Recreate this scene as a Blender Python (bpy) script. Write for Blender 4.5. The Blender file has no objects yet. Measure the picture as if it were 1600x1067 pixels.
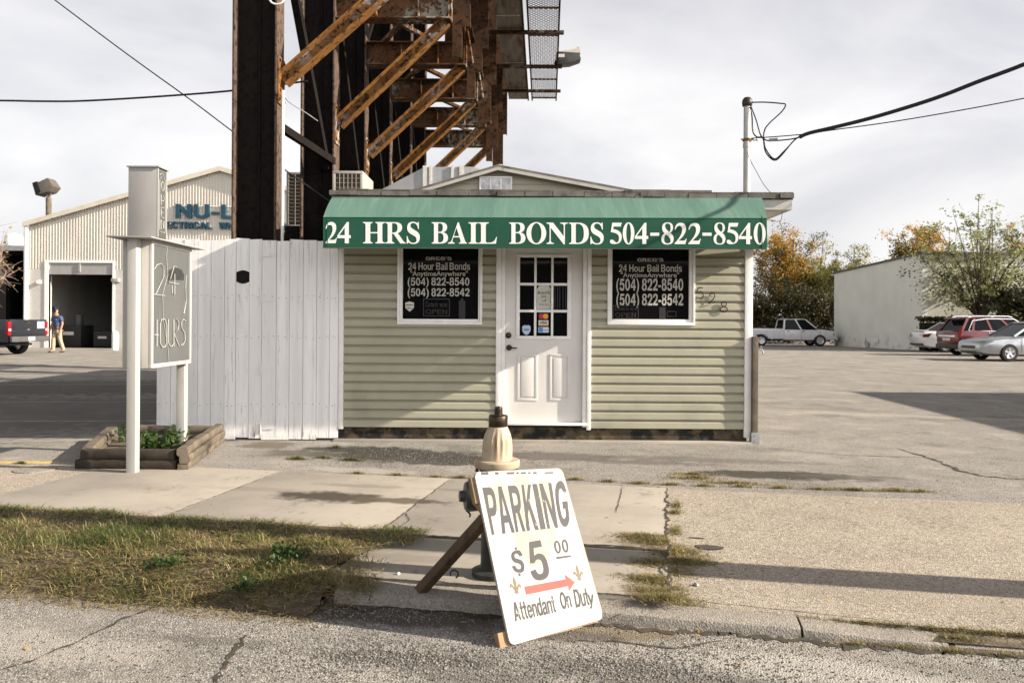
import bpy, bmesh, math, random
from mathutils import Vector, Matrix
random.seed(7)
scene = bpy.context.scene
R = math.radians
# ------------------------------------------------------------ camera
F, PHI, CAMZ = 1244.0, 0.0061, 1.33          # focal length in photo pixels, roll, eye height above the lot
D = 8.87                                      # distance of the shop front
cd = bpy.data.cameras.new("camera"); cam = bpy.data.objects.new("camera", cd)
scene.collection.objects.link(cam); scene.camera = cam
cd.sensor_width = 36.0; cd.lens = F / 1600 * 36; cd.shift_y = -30.5 / 1600
cd.clip_end = 3000; cd.clip_start = .05
cam.matrix_world = Matrix.Translation((0, 0, CAMZ)) @ Matrix.Rotation(R(90), 4, 'X') @ Matrix.Rotation(PHI, 4, 'Z')
cd.dof.use_dof = True; cd.dof.focus_distance = 6.2; cd.dof.aperture_fstop = 4.2
# ------------------------------------------------------------ sky, sun, exposure
TOSUN = Vector((5.1, -1.0, 2.43)).normalized()
ELEV = math.asin(TOSUN.z); AZ = math.atan2(TOSUN.x, TOSUN.y)
w = bpy.data.worlds.new("World"); scene.world = w; w.use_nodes = True
nt = w.node_tree; nt.nodes.clear()
def wn(t, **k):
    n = nt.nodes.new(t)
    for a, b in k.items(): setattr(n, a, b)
    return n
out = wn('ShaderNodeOutputWorld'); bg = wn('ShaderNodeBackground'); bg.inputs[1].default_value = .1
sky = wn('ShaderNodeTexSky', sky_type='NISHITA'); sky.sun_disc = False; sky.sun_elevation = ELEV; sky.sun_rotation = AZ
sky.dust_density = 3; sky.air_density = 1
tc = wn('ShaderNodeTexCoord'); mp = wn('ShaderNodeMapping'); mp.inputs['Scale'].default_value = (1, 1, 2.3)
nz = wn('ShaderNodeTexNoise'); nz.inputs['Scale'].default_value = 2.7; nz.inputs['Detail'].default_value = 7; nz.inputs['Roughness'].default_value = .52; nz.inputs['Distortion'].default_value = .35
mp.inputs['Location'].default_value = (.35, .2, .15)
rp = wn('ShaderNodeValToRGB')
rp.color_ramp.elements[0].position = .36; rp.color_ramp.elements[0].color = (3.2, 3.17, 3.34, 1)
rp.color_ramp.elements[1].position = .66; rp.color_ramp.elements[1].color = (4.6, 4.53, 4.5, 1)
mx = wn('ShaderNodeMix', data_type='RGBA'); mx.inputs[0].default_value = .93
# the cloud veil is thicker and duller overhead, and glows low down on the sun's side of the sky
sxyz = wn('ShaderNodeSeparateXYZ'); me_ = wn('ShaderNodeMapRange'); me_.interpolation_type = 'SMOOTHSTEP'
for i_, v_ in enumerate((.28, .80, 1.0, .25)): me_.inputs[i_+1].default_value = v_
dt = wn('ShaderNodeVectorMath', operation='DOT_PRODUCT'); dt.inputs[1].default_value = (.60, -.79, .13)
mr = wn('ShaderNodeMapRange'); mr.interpolation_type = 'SMOOTHSTEP'
for i_, v_ in enumerate((.40, .97, 1.0, 3.1)): mr.inputs[i_+1].default_value = v_
mm = wn('ShaderNodeMath', operation='MULTIPLY'); sc = wn('ShaderNodeVectorMath', operation='SCALE')
L = nt.links.new
L(tc.outputs['Generated'], mp.inputs[0]); L(mp.outputs[0], nz.inputs['Vector']); L(nz.outputs[0], rp.inputs[0])
L(sky.outputs[0], mx.inputs[6]); L(rp.outputs[0], mx.inputs[7]); L(tc.outputs['Generated'], dt.inputs[0])
L(tc.outputs['Generated'], sxyz.inputs[0]); L(sxyz.outputs[2], me_.inputs[0]); L(dt.outputs['Value'], mr.inputs[0]); L(mx.outputs[2], sc.inputs[0])
L(mr.outputs[0], mm.inputs[0]); L(me_.outputs[0], mm.inputs[1]); L(mm.outputs[0], sc.inputs['Scale'])
L(sc.outputs[0], bg.inputs[0]); L(bg.outputs[0], out.inputs[0])
sd = bpy.data.lights.new("sun", 'SUN'); sd.energy = 5.0; sd.angle = R(.53); sd.color = (1, .89, .74)
so = bpy.data.objects.new("sun", sd); scene.collection.objects.link(so)
so.rotation_euler = TOSUN.to_track_quat('Z', 'Y').to_euler()
vs = scene.view_settings; vs.view_transform = 'Standard'; vs.look = 'None'; vs.exposure = 1.2; vs.gamma = 1
scene.cycles.use_denoising = True; scene.cycles.max_bounces = 6
# ------------------------------------------------------------ helpers
def at(px, py, Y):
    """the world point seen at photo pixel (px, py) at distance Y"""
    u, v = px - 800.0, 503.0 - py
    c, s = math.cos(PHI), math.sin(PHI)
    return Vector(((u * c - v * s) / F * Y, Y, CAMZ + (u * s + v * c) / F * Y))
def gnd(px, py, z=0.0):
    r = at(px, py, 1.0) - Vector((0, 0, CAMZ))
    return at(px, py, (z - CAMZ) / r.z)
COL = scene.collection
OFF = {}
def tag(o, label=None, cat=None, group=None, kind=None):
    if label: o['label'] = label
    if cat: o['category'] = cat
    if group: o['group'] = group
    if kind: o['kind'] = kind
    return o
def thing(name, loc, label, cat, group=None):
    o = bpy.data.objects.new(name, None); COL.objects.link(o); o.location = Vector(loc); o.empty_display_size = .2
    OFF[o.name] = Vector(loc); tag(o, label, cat, group); return o
def local_thing(name, loc, yaw, label, cat, group=None):
    o = thing(name, loc, label, cat, group); o.rotation_euler = (0, 0, yaw); OFF[o.name] = Vector((0, 0, 0)); return o
class MB:
    def __init__(s): s.v = []; s.f = []; s.m = []
    def add(s, vs, fs, mi=0):
        b = len(s.v); s.v += [tuple(v) for v in vs]
        s.f += [tuple(b + i for i in f) for f in fs]; s.m += [mi] * len(fs); return s
    def box(s, a, b, mi=0):
        x0, y0, z0 = [min(p, q) for p, q in zip(a, b)]; x1, y1, z1 = [max(p, q) for p, q in zip(a, b)]
        return s.add([(x0,y0,z0),(x1,y0,z0),(x1,y1,z0),(x0,y1,z0),(x0,y0,z1),(x1,y0,z1),(x1,y1,z1),(x0,y1,z1)],
                     [(0,3,2,1),(4,5,6,7),(0,1,5,4),(1,2,6,5),(2,3,7,6),(3,0,4,7)], mi)
    def bar(s, p, q, wd, ht, up=(0,0,1), mi=0):
        p, q = Vector(p), Vector(q); d = (q - p).normalized(); up = Vector(up)
        if abs(d.dot(up)) > .98: up = Vector((0,1,0))
        sd = d.cross(up).normalized() * wd / 2; u = sd.cross(d).normalized() * ht / 2
        return s.add([p-sd-u,p+sd-u,p+sd+u,p-sd+u,q-sd-u,q+sd-u,q+sd+u,q-sd+u],
                     [(0,1,2,3),(7,6,5,4),(0,4,5,1),(1,5,6,2),(2,6,7,3),(3,7,4,0)], mi)
    def sweep(s, p, q, prof, up=(0,0,1), mi=0):
        """closed profile [(side, up)] swept from p to q"""
        p, q = Vector(p), Vector(q); d = (q - p).normalized(); up = Vector(up)
        sd = d.cross(up).normalized(); u = sd.cross(d).normalized(); n = len(prof)
        vs = [p + sd*a + u*b for a, b in prof] + [q + sd*a + u*b for a, b in prof]
        fs = [(i, (i+1) % n, n+(i+1) % n, n+i) for i in range(n)] + [tuple(range(n))[::-1], tuple(range(n, 2*n))]
        return s.add(vs, fs, mi)
    def ibeam(s, p, q, depth, fl, tf=.025, tw=.016, up=(0,0,1), mi=0):
        h, b = depth/2, fl/2
        return s.sweep(p, q, [(-b,-h),(b,-h),(b,-h+tf),(tw,-h+tf),(tw,h-tf),(b,h-tf),(b,h),(-b,h),(-b,h-tf),(-tw,h-tf),(-tw,-h+tf),(-b,-h+tf)], up, mi)
    def tube(s, pts, r, n=8, mi=0, cap=True):
        pts = [Vector(p) for p in pts]; rr = r if isinstance(r, (list, tuple)) else [r]*len(pts)
        rings = []; ref = Vector((.3,.5,.81))
        for i, p in enumerate(pts):
            d = (pts[min(i+1, len(pts)-1)] - pts[max(i-1, 0)])
            d = d.normalized() if d.length > 1e-9 else Vector((0,0,1))
            a = d.cross(ref)
            if a.length < .1: a = d.cross(Vector((1,0,0)))
            a.normalize(); b = d.cross(a)
            rings.append([p + (a*math.cos(t) + b*math.sin(t))*rr[i] for t in [2*math.pi*k/n for k in range(n)]])
        vs = [v for rg in rings for v in rg]; fs = []
        for i in range(len(pts)-1):
            for k in range(n):
                fs.append((i*n+k, i*n+(k+1) % n, (i+1)*n+(k+1) % n, (i+1)*n+k))
        if cap: fs += [tuple(range(n))[::-1], tuple(range((len(pts)-1)*n, len(pts)*n))]
        return s.add(vs, fs, mi)
    def lathe(s, prof, c, n=32, mi=0, axis='Z', mod=None, cap=True):
        """prof [(radius, height)]"""
        c = Vector(c); vs = []
        for r, h in prof:
            for k in range(n):
                t = 2*math.pi*k/n; rr = r * (mod(t, h) if mod else 1)
                a, b = rr*math.cos(t), rr*math.sin(t)
                vs.append(c + (Vector((a, b, h)) if axis == 'Z' else Vector((a, h, b)) if axis == 'Y' else Vector((h, a, b))))
        fs = [(i*n+k, i*n+(k+1) % n, (i+1)*n+(k+1) % n, (i+1)*n+k) for i in range(len(prof)-1) for k in range(n)]
        if cap and prof[0][0] > 1e-6: fs.append(tuple(range(n))[::-1])
        if cap and prof[-1][0] > 1e-6: fs.append(tuple(range((len(prof)-1)*n, len(prof)*n)))
        return s.add(vs, fs, mi)
    def prism(s, pts, vec, mi=0):
        """flat polygon pts extruded by vec"""
        pts = [Vector(p) for p in pts]; vec = Vector(vec); n = len(pts)
        return s.add(pts + [p + vec for p in pts],
                     [tuple(range(n)), tuple(range(n, 2*n))[::-1]] + [(i, n+i, n+(i+1) % n, (i+1) % n) for i in range(n)], mi)
    def build(s, name, mat, parent=None, smooth=False, bevel=0, ang=40):
        off = Vector((0,0,0))
        r = parent
        while r is not None and r.parent is not None: r = r.parent
        if r is not None: off = OFF.get(r.name, off)
        me = bpy.data.meshes.new(name); me.from_pydata([tuple(Vector(v) - off) for v in s.v], [], s.f)
        for m in (mat if isinstance(mat, (list, tuple)) else [mat]): me.materials.append(m)
        if len(me.materials) > 1: me.polygons.foreach_set('material_index', s.m)
        bm = bmesh.new(); bm.from_mesh(me); bmesh.ops.recalc_face_normals(bm, faces=bm.faces)
        if bevel:
            ed = [e for e in bm.edges if len(e.link_faces) == 2 and e.calc_face_angle(0) > R(30)]
            bmesh.ops.bevel(bm, geom=ed, offset=bevel, segments=2, affect='EDGES', profile=.6, clamp_overlap=True)
            smooth = True; ang = min(ang, 26)
        bm.to_mesh(me); bm.free()
        if smooth:
            me.polygons.foreach_set('use_smooth', [True]*len(me.polygons)); me.set_sharp_from_angle(angle=R(ang))
        o = bpy.data.objects.new(name, me); COL.objects.link(o)
        if parent: o.parent = parent
        me.update(); return o
def evalmesh(ob):
    dg = bpy.context.evaluated_depsgraph_get(); dg.update()
    return bpy.data.meshes.new_from_object(ob.evaluated_get(dg))
def copy_tree(o, parent=None):
    c = o.copy(); COL.objects.link(c); c.parent = parent
    for ch in list(o.children): copy_tree(ch, c)
    return c
# ------------------------------------------------------------ materials
class NT:
    def __init__(s, name):
        s.m = bpy.data.materials.new(name); s.m.use_nodes = True; s.t = s.m.node_tree; s.t.nodes.clear()
        s.o = s.n('ShaderNodeOutputMaterial'); s.b = s.n('ShaderNodeBsdfPrincipled'); s.l(s.b.outputs[0], s.o.inputs[0])
        s.tc = s.n('ShaderNodeTexCoord'); s.P = s.tc.outputs['Object']
    def n(s, t, **k):
        x = s.t.nodes.new(t)
        for a, b in k.items(): setattr(x, a, b)
        return x
    def l(s, a, b): s.t.links.new(a, b)
    def set(s, sock, v):
        if hasattr(v, 'is_linked') or hasattr(v, 'links'): s.l(v, sock)
        elif isinstance(v, (tuple, list)) and len(v) == 3 and sock.type == 'RGBA': sock.default_value = (*v, 1)
        else: sock.default_value = v
    def noise(s, scale, det=4, rough=.55, vec=None, sc=None, dist=0):
        x = s.n('ShaderNodeTexNoise'); x.inputs['Scale'].default_value = scale; x.inputs['Detail'].default_value = det
        x.inputs['Roughness'].default_value = rough; x.inputs['Distortion'].default_value = dist
        v = vec or s.P
        if sc:
            m = s.n('ShaderNodeMapping'); m.inputs['Scale'].default_value = sc; s.l(v, m.inputs[0]); v = m.outputs[0]
        s.l(v, x.inputs['Vector']); return x.outputs[0]
    def voro(s, scale, out='Distance', vec=None, feature='F1'):
        x = s.n('ShaderNodeTexVoronoi', feature=feature); x.inputs['Scale'].default_value = scale; s.l(vec or s.P, x.inputs['Vector']); return x.outputs[out]
    def ramp(s, v, a, b, lo=0.0, hi=1.0):
        x = s.n('ShaderNodeMapRange', interpolation_type='SMOOTHSTEP'); s.l(v, x.inputs[0])
        for i, q in enumerate((a, b, lo, hi)): x.inputs[i+1].default_value = q
        return x.outputs[0]
    def mix(s, f, a, b, mode='MIX'):
        x = s.n('ShaderNodeMix', data_type='RGBA', blend_type=mode); s.set(x.inputs[0], f); s.set(x.inputs[6], a); s.set(x.inputs[7], b); return x.outputs[2]
    def math(s, op, a, b=0.0):
        x = s.n('ShaderNodeMath', operation=op); s.set(x.inputs[0], a); s.set(x.inputs[1], b); return x.outputs[0]
    def bump(s, h, strength, dist=.01, nrm=None):
        x = s.n('ShaderNodeBump'); x.inputs['Strength'].default_value = strength; x.inputs['Distance'].default_value = dist; s.l(h, x.inputs['Height'])
        if nrm is not None: s.l(nrm, x.inputs['Normal'])
        s.l(x.outputs[0], s.b.inputs['Normal']); return x.outputs[0]
    def blob(s, c, r, soft=.5, nscale=6.0, namp=.75):
        """soft-edged irregular patch centred at c (x,y) with radii r, in object space"""
        m = s.n('ShaderNodeMapping', vector_type='TEXTURE'); m.inputs['Location'].default_value = (c[0], c[1], 0); m.inputs['Scale'].default_value = (r[0], r[1], 1e3)
        if len(c) > 2: m.inputs['Rotation'].default_value = (0, 0, c[2])
        s.l(s.P, m.inputs[0]); d = s.n('ShaderNodeVectorMath', operation='LENGTH'); s.l(m.outputs[0], d.inputs[0])
        v = s.math('ADD', d.outputs['Value'], s.math('MULTIPLY', s.math('SUBTRACT', s.noise(nscale, 5, .6), .5), namp*2))
        return s.ramp(v, 1.0, 1.0 - soft)
    def done(s, col, rough=.7, metal=0.0, spec=.35):
        s.set(s.b.inputs['Base Color'], col); s.set(s.b.inputs['Roughness'], rough); s.set(s.b.inputs['Metallic'], metal)
        s.b.inputs['Specular IOR Level'].default_value = spec; return s.m
def pm(name, c, c2=None, scale=6, rough=.65, metal=0, bump=0, bscale=60, stain=None, sscale=3, st=(.58,.68), sc=None, spec=.35, det=5):
    k = NT(name); c2 = c2 or tuple(x*.8 for x in c)
    col = k.mix(k.ramp(k.noise(scale, det, .6, sc=sc), .3, .7), c, c2)
    if stain: col = k.mix(k.ramp(k.noise(sscale, 6, .65, sc=sc), *st), col, stain)
    if bump: k.bump(k.noise(bscale, 4, .6, sc=sc), bump, .01)
    return k.done(col, rough, metal, spec)
M = {}
M['white_trim'] = pm('white_trim', (.78,.77,.75), (.70,.69,.66), 9, .5, bump=.05, stain=(.45,.43,.38), sscale=5, st=(.66,.78))
M['siding'] = pm('sage_vinyl_siding', (.345,.33,.25), (.312,.298,.225), 2.5, .55, bump=.04, bscale=25, stain=(.27,.258,.195), sscale=1.6, st=(.52,.75))
M['door'] = pm('door_paint', (.62,.60,.575), (.58,.56,.54), 3, .5, bump=.03)
M['black_metal'] = pm('black_metal', (.025,.022,.02), (.05,.045,.04), 20, .45, .3)
M['bronze'] = pm('aged_bronze', (.07,.05,.035), (.03,.024,.018), 25, .38, .8)
M['cable'] = pm('black_cable', (.015,.015,.016), None, 10, .6)
M['galv'] = pm('galvanized_steel', (.33,.335,.34), (.26,.265,.27), 4, .55, .3, stain=(.2,.2,.2), sscale=2.5)
M['grey_paint'] = pm('grey_sign_paint', (.30,.293,.283), (.265,.258,.25), 5, .55, bump=.03, stain=(.36,.34,.31), sscale=4, st=(.62,.75), sc=(1,1,.4))
M['pale_post'] = pm('pale_post_paint', (.40,.388,.362), (.35,.34,.318), 6, .6, bump=.08, stain=(.25,.225,.19), sscale=6, st=(.62,.72), sc=(1,1,.3))
M['glass'] = NT('dark_glass').done((.006,.006,.007), .03, 0, .3)
M['car_glass'] = NT('car_glass').done((.005,.006,.007), .06, 0, .12)
M['rubber'] = pm('tyre_rubber', (.010,.010,.010), (.016,.016,.015), 12, .8)
M['chrome'] = NT('chrome').done((.75,.75,.76), .15, 1)
M['alloy'] = NT('alloy').done((.6,.6,.62), .3, .9)
M['letter_white'] = pm('white_lettering', (.74,.73,.71), (.68,.67,.65), 12, .6, stain=(.55,.56,.53), sscale=9, st=(.58,.72))
M['letter_window'] = pm('window_vinyl_lettering', (.43,.42,.375), (.38,.37,.33), 10, .6)
M['red_plastic'] = NT('red_plastic').done((.22,.007,.008), .25)
def steel(name, a, b, c, flake, st):
    k = NT(name)
    col = k.mix(k.ramp(k.noise(2.2, 7, .68), .35, .68), a, b)
    col = k.mix(k.ramp(k.noise(14, 5, .7), .5, .62), col, c)
    fl = k.math('MULTIPLY', k.ramp(k.noise(1.1, 3, .5), st, st+.14), k.ramp(k.noise(11, 6, .7), .47, .55))
    col = k.mix(fl, col, flake); k.bump(k.noise(24, 6, .7), .35, .012)
    return k.done(col, .85, 0, .08)
M['rust'] = steel('rusted_steel', (.205,.098,.030), (.085,.040,.016), (.022,.013,.009), (.33,.31,.28), .47)
M['rust_dark'] = steel('dark_rusted_steel', (.075,.038,.019), (.036,.020,.012), (.014,.010,.007), (.22,.20,.17), .53)
M['steel_black'] = steel('blackened_steel', (.009,.0075,.007), (.013,.010,.0085), (.006,.005,.005), (.05,.028,.018), .68)
M['rust_mid'] = steel('brown_rusted_beam', (.135,.066,.031), (.068,.036,.020), (.03,.019,.013), (.30,.28,.24), .50)
M['rust_deep'] = steel('deep_brown_steel', (.065,.033,.017), (.032,.018,.011), (.011,.008,.006), (.17,.14,.11), .62)
M['rust_orange'] = steel('orange_rust_edge', (.24,.115,.034), (.14,.062,.02), (.05,.024,.012), (.32,.29,.25), .62)
M['flange'] = steel('brown_flange_steel', (.10,.070,.054), (.065,.046,.036), (.03,.022,.018), (.16,.14,.125), .62)
M['wood_old'] = pm('weathered_timber', (.155,.128,.096), (.08,.065,.048), 5, .85, bump=.5, bscale=22, sc=(1,1,1), stain=(.035,.028,.022), sscale=3, st=(.55,.68))
M['wood_raw'] = pm('raw_lumber', (.30,.205,.115), (.20,.135,.075), 6, .75, bump=.25, bscale=25, stain=(.14,.09,.05), sscale=3)
def car_paint(name, c, metal=.2):
    k = NT(name); m = k.done(k.mix(k.ramp(k.noise(2, 4), .4, .7), c, tuple(x*.9 for x in c)), .3, metal, .5)
    k.b.inputs['Coat Weight'].default_value = .6; k.b.inputs['Coat Roughness'].default_value = .06; return m
# ------------------------------------------------------------ lettering
def tess(splines, offset=0):
    cu = bpy.data.curves.new('glyph', 'CURVE'); cu.dimensions = '2D'; cu.fill_mode = 'BOTH'
    for pts in splines:
        sp = cu.splines.new('POLY'); sp.points.add(len(pts)-1); sp.use_cyclic_u = True
        for i, p in enumerate(pts): sp.points[i].co = (p[0], p[1], 0, 1)
    ob = bpy.data.objects.new('glyph', cu); COL.objects.link(ob); me = evalmesh(ob)
    r = ([(v.co.x, v.co.y) for v in me.vertices], [tuple(p.vertices) for p in me.polygons])
    bpy.data.objects.remove(ob); bpy.data.curves.remove(cu); bpy.data.meshes.remove(me); return r
def text2d(body, bold=.0, space=1.0):
    cu = bpy.data.curves.new('text', 'FONT'); cu.body = body; cu.offset = bold; cu.space_character = space; cu.resolution_u = 5
    ob = bpy.data.objects.new('text', cu); COL.objects.link(ob); me = evalmesh(ob)
    r = ([(v.co.x, v.co.y) for v in me.vertices], [tuple(p.vertices) for p in me.polygons])
    bpy.data.objects.remove(ob); bpy.data.curves.remove(cu); bpy.data.meshes.remove(me); return r
def fit(mb, g, quad, mi=0, keep=None):
    """lay 2-D outline g into the quad TL, TR, BR, BL (bilinear)"""
    vs, fs = g; xs = [v[0] for v in vs]; ys = [v[1] for v in vs]
    x0, x1, y0, y1 = min(xs), max(xs), min(ys), max(ys)
    if keep: y0, y1 = keep
    tl, tr, br, bl = [Vector(q) for q in quad]
    o = []
    for x, y in vs:
        s, t = (x-x0)/max(x1-x0, 1e-9), (y-y0)/max(y1-y0, 1e-9)
        o.append((bl*(1-s) + br*s)*(1-t) + (tl*(1-s) + tr*s)*t)
    mb.add(o, fs, mi)
def path(d):
    out = []; tk = d.split(); i = 0; cur = None; seq = []
    def num(k): return float(tk[k])
    while i < len(tk):
        c = tk[i]
        if c == 'M': seq = [(num(i+1), num(i+2))]; i += 3
        elif c == 'L': seq.append((num(i+1), num(i+2))); i += 3
        elif c == 'Q':
            p = seq[-1]; a = (num(i+1), num(i+2)); b = (num(i+3), num(i+4))
            for k in range(1, 8):
                t = k/7; seq.append(tuple((1-t)**2*p[j] + 2*t*(1-t)*a[j] + t*t*b[j] for j in (0, 1)))
            i += 5
        elif c == 'E':
            cx, cy, rx, ry = [num(i+k) for k in (1,2,3,4)]
            out.append([(cx+rx*math.cos(2*math.pi*k/36), cy+ry*math.sin(2*math.pi*k/36)) for k in range(36)]); seq = []; i += 5
        elif c == 'Z': out.append(seq); seq = []; i += 1
    return out
SERIF = {
 'I': "M 0 0 L 50 0 L 50 4 Q 37 5 37 14 L 37 86 Q 37 95 50 96 L 50 100 L 0 100 L 0 96 Q 13 95 13 86 L 13 14 Q 13 5 0 4 Z",
 'H': "M 0 0 L 48 0 L 48 4 Q 37 5 37 14 L 37 47 L 73 47 L 73 14 Q 73 5 62 4 L 62 0 L 110 0 L 110 4 Q 97 5 97 14 L 97 86 Q 97 95 110 96 L 110 100 L 62 100 L 62 96 Q 73 95 73 86 L 73 53 L 37 53 L 37 86 Q 37 95 48 96 L 48 100 L 0 100 L 0 96 Q 13 95 13 86 L 13 14 Q 13 5 0 4 Z",
 'L': "M 0 0 L 88 0 L 93 32 L 89 32 Q 82 5 54 5 L 45 5 Q 37 5 37 14 L 37 86 Q 37 95 52 96 L 52 100 L 0 100 L 0 96 Q 13 95 13 86 L 13 14 Q 13 5 0 4 Z",
 'B': "M 0 0 L 50 0 Q 95 0 95 27 Q 95 48 66 53 Q 90 58 90 77 Q 90 100 50 100 L 0 100 L 0 96 Q 13 95 13 86 L 13 14 Q 13 5 0 4 Z M 37 50 L 37 10 Q 37 5 46 5 Q 69 5 69 27 Q 69 50 46 50 Z M 37 55 L 37 92 Q 37 95 46 95 Q 65 95 65 76 Q 65 55 46 55 Z",
 'D': "M 0 0 L 48 0 Q 108 0 108 50 Q 108 100 48 100 L 0 100 L 0 96 Q 13 95 13 86 L 13 14 Q 13 5 0 4 Z M 37 12 Q 37 5 46 5 Q 81 5 81 50 Q 81 95 46 95 Q 37 95 37 88 Z",
 'O': "E 54 50 54 52 E 54 50 28 47",
 'R': "M 0 0 L 50 0 L 50 4 Q 37 5 37 14 L 37 46 L 44 46 L 82 0 L 112 0 L 112 4 Q 104 5 98 12 L 68 49 Q 92 55 92 75 Q 92 100 50 100 L 0 100 L 0 96 Q 13 95 13 86 L 13 14 Q 13 5 0 4 Z M 37 51 L 37 92 Q 37 95 46 95 Q 67 95 67 74 Q 67 51 46 51 Z",
 'S': "M 2 -1 L 6 -1 L 11 5 Q 24 -2 38 -2 Q 74 -2 74 30 Q 74 46 58 56 L 36 68 Q 22 75 22 83 Q 22 96 38 96 Q 58 96 65 68 L 69 68 L 68 101 L 64 101 L 60 95 Q 50 102 37 102 Q 4 102 4 73 Q 4 56 22 46 L 44 35 Q 56 29 56 19 Q 56 3 38 3 Q 14 3 6 35 L 2 35 Z",
 'A': "M 0 0 L 38 0 L 38 4 Q 22 6 27 18 L 31 30 L 66 30 L 72 13 Q 75 5 62 4 L 62 0 L 108 0 L 108 4 Q 101 5 97 14 L 62 102 L 56 102 L 21 16 Q 16 5 0 4 Z M 33 36 L 49 76 L 64 36 Z",
 'N': "M 0 0 L 38 0 L 38 4 Q 22 5 22 18 L 22 76 L 88 -2 L 94 -2 L 94 84 Q 94 95 110 96 L 110 100 L 70 100 L 70 96 Q 88 95 88 82 L 88 36 L 34 100 L 0 100 L 0 96 Q 12 95 16 88 L 16 18 Q 16 5 0 4 Z",
 '2': "M 2 0 L 62 0 L 70 26 L 66 26 Q 62 16 50 16 L 24 16 Q 66 46 66 72 Q 66 100 36 100 Q 6 100 3 68 L 8 68 Q 14 86 28 86 Q 44 86 44 66 Q 44 40 2 4 Z",
 '4': "M 40 0 L 62 0 L 62 24 L 72 24 L 72 38 L 62 38 L 62 100 L 52 100 L 0 36 L 0 24 L 40 24 Z M 40 38 L 40 74 L 10 38 Z",
 '5': "M 14 100 L 64 100 L 58 82 L 22 82 L 18 70 Q 64 64 64 32 Q 64 -2 24 -2 Q 2 -2 2 10 Q 2 19 11 19 Q 19 19 26 11 Q 32 5 36 5 Q 49 5 49 28 Q 49 52 6 55 Z",
 '8': "M 33 -2 Q 66 -2 66 25 Q 66 42 48 53 Q 63 62 63 77 Q 63 102 34 102 Q 4 102 4 76 Q 4 62 18 50 Q 0 42 0 24 Q 0 -2 33 -2 Z M 34 3 Q 50 3 50 17 Q 50 30 26 45 Q 15 37 15 23 Q 15 3 34 3 Z M 33 97 Q 20 97 20 84 Q 20 73 42 57 Q 50 64 50 78 Q 50 97 33 97 Z",
 '0': "E 33 50 33 52 E 33 50 13 47",
 '-': "M 0 36 L 50 36 L 50 50 L 0 50 Z"}
GL = {k: tess(path(v)) for k, v in SERIF.items()}

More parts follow.
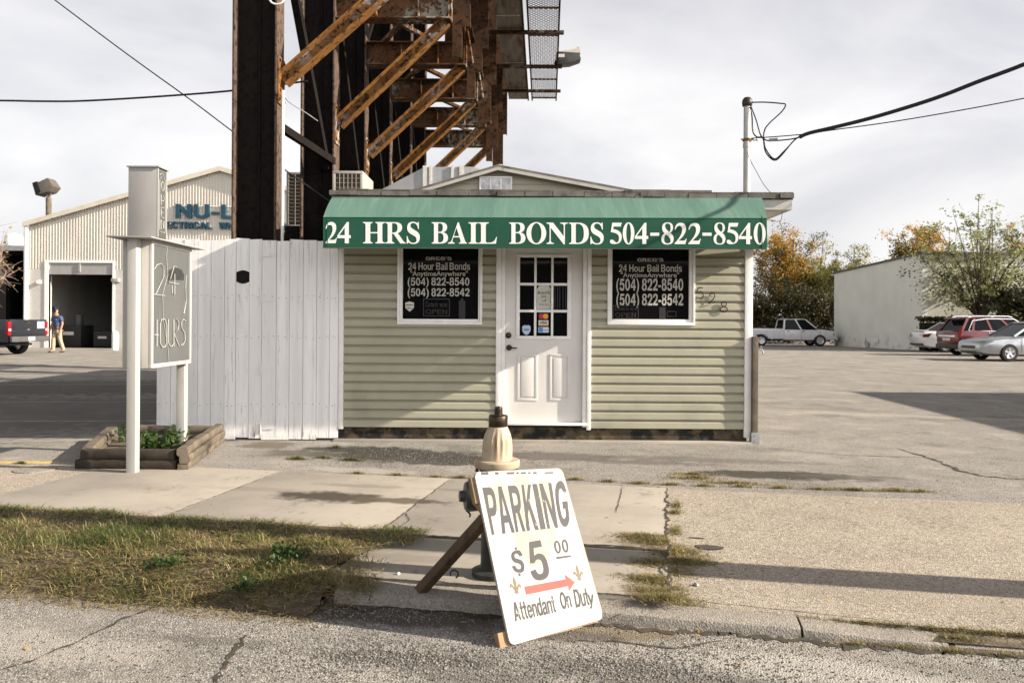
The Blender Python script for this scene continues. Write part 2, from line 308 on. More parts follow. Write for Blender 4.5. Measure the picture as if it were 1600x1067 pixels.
SANS = {
 'o': "E 34 36 34 38 E 34 36 16 24", 'O': "E 46 50 44 52 E 46 50 22 34", '0': "E 34 49 33 51 E 34 49 14 35",
 'u': "M 2 72 L 20 72 L 20 26 Q 20 12 32 12 Q 46 12 46 30 L 46 72 L 64 72 L 64 0 L 47 0 L 47 9 Q 40 -2 26 -2 Q 2 -2 2 24 Z",
 'n': "M 2 0 L 20 0 L 20 44 Q 20 60 33 60 Q 46 60 46 46 L 46 0 L 64 0 L 64 48 Q 64 74 40 74 Q 26 74 19 63 L 19 72 L 2 72 Z",
 'r': "M 2 0 L 20 0 L 20 38 Q 20 57 38 57 L 44 56 L 44 73 Q 28 77 19 60 L 19 72 L 2 72 Z",
 'H': "M 4 0 L 24 0 L 24 43 L 62 43 L 62 0 L 82 0 L 82 100 L 62 100 L 62 60 L 24 60 L 24 100 L 4 100 Z",
 'B': "M 4 0 L 48 0 Q 82 0 82 28 Q 82 46 64 53 Q 78 60 78 75 Q 78 100 46 100 L 4 100 Z M 24 17 L 24 43 L 44 43 Q 61 43 61 30 Q 61 17 44 17 Z M 24 59 L 24 83 L 42 83 Q 58 83 58 71 Q 58 59 42 59 Z",
 'a': "M 46 0 L 64 0 Q 61 6 61 16 L 61 50 Q 61 74 33 74 Q 6 74 4 51 L 22 51 Q 24 60 33 60 Q 43 60 43 51 Q 43 46 32 44 Q 2 41 2 19 Q 2 -2 22 -2 Q 35 -2 44 8 Q 44 3 46 0 Z M 43 34 Q 43 12 28 12 Q 20 12 20 20 Q 20 29 32 31 Q 40 32 43 34 Z",
 'i': "M 2 0 L 20 0 L 20 72 L 2 72 Z M 2 83 L 20 83 L 20 100 L 2 100 Z", 'l': "M 2 0 L 20 0 L 20 100 L 2 100 Z", 'I': "M 4 0 L 26 0 L 26 100 L 4 100 Z",
 'd': "M 64 0 L 47 0 L 47 9 Q 40 -2 28 -2 Q 2 -2 2 36 Q 2 74 28 74 Q 40 74 46 65 L 46 100 L 64 100 Z M 33 13 Q 46 13 46 37 Q 46 60 33 60 Q 20 60 20 37 Q 20 13 33 13 Z",
 's': "M 2 20 L 20 20 Q 21 11 32 11 Q 43 11 43 19 Q 43 25 30 28 Q 4 34 4 53 Q 4 74 32 74 Q 57 74 59 53 L 42 53 Q 41 61 32 61 Q 22 61 22 54 Q 22 49 35 46 Q 61 40 61 21 Q 61 -2 32 -2 Q 3 -2 2 20 Z",
 '2': "M 2 0 L 66 0 L 66 18 L 28 18 Q 66 42 66 70 Q 66 100 35 100 Q 4 100 3 66 L 22 66 Q 23 84 35 84 Q 46 84 46 70 Q 46 48 2 14 Z",
 '4': "M 38 0 L 57 0 L 57 22 L 68 22 L 68 38 L 57 38 L 57 100 L 40 100 L 0 40 L 0 22 L 38 22 Z M 38 38 L 38 72 L 16 38 Z",
 '5': "M 2 26 L 21 28 Q 23 14 34 14 Q 48 14 48 33 Q 48 51 34 51 Q 26 51 21 43 L 4 45 L 14 99 L 62 99 L 62 81 L 28 81 L 25 61 Q 32 66 40 66 Q 67 66 67 34 Q 67 -2 34 -2 Q 5 -2 2 26 Z",
 '8': "M 34 -2 Q 67 -2 67 28 Q 67 46 51 53 Q 64 60 64 75 Q 64 100 34 100 Q 4 100 4 75 Q 4 60 17 53 Q 1 46 1 28 Q 1 -2 34 -2 Z E 34 29 14 16 E 34 73 12 13",
 '(': "M 26 -24 L 38 -24 Q 20 8 20 38 Q 20 70 38 102 L 26 102 Q 2 74 2 38 Q 2 2 26 -24 Z", ')': "M 14 -24 L 2 -24 Q 20 8 20 38 Q 20 70 2 102 L 14 102 Q 38 74 38 38 Q 38 2 14 -24 Z",
 '-': "M 2 28 L 38 28 L 38 46 L 2 46 Z",
 'P': "M 4 0 L 26 0 L 26 38 L 44 38 Q 80 38 80 69 Q 80 100 44 100 L 4 100 Z M 26 56 L 26 83 L 42 83 Q 57 83 57 69 Q 57 56 42 56 Z",
 'A': "M 0 0 L 22 0 L 28 22 L 58 22 L 64 0 L 86 0 L 56 100 L 30 100 Z M 32 38 L 43 76 L 54 38 Z",
 'R': "M 4 0 L 26 0 L 26 40 L 38 40 L 60 0 L 86 0 L 60 43 Q 80 50 80 71 Q 80 100 46 100 L 4 100 Z M 26 57 L 26 83 L 42 83 Q 57 83 57 70 Q 57 57 42 57 Z",
 'K': "M 4 0 L 26 0 L 26 34 L 36 46 L 60 0 L 86 0 L 51 62 L 84 100 L 58 100 L 26 60 L 26 100 L 4 100 Z",
 'N': "M 4 0 L 25 0 L 25 66 L 60 0 L 82 0 L 82 100 L 61 100 L 61 36 L 27 100 L 4 100 Z",
 'G': "M 84 54 L 46 54 L 46 38 L 62 38 L 62 24 Q 54 16 46 16 Q 25 16 25 50 Q 25 84 46 84 Q 58 84 62 70 L 84 74 Q 76 102 46 102 Q 2 102 2 50 Q 2 -2 46 -2 Q 68 -2 84 14 Z",
 'E': "M 4 0 L 76 0 L 76 17 L 25 17 L 25 43 L 70 43 L 70 59 L 25 59 L 25 83 L 75 83 L 75 100 L 4 100 Z",
 'S': "M 2 30 L 22 32 Q 24 15 41 15 Q 57 15 57 28 Q 57 36 44 40 L 28 44 Q 5 51 5 73 Q 5 102 40 102 Q 73 102 75 72 L 55 71 Q 53 86 40 86 Q 25 86 25 75 Q 25 67 40 63 L 54 59 Q 78 52 78 29 Q 78 -2 41 -2 Q 4 -2 2 30 Z",
 'D': "M 4 0 L 42 0 Q 84 0 84 50 Q 84 100 42 100 L 4 100 Z M 25 17 L 25 83 L 40 83 Q 62 83 62 50 Q 62 17 40 17 Z",
 'U': "M 4 100 L 4 36 Q 4 -2 42 -2 Q 80 -2 80 36 L 80 100 L 59 100 L 59 38 Q 59 16 42 16 Q 25 16 25 38 L 25 100 Z",
 'L': "M 4 0 L 70 0 L 70 17 L 25 17 L 25 100 L 4 100 Z", 'T': "M 28 0 L 50 0 L 50 83 L 78 83 L 78 100 L 0 100 L 0 83 L 28 83 Z",
 'C': "M 82 32 L 62 38 Q 58 16 44 16 Q 24 16 24 50 Q 24 84 44 84 Q 58 84 61 68 L 81 73 Q 76 102 45 102 Q 2 102 2 50 Q 2 -2 45 -2 Q 76 -2 82 32 Z",
 'W': "M 22 0 L 46 0 L 60 62 L 74 0 L 98 0 L 120 100 L 98 100 L 85 32 L 71 100 L 49 100 L 35 32 L 22 100 L 0 100 Z",
 't': "M 14 94 L 32 98 L 32 72 L 44 72 L 44 58 L 32 58 L 32 24 Q 32 14 38 14 L 44 15 L 44 0 Q 14 -6 14 22 L 14 58 L 4 58 L 4 72 L 14 72 Z",
 'e': "M 62 22 L 44 20 Q 42 12 34 12 Q 21 12 20 31 L 63 31 Q 64 74 33 74 Q 2 74 2 36 Q 2 -2 34 -2 Q 56 -2 62 22 Z M 20 43 Q 22 60 33 60 Q 44 60 45 43 Z",
 'y': "M 0 72 L 19 72 L 33 26 L 46 72 L 65 72 L 39 -8 Q 34 -28 16 -28 L 6 -27 L 6 -12 Q 20 -14 23 -4 L 25 2 Z",
 'h': "M 2 0 L 20 0 L 20 44 Q 20 60 33 60 Q 46 60 46 46 L 46 0 L 64 0 L 64 48 Q 64 74 40 74 Q 27 74 20 65 L 20 100 L 2 100 Z",
 'm': "M 2 0 L 20 0 L 20 46 Q 20 60 31 60 Q 42 60 42 46 L 42 0 L 60 0 L 60 46 Q 60 60 71 60 Q 82 60 82 46 L 82 0 L 100 0 L 100 50 Q 100 74 78 74 Q 64 74 57 62 Q 52 74 38 74 Q 26 74 19 63 L 19 72 L 2 72 Z",
 'w': "M 18 0 L 36 0 L 47 44 L 58 0 L 76 0 L 94 72 L 76 72 L 66 26 L 55 72 L 39 72 L 28 26 L 18 72 L 0 72 Z",
 "'": "M 4 64 L 16 64 L 20 100 L 0 100 Z", '"': "M 0 70 L 12 70 L 16 100 L 4 100 Z M 20 70 L 32 70 L 36 100 L 24 100 Z",
 '$': "M 2 30 L 22 32 Q 24 15 41 15 Q 57 15 57 28 Q 57 36 44 40 L 28 44 Q 5 51 5 73 Q 5 102 40 102 Q 73 102 75 72 L 55 71 Q 53 86 40 86 Q 25 86 25 75 Q 25 67 40 63 L 54 59 Q 78 52 78 29 Q 78 -2 41 -2 Q 4 -2 2 30 Z M 34 104 L 47 104 L 47 116 L 34 116 Z M 34 -16 L 47 -16 L 47 -4 L 34 -4 Z"}
SG = {k: tess(path(v)) for k, v in SANS.items()}
def sans(body, gap=9, space=30):
    V, Fc, x = [], [], 0
    for ch in body:
        if ch == ' ': x += space; continue
        vs_, fs_ = SG[ch]; x0 = min(v[0] for v in vs_); x1 = max(v[0] for v in vs_); b = len(V)
        V += [(v[0]-x0+x, v[1]) for v in vs_]; Fc += [tuple(b+i for i in f) for f in fs_]; x += x1-x0+gap
    return V, Fc
# ------------------------------------------------------------ ground, road, pavement
TH = math.atan(.19); EU = Vector((math.cos(TH), -math.sin(TH), 0)); EV = Vector((math.sin(TH), math.cos(TH), 0))
def uv(u, v, z=0.0): return EU*u + EV*v + Vector((0, 0, z))
def smooth(t): t = max(0, min(1, t)); return t*t*(3-2*t)
def gz(y): return -.2*smooth((y-35)/23)
VF, VJ, VC = 6.52, 4.755, 3.775               # far edge of the pavement, joint, kerb face
ROADZ = -.088
def asphalt(name, base, dark, coarse, gapamt, stains_and_shade, tint=None):
    k = NT(name)
    ag = k.n('ShaderNodeTexVoronoi'); ag.inputs['Scale'].default_value = coarse; k.l(k.P, ag.inputs['Vector'])
    fine = k.noise(coarse*2.2, 3, .6)
    col = k.mix(k.ramp(ag.outputs['Distance'], .25, .75), base, dark)
    sepc = k.n('ShaderNodeSeparateColor'); k.l(ag.outputs['Color'], sepc.inputs[0])
    col = k.mix(k.ramp(sepc.outputs[0], .72, .95, 0, gapamt), col, tuple(min(1, x*1.7) for x in base))
    col = k.mix(k.ramp(sepc.outputs[1], .7, .9, 0, gapamt), col, tuple(x*.35 for x in base))
    col = k.mix(k.ramp(fine, .45, .7, 0, .35), col, dark)
    col = k.mix(k.ramp(k.noise(.55, 6, .62), .42, .72, 0, .55), col, tuple(x*.62 for x in base))
    col = k.mix(k.ramp(k.noise(2.6, 5, .65), .5, .75, 0, .5), col, tuple(x*1.25 for x in base))
    col = k.mix(k.ramp(k.noise(24, 6, .78), .53, .64, 0, .75), col, tuple(x*.45 for x in base))
    col = k.mix(k.math('MULTIPLY', k.ramp(k.noise(1.1, 6, .7), .50, .64), k.ramp(k.noise(40, 4, .7), .42, .58)), col, tuple(x*.38 for x in base))
    if tint: col = k.mix(k.ramp(k.noise(.9, 5, .6), .5, .7, 0, .6), col, tint)
    for c, r, amt, cc in stains_and_shade:
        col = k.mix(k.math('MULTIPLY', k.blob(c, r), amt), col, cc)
    h = k.math('ADD', k.math('MULTIPLY', ag.outputs['Distance'], -1.0), k.math('MULTIPLY', fine, .6))
    k.bump(h, .75, 1.1/coarse)
    return k.done(col, .88, 0, .2)
def gp(px, py): p = gnd(px, py); return (p.x, p.y)
def gs(px, py, rx, ry, amt, cc, rot=-.15, z=0): p = gnd(px, py, z); return ((p.x, p.y, rot), (rx, ry), amt, cc)
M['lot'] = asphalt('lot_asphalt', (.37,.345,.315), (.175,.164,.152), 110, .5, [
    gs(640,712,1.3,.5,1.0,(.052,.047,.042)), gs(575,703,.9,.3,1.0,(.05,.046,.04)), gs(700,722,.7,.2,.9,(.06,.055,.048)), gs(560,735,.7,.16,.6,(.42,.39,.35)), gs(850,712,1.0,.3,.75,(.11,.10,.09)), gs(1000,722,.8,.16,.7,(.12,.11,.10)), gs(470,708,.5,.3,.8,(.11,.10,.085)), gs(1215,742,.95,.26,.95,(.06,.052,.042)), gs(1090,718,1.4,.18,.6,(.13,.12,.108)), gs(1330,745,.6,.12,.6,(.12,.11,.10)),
    gs(1390,560,5,1.2,.4,(.22,.205,.19)), ((-7.6,11.2,0),(4.6,3.4),.65,(.095,.087,.077)), ((-9,15.5,0),(5,2.4),.8,(.10,.09,.078)), gs(1240,575,2,.5,.5,(.21,.195,.18)),  # two big left patches: darker asphalt with the left shadow put into its colour
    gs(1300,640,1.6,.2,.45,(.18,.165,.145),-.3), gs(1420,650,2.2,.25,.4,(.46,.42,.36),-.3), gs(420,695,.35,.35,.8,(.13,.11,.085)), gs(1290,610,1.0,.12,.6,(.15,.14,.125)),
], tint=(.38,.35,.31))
gr_ = lambda px, py, rx, ry, amt, cc, rot=-.18: gs(px, py, rx, ry, amt, cc, rot, ROADZ)
M['road'] = asphalt('road_asphalt', (.385,.362,.335), (.13,.122,.114), 120, .75, [
    gr_(1000,1050,.62,.17,.75,(.13,.12,.11)), gr_(620,1028,.5,.09,.8,(.10,.092,.085)), gr_(960,985,.45,.13,.9,(.19,.155,.11)), gr_(150,938,1.5,.16,.8,(.22,.19,.15)), gr_(1420,1008,.6,.07,.8,(.22,.19,.13)),
    gr_(1270,1045,.8,.16,.7,(.42,.40,.37)), gr_(60,1010,.8,.2,.5,(.42,.39,.35)), gr_(760,1060,.5,.08,.6,(.12,.11,.10)), gr_(1500,1050,.4,.1,.5,(.2,.185,.165)), gr_(480,960,.7,.08,.5,(.12,.11,.10)), gr_(600,958,1.0,.17,.85,(.075,.066,.058)), gr_(860,990,.4,.12,.8,(.09,.078,.066)), gr_(330,1000,.4,.05,.6,(.14,.13,.118)),
], tint=(.31,.285,.255))
def concrete(name, base, agg, stains_and_shade, aggscale=120):
    k = NT(name)
    col = k.mix(k.ramp(k.noise(1.3, 6, .62), .35, .7), base, tuple(x*.8 for x in base))
    col = k.mix(k.ramp(k.noise(6, 6, .7), .52, .75, 0, .6), col, tuple(x*.7 for x in base))
    col = k.mix(k.ramp(k.noise(300, 2, .5), .48, .72, 0, .5), col, tuple(x*.55 for x in base))
    col = k.mix(k.math('MULTIPLY', k.ramp(k.noise(2.3, 7, .72), .52, .66), k.ramp(k.noise(17, 5, .75), .45, .6)), col, tuple(x*.55 for x in base))
    if agg:
        v = k.n('ShaderNodeTexVoronoi'); v.inputs['Scale'].default_value = aggscale; k.l(k.P, v.inputs['Vector'])
        s = k.n('ShaderNodeSeparateColor'); k.l(v.outputs['Color'], s.inputs[0])
        col = k.mix(k.ramp(s.outputs[0], .55, .95, 0, agg), col, tuple(x*.3 for x in base))
        col = k.mix(k.ramp(s.outputs[1], .7, .95, 0, agg), col, tuple(min(1, x*1.5) for x in base))
        k.bump(v.outputs['Distance'], .5, .006)
    else: k.bump(k.noise(180, 4, .6), .25, .004)
    for c, r, amt, cc in stains_and_shade: col = k.mix(k.math('MULTIPLY', k.blob(c, r), amt), col, cc)
    return k.done(col, .85, 0, .25)
def st(px, py, rx, ry, amt, cc, rot=-.19): p = gp(px, py); return ((p[0], p[1], rot), (rx, ry), amt, cc)
M['walk'] = concrete('pavement_concrete', (.355,.322,.28), 0, [
    st(515,777,.55,.22,.97,(.055,.047,.036)), st(620,783,.5,.12,.9,(.085,.07,.052)), st(560,760,.5,.08,.5,(.17,.145,.115)), st(1030,850,.32,.22,.85,(.14,.115,.08)), st(1020,920,.2,.2,.85,(.14,.115,.08)), st(880,840,.7,.12,.4,(.23,.2,.165)), st(400,765,.5,.1,.4,(.22,.19,.155)), st(640,870,.4,.1,.5,(.22,.195,.165)), st(740,768,.5,.08,.5,(.19,.17,.145)),
    st(1000,800,.5,.2,.35,(.26,.235,.20)), st(760,935,.5,.12,.7,(.25,.2,.12)), st(200,760,.6,.12,.4,(.25,.22,.19))])
M['apron'] = concrete('exposed_aggregate_concrete', (.365,.318,.263), .75, [st(1250,772,.9,.05,.5,(.2,.17,.13)), st(1055,858,.30,.22,.85,(.13,.105,.07)), st(1045,925,.22,.16,.8,(.13,.105,.07)), st(1500,920,1.2,.3,.3,(.24,.205,.165))])
M['kerb'] = concrete('kerb_concrete', (.29,.265,.232), .45, [])
M['dirt'] = pm('verge_soil', (.115,.092,.06), (.06,.047,.032), 14, .95, bump=.9, bscale=60, stain=(.19,.16,.11), sscale=6, st=(.5,.7))
def surf(name, P, fs, mat, th=0):
    me = bpy.data.meshes.new(name); me.from_pydata([tuple(p) for p in P], [], fs); me.materials.append(mat)
    o = bpy.data.objects.new(name, me); COL.objects.link(o); return tag(o, kind='structure')
# base sheet to the horizon
us = [-1400,-500,-200,-100,-60,-40,-30,-20,-10,-5,0,5,10,20,30,40,60,100,200,500,1400]
vsr = [-900,-200,-60,-20,-5,0,2,3.6,3.9,6.3,6.5,6.54,8,10,14,20,26,32,36,40,44,48,52,56,60,70,100,200,500,1500]
def bz(v, y):
    if v < 3.7: return -.30
    if v < 6.4: return -.16
    return gz(y)
P = []
for v in vsr:
    for u in us: p = uv(u, v); P.append((p.x, p.y, bz(v, p.y)))
n = len(us)
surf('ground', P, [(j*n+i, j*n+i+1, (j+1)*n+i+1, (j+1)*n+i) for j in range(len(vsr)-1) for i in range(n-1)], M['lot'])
surf('road', [uv(-120,-14,ROADZ), uv(120,-14,ROADZ), uv(120,VC+.02,ROADZ), uv(-120,VC+.02,ROADZ)], [(0,1,2,3)], M['road'])
# pavement slabs (8 mm open joints), kerb, aggregate apron
def slab(mb, u0, u1, v0, v1, z, t=.14, zfun=None):
    pts = [(u0,v0),(u1,v0),(u1,v1),(u0,v1)]
    zs = [z if zfun is None else zfun(b) for a, b in pts]
    mb.add([uv(a,b,q-t) for (a,b),q in zip(pts,zs)] + [uv(a,b,q) for (a,b),q in zip(pts,zs)],
           [(0,3,2,1),(4,5,6,7),(0,1,5,4),(1,2,6,5),(2,3,7,6),(3,0,4,7)])
g = .0008
mb = MB(); J = [-4.9,-3.3,-1.75,.03]
for a, b in zip(J[:-1], J[1:]): slab(mb, a+g, b-g, VJ+g, VF, .006)
slab(mb, -1.72, .03-g, 3.945, VJ-g, -.006)
tag(mb.build('pavement', M['walk'], bevel=.0025), kind='structure')
mb = MB()
zf = lambda v: .004 - .058*smooth((VF-v)/2.4)
N = 8
for i in range(N):
    a, b = 3.945 + (VF-3.945)*i/N, 3.945 + (VF-3.945)*(i+1)/N
    P = [uv(.03+g, a, zf(a)), uv(26, a, zf(a)), uv(26, b, zf(b)), uv(.03+g, b, zf(b))]
    mb.add(P, [(0,1,2,3)])
    mb.add([uv(-26, a, .003), uv(-4.9-g, a, .003), uv(-4.9-g, b, .003), uv(-26, b, .003)], [(0,1,2,3)]) if a >= VJ-.25 else None
mb.add([uv(.03+g,3.945,-.2), uv(.03+g,VF,-.2), uv(.03+g,VF,.004), uv(.03+g,3.945,zf(3.945))], [(0,1,2,3)])
tag(mb.build('driveway_apron', M['apron']), kind='structure')
def kerb_piece(mb, u0, u1, z0, z1, n=10):
    prof = []
    for i in range(n+1):
        t = i/n; u = u0+(u1-u0)*t; z = z0+(z1-z0)*t + random.uniform(-.003,.003)
        e = random.uniform(-.006,.006)
        prof.append([uv(u,VC+e,-.3), uv(u,VC+e,z-.03), uv(u,VC+.012+e,z-.008), uv(u,VC+.035,z), uv(u,3.938,z+.004), uv(u,3.938,-.3)])
    vs = [p for r in prof for p in r]; k = 6
    fs = [(i*k+j, i*k+(j+1)%k, (i+1)*k+(j+1)%k, (i+1)*k+j) for i in range(n) for j in range(k)]
    fs += [tuple(range(k)), tuple(range(n*k, n*k+k))[::-1]]
    mb.add(vs, fs)
mb = MB(); kerb_piece(mb, -1.62, .62, -.018, -.044, 22); kerb_piece(mb, .632, 1.24, -.048, -.072, 8); kerb_piece(mb, 1.27, 6, -.076, -.08, 10)
tag(mb.build('kerb', M['kerb'], smooth=True, ang=35), kind='structure')
mb = MB(); P = [uv(-5,VC+.03,-.045), uv(6,VC+.03,-.085), uv(6,VF-.05,-.085), uv(-5,VF-.05,-.02)]; mb.add(P, [(0,1,2,3)])
mb.add([uv(-4.92,VJ-.02,.0025), uv(.03,VJ-.02,.0025), uv(.03,VF-.004,.0025), uv(-4.92,VF-.004,.0025)], [(0,1,2,3)])
mb.add([uv(-1.72,3.94,-.0095), uv(.03,3.94,-.0095), uv(.03,VJ-.021,-.0095), uv(-1.72,VJ-.021,-.0095)], [(0,1,2,3)])
P = [uv(.9,3.70,ROADZ-.006), uv(8,3.70,ROADZ-.006), uv(8,3.98,-.056), uv(.9,3.98,-.056)]; mb.add(P, [(0,1,2,3)])
tag(mb.build('joint_soil', M['dirt']), kind='structure')
# soil of the grass verge
mb = MB(); nu, nv = 90, 14
def vz(u, v):
    t = (v-3.45)/(VJ-3.45)
    return (ROADZ-.012)*(1-smooth(t*2.4)) + .012*smooth(t*2) + .016*math.sin(u*9.1+v*5)*math.sin(v*11+u*3)*(.2+t*(1-t)*3)
for j in range(nv+1):
    for i in range(nu+1):
        u = -14+12.28*i/nu; v = 3.45+(VJ+.06-3.45)*j/nv
        if i == nu: u += .07*math.sin(v*9)
        mb.v.append(tuple(uv(u, v, vz(u, v) if j < nv else .009)))
for j in range(nv):
    for i in range(nu):
        a = j*(nu+1)+i; mb.f.append((a, a+1, a+nu+2, a+nu+1)); mb.m.append(0)
tag(mb.build('verge_soil', M['dirt'], smooth=True), kind='structure')
# dirt in the road gutter and along the joints
def ribbon(name, pts, wd, mat, z=.004, jit=.5, kind='structure', zf=None):
    mb = MB(); q = []
    for (a, b) in zip(pts[:-1], pts[1:]):
        a, b = Vector(a), Vector(b); n = max(2, int((b-a).length/.022))
        for i in range(n): q.append(a + (b-a)*i/n)
    q.append(Vector(pts[-1])); N = len(q); c = Vector((0,0,0))
    for i, p in enumerate(q):
        d = q[min(i+1,N-1)] - q[max(i-1,0)]; s = Vector((-d.y, d.x, 0)).normalized()
        c = c*.7 + Vector((random.uniform(-1,1), random.uniform(-1,1), 0))*wd*.5
        ww = wd*(random.uniform(1-jit, 1+jit))*min(1, .25+4*min(i, N-1-i)/N)
        pp = p + c
        mb.v += [tuple(pp + s*ww/2 + Vector((0,0,z))), tuple(pp - s*ww/2 + Vector((0,0,z)))]
    for i in range(N-1): mb.f.append((2*i, 2*i+1, 2*i+3, 2*i+2)); mb.m.append(0)
    return tag(mb.build(name, mat), kind=kind)
M['crack'] = pm('crack_soil', (.035,.03,.025), (.07,.06,.045), 30, .95)
gr = lambda *a: [gnd(x, y, ROADZ) for x, y in a]
ribbon('road_crack', gr((-60,1062),(40,1035),(130,1000),(190,968),(240,950),(300,935)), .013, M['crack'], .003, .95)
ribbon('road_crack', gr((330,1080),(350,1040),(372,1010),(385,990)), .020, M['crack'], .003, .95)
ribbon('road_crack', gr((900,1000),(960,1002),(1050,1012),(1130,1002)), .014, M['crack'], .003, .8)
ribbon('gutter_crack', [uv(u, VC-.035+.02*math.sin(u*5), ROADZ) for u in (-1.7,-1,-.3,.3,.9,1.5,2.4)], .05, M['crack'], .003, .7)
gl = lambda z, *a: [gnd(x, y, z) for x, y in a]
ribbon('lot_crack', gl(0, (1400,700),(1470,722),(1500,735),(1540,745),(1640,752)), .03, M['crack'], .004, .9)
ribbon('pavement_crack', gl(.006, (973,760),(968,780),(962,802)), .006, M['crack'], .004, .5)
ribbon('pavement_crack', gl(.006, (633,800),(640,812),(622,826)), .006, M['crack'], .004, .5)
for u_ in (-3.3, -1.75): ribbon('pavement_joint', [uv(u_, VJ+.02, .006), uv(u_, VF-.02, .006)], .009, M['crack'], .003, .5)
ribbon('pavement_joint', [uv(-1.7, VJ, .006), uv(0, VJ, .006)], .013, M['crack'], .003, .6)
ribbon('pavement_joint', [uv(.03, 3.96, .004), uv(.03, 5.2, .004), uv(.03, VF-.02, .006)], .022, M['crack'], .003, .7)
ribbon('pavement_joint', [uv(-1.7, 3.945, -.012), uv(.03, 3.945, -.012), uv(1.2, 3.945, -.054)], .010, M['crack'], .008, .6)
ribbon('lot_crack', gl(0, (1190,700),(1330,712),(1480,716)), .012, M['crack'], .004, .9)
M['tar'] = pm('tar_patch', (.075,.066,.06), (.05,.045,.042), 40, .9, bump=.5, bscale=120)
def disc(name, c, rx, ry, mat, zz, kind='structure', n=26, jit=.16, rot=-.19):
    vs = []
    for i in range(n):
        t = 2*math.pi*i/n; r = 1+random.uniform(-jit, jit); a, b = rx*r*math.cos(t), ry*r*math.sin(t)
        vs.append((c.x + a*math.cos(rot)-b*math.sin(rot), c.y + a*math.sin(rot)+b*math.cos(rot), zz))
    return surf(name, vs, [tuple(range(n))], mat)
p = gnd(1108,851,-.02); disc('tar_patch', p, .085, .05, M['tar'], zf(EV.dot(p))+.004)
p = gnd(1088,838,-.02); disc('tar_patch', p, .05, .012, M['tar'], zf(EV.dot(p))+.004)
# painted lines of the car park
M['yellow_paint'] = pm('worn_yellow_paint', (.58,.42,.10), (.42,.32,.12), 12, .7, stain=(.2,.17,.12), sscale=14)
M['pale_paint'] = pm('worn_pale_paint', (.36,.31,.24), (.25,.22,.18), 12, .7, stain=(.14,.12,.10), sscale=10)
def stripe(px0, py0, px1, py1, wd, mat, name='parking_line'):
    a, b = gnd(px0, py0), gnd(px1, py1); s = Vector((-(b-a).y, (b-a).x, 0)).normalized()*wd/2
    surf(name, [q+Vector((0,0,.004)) for q in (a-s, b-s, b+s, a+s)], [(0,1,2,3)], mat)
stripe(-300,659,246,658,.07,M['pale_paint']); stripe(-300,630,246,628,.06,M['pale_paint']); stripe(-300,693,150,690,.06,M['pale_paint'])
stripe(-300,603,246,600,.10,M['pale_paint'])
stripe(-300,574,246,570,.10,M['pale_paint'])
stripe(-300,722,85,723,.11,M['yellow_paint'])
p = gnd(55,734,.003); mb = MB(); mb.lathe([(.17,0),(.17,.006),(.15,.008),(.0,.008)], (p.x,p.y,.004), 28)
o = mb.build('manhole_cover', M['kerb'], smooth=True); tag(o, 'round grey utility cover set in the pale driveway at the left edge', 'manhole cover')

# ------------------------------------------------------------ the shop
XL, XR = at(531,500,D).x, at(1175,500,D).x
shop = thing('small_shop', (0, D, 0), 'small sage green vinyl sided bail bonds office with a green awning', 'building')
XW = lambda px: (px-800)/F*D
def ZW(py, px=800): return at(px, py, D).z
CH = .1016; Z0 = .168
def courses(mb, x0, x1, z0, z1, y=D, axis='X', sgn=-1):
    i0 = int((z0-Z0)//CH)
    z = Z0 + i0*CH
    while z < z1-.004:
        pr = [(0.0,.0225),(.050,.019),(.058,.013),(.072,-.006),(.1016,-.008)]
        pts = [(z+dz, o) for dz, o in pr]
        q = []
        for (za, oa), (zb, ob) in zip(pts[:-1], pts[1:]):
            if zb <= z0 or za >= z1: continue
            ca, cb = max(za, z0), min(zb, z1)
            fa = oa+(ob-oa)*(ca-za)/(zb-za); fb = oa+(ob-oa)*(cb-za)/(zb-za)
            if not q:
                if za == z and ca == za: q += [(z, .011), (z-.013, .0115), (z-.013, .0225), (z, .0225)]
                else: q.append((ca, fa))
            q.append((cb, fb))
        if len(q) > 1:
            out = [(q[0][0], -.014)] + q + [(q[-1][0], -.014)]; k = len(out)
            mk = (lambda t, zz, o: (t, y+sgn*o, zz)) if axis == 'X' else (lambda t, zz, o: (y+sgn*o, t, zz))
            vs = [mk(x0, a, o) for a, o in out] + [mk(x1, a, o) for a, o in out]
            mb.add(vs, [(i,(i+1)%k,k+(i+1)%k,k+i) for i in range(k)] + [tuple(range(k))[::-1], tuple(range(k,2*k))])
        z += CH
W1 = (XW(621), XW(753.5), ZW(507,690), 2.36); W2 = (XW(948.5), XW(1085), ZW(508,1015), 2.36)
DR = (XW(775), XW(923), Z0, 2.40)
mb = MB(); top = 2.66
cols = [(XL, W1), (W1[1], None)]
courses(mb, XL+.03, W1[0]+.008, Z0, top); courses(mb, W1[0]+.008, W1[1]-.008, Z0, W1[2]+.008); courses(mb, W1[1]-.008, DR[0]+.008, Z0, top)
courses(mb, DR[1]-.008, W2[0]+.008, Z0, top); courses(mb, W2[0]+.008, W2[1]-.008, Z0, W2[2]+.008); courses(mb, W2[1]-.008, XR-.03, Z0, top)
for a, b in ((W1[0]+.008, W1[1]-.008), (DR[0]+.008, DR[1]-.008), (W2[0]+.008, W2[1]-.008)): courses(mb, a, b, 2.36, top)
courses(mb, D+.05, 15, Z0, 2.58, XR-.012, 'Y', 1); courses(mb, D+.05, 15, Z0, 2.58, XL+.012, 'Y', -1)
wall = mb.build('wall_siding', M['siding'], shop)
mb = MB()
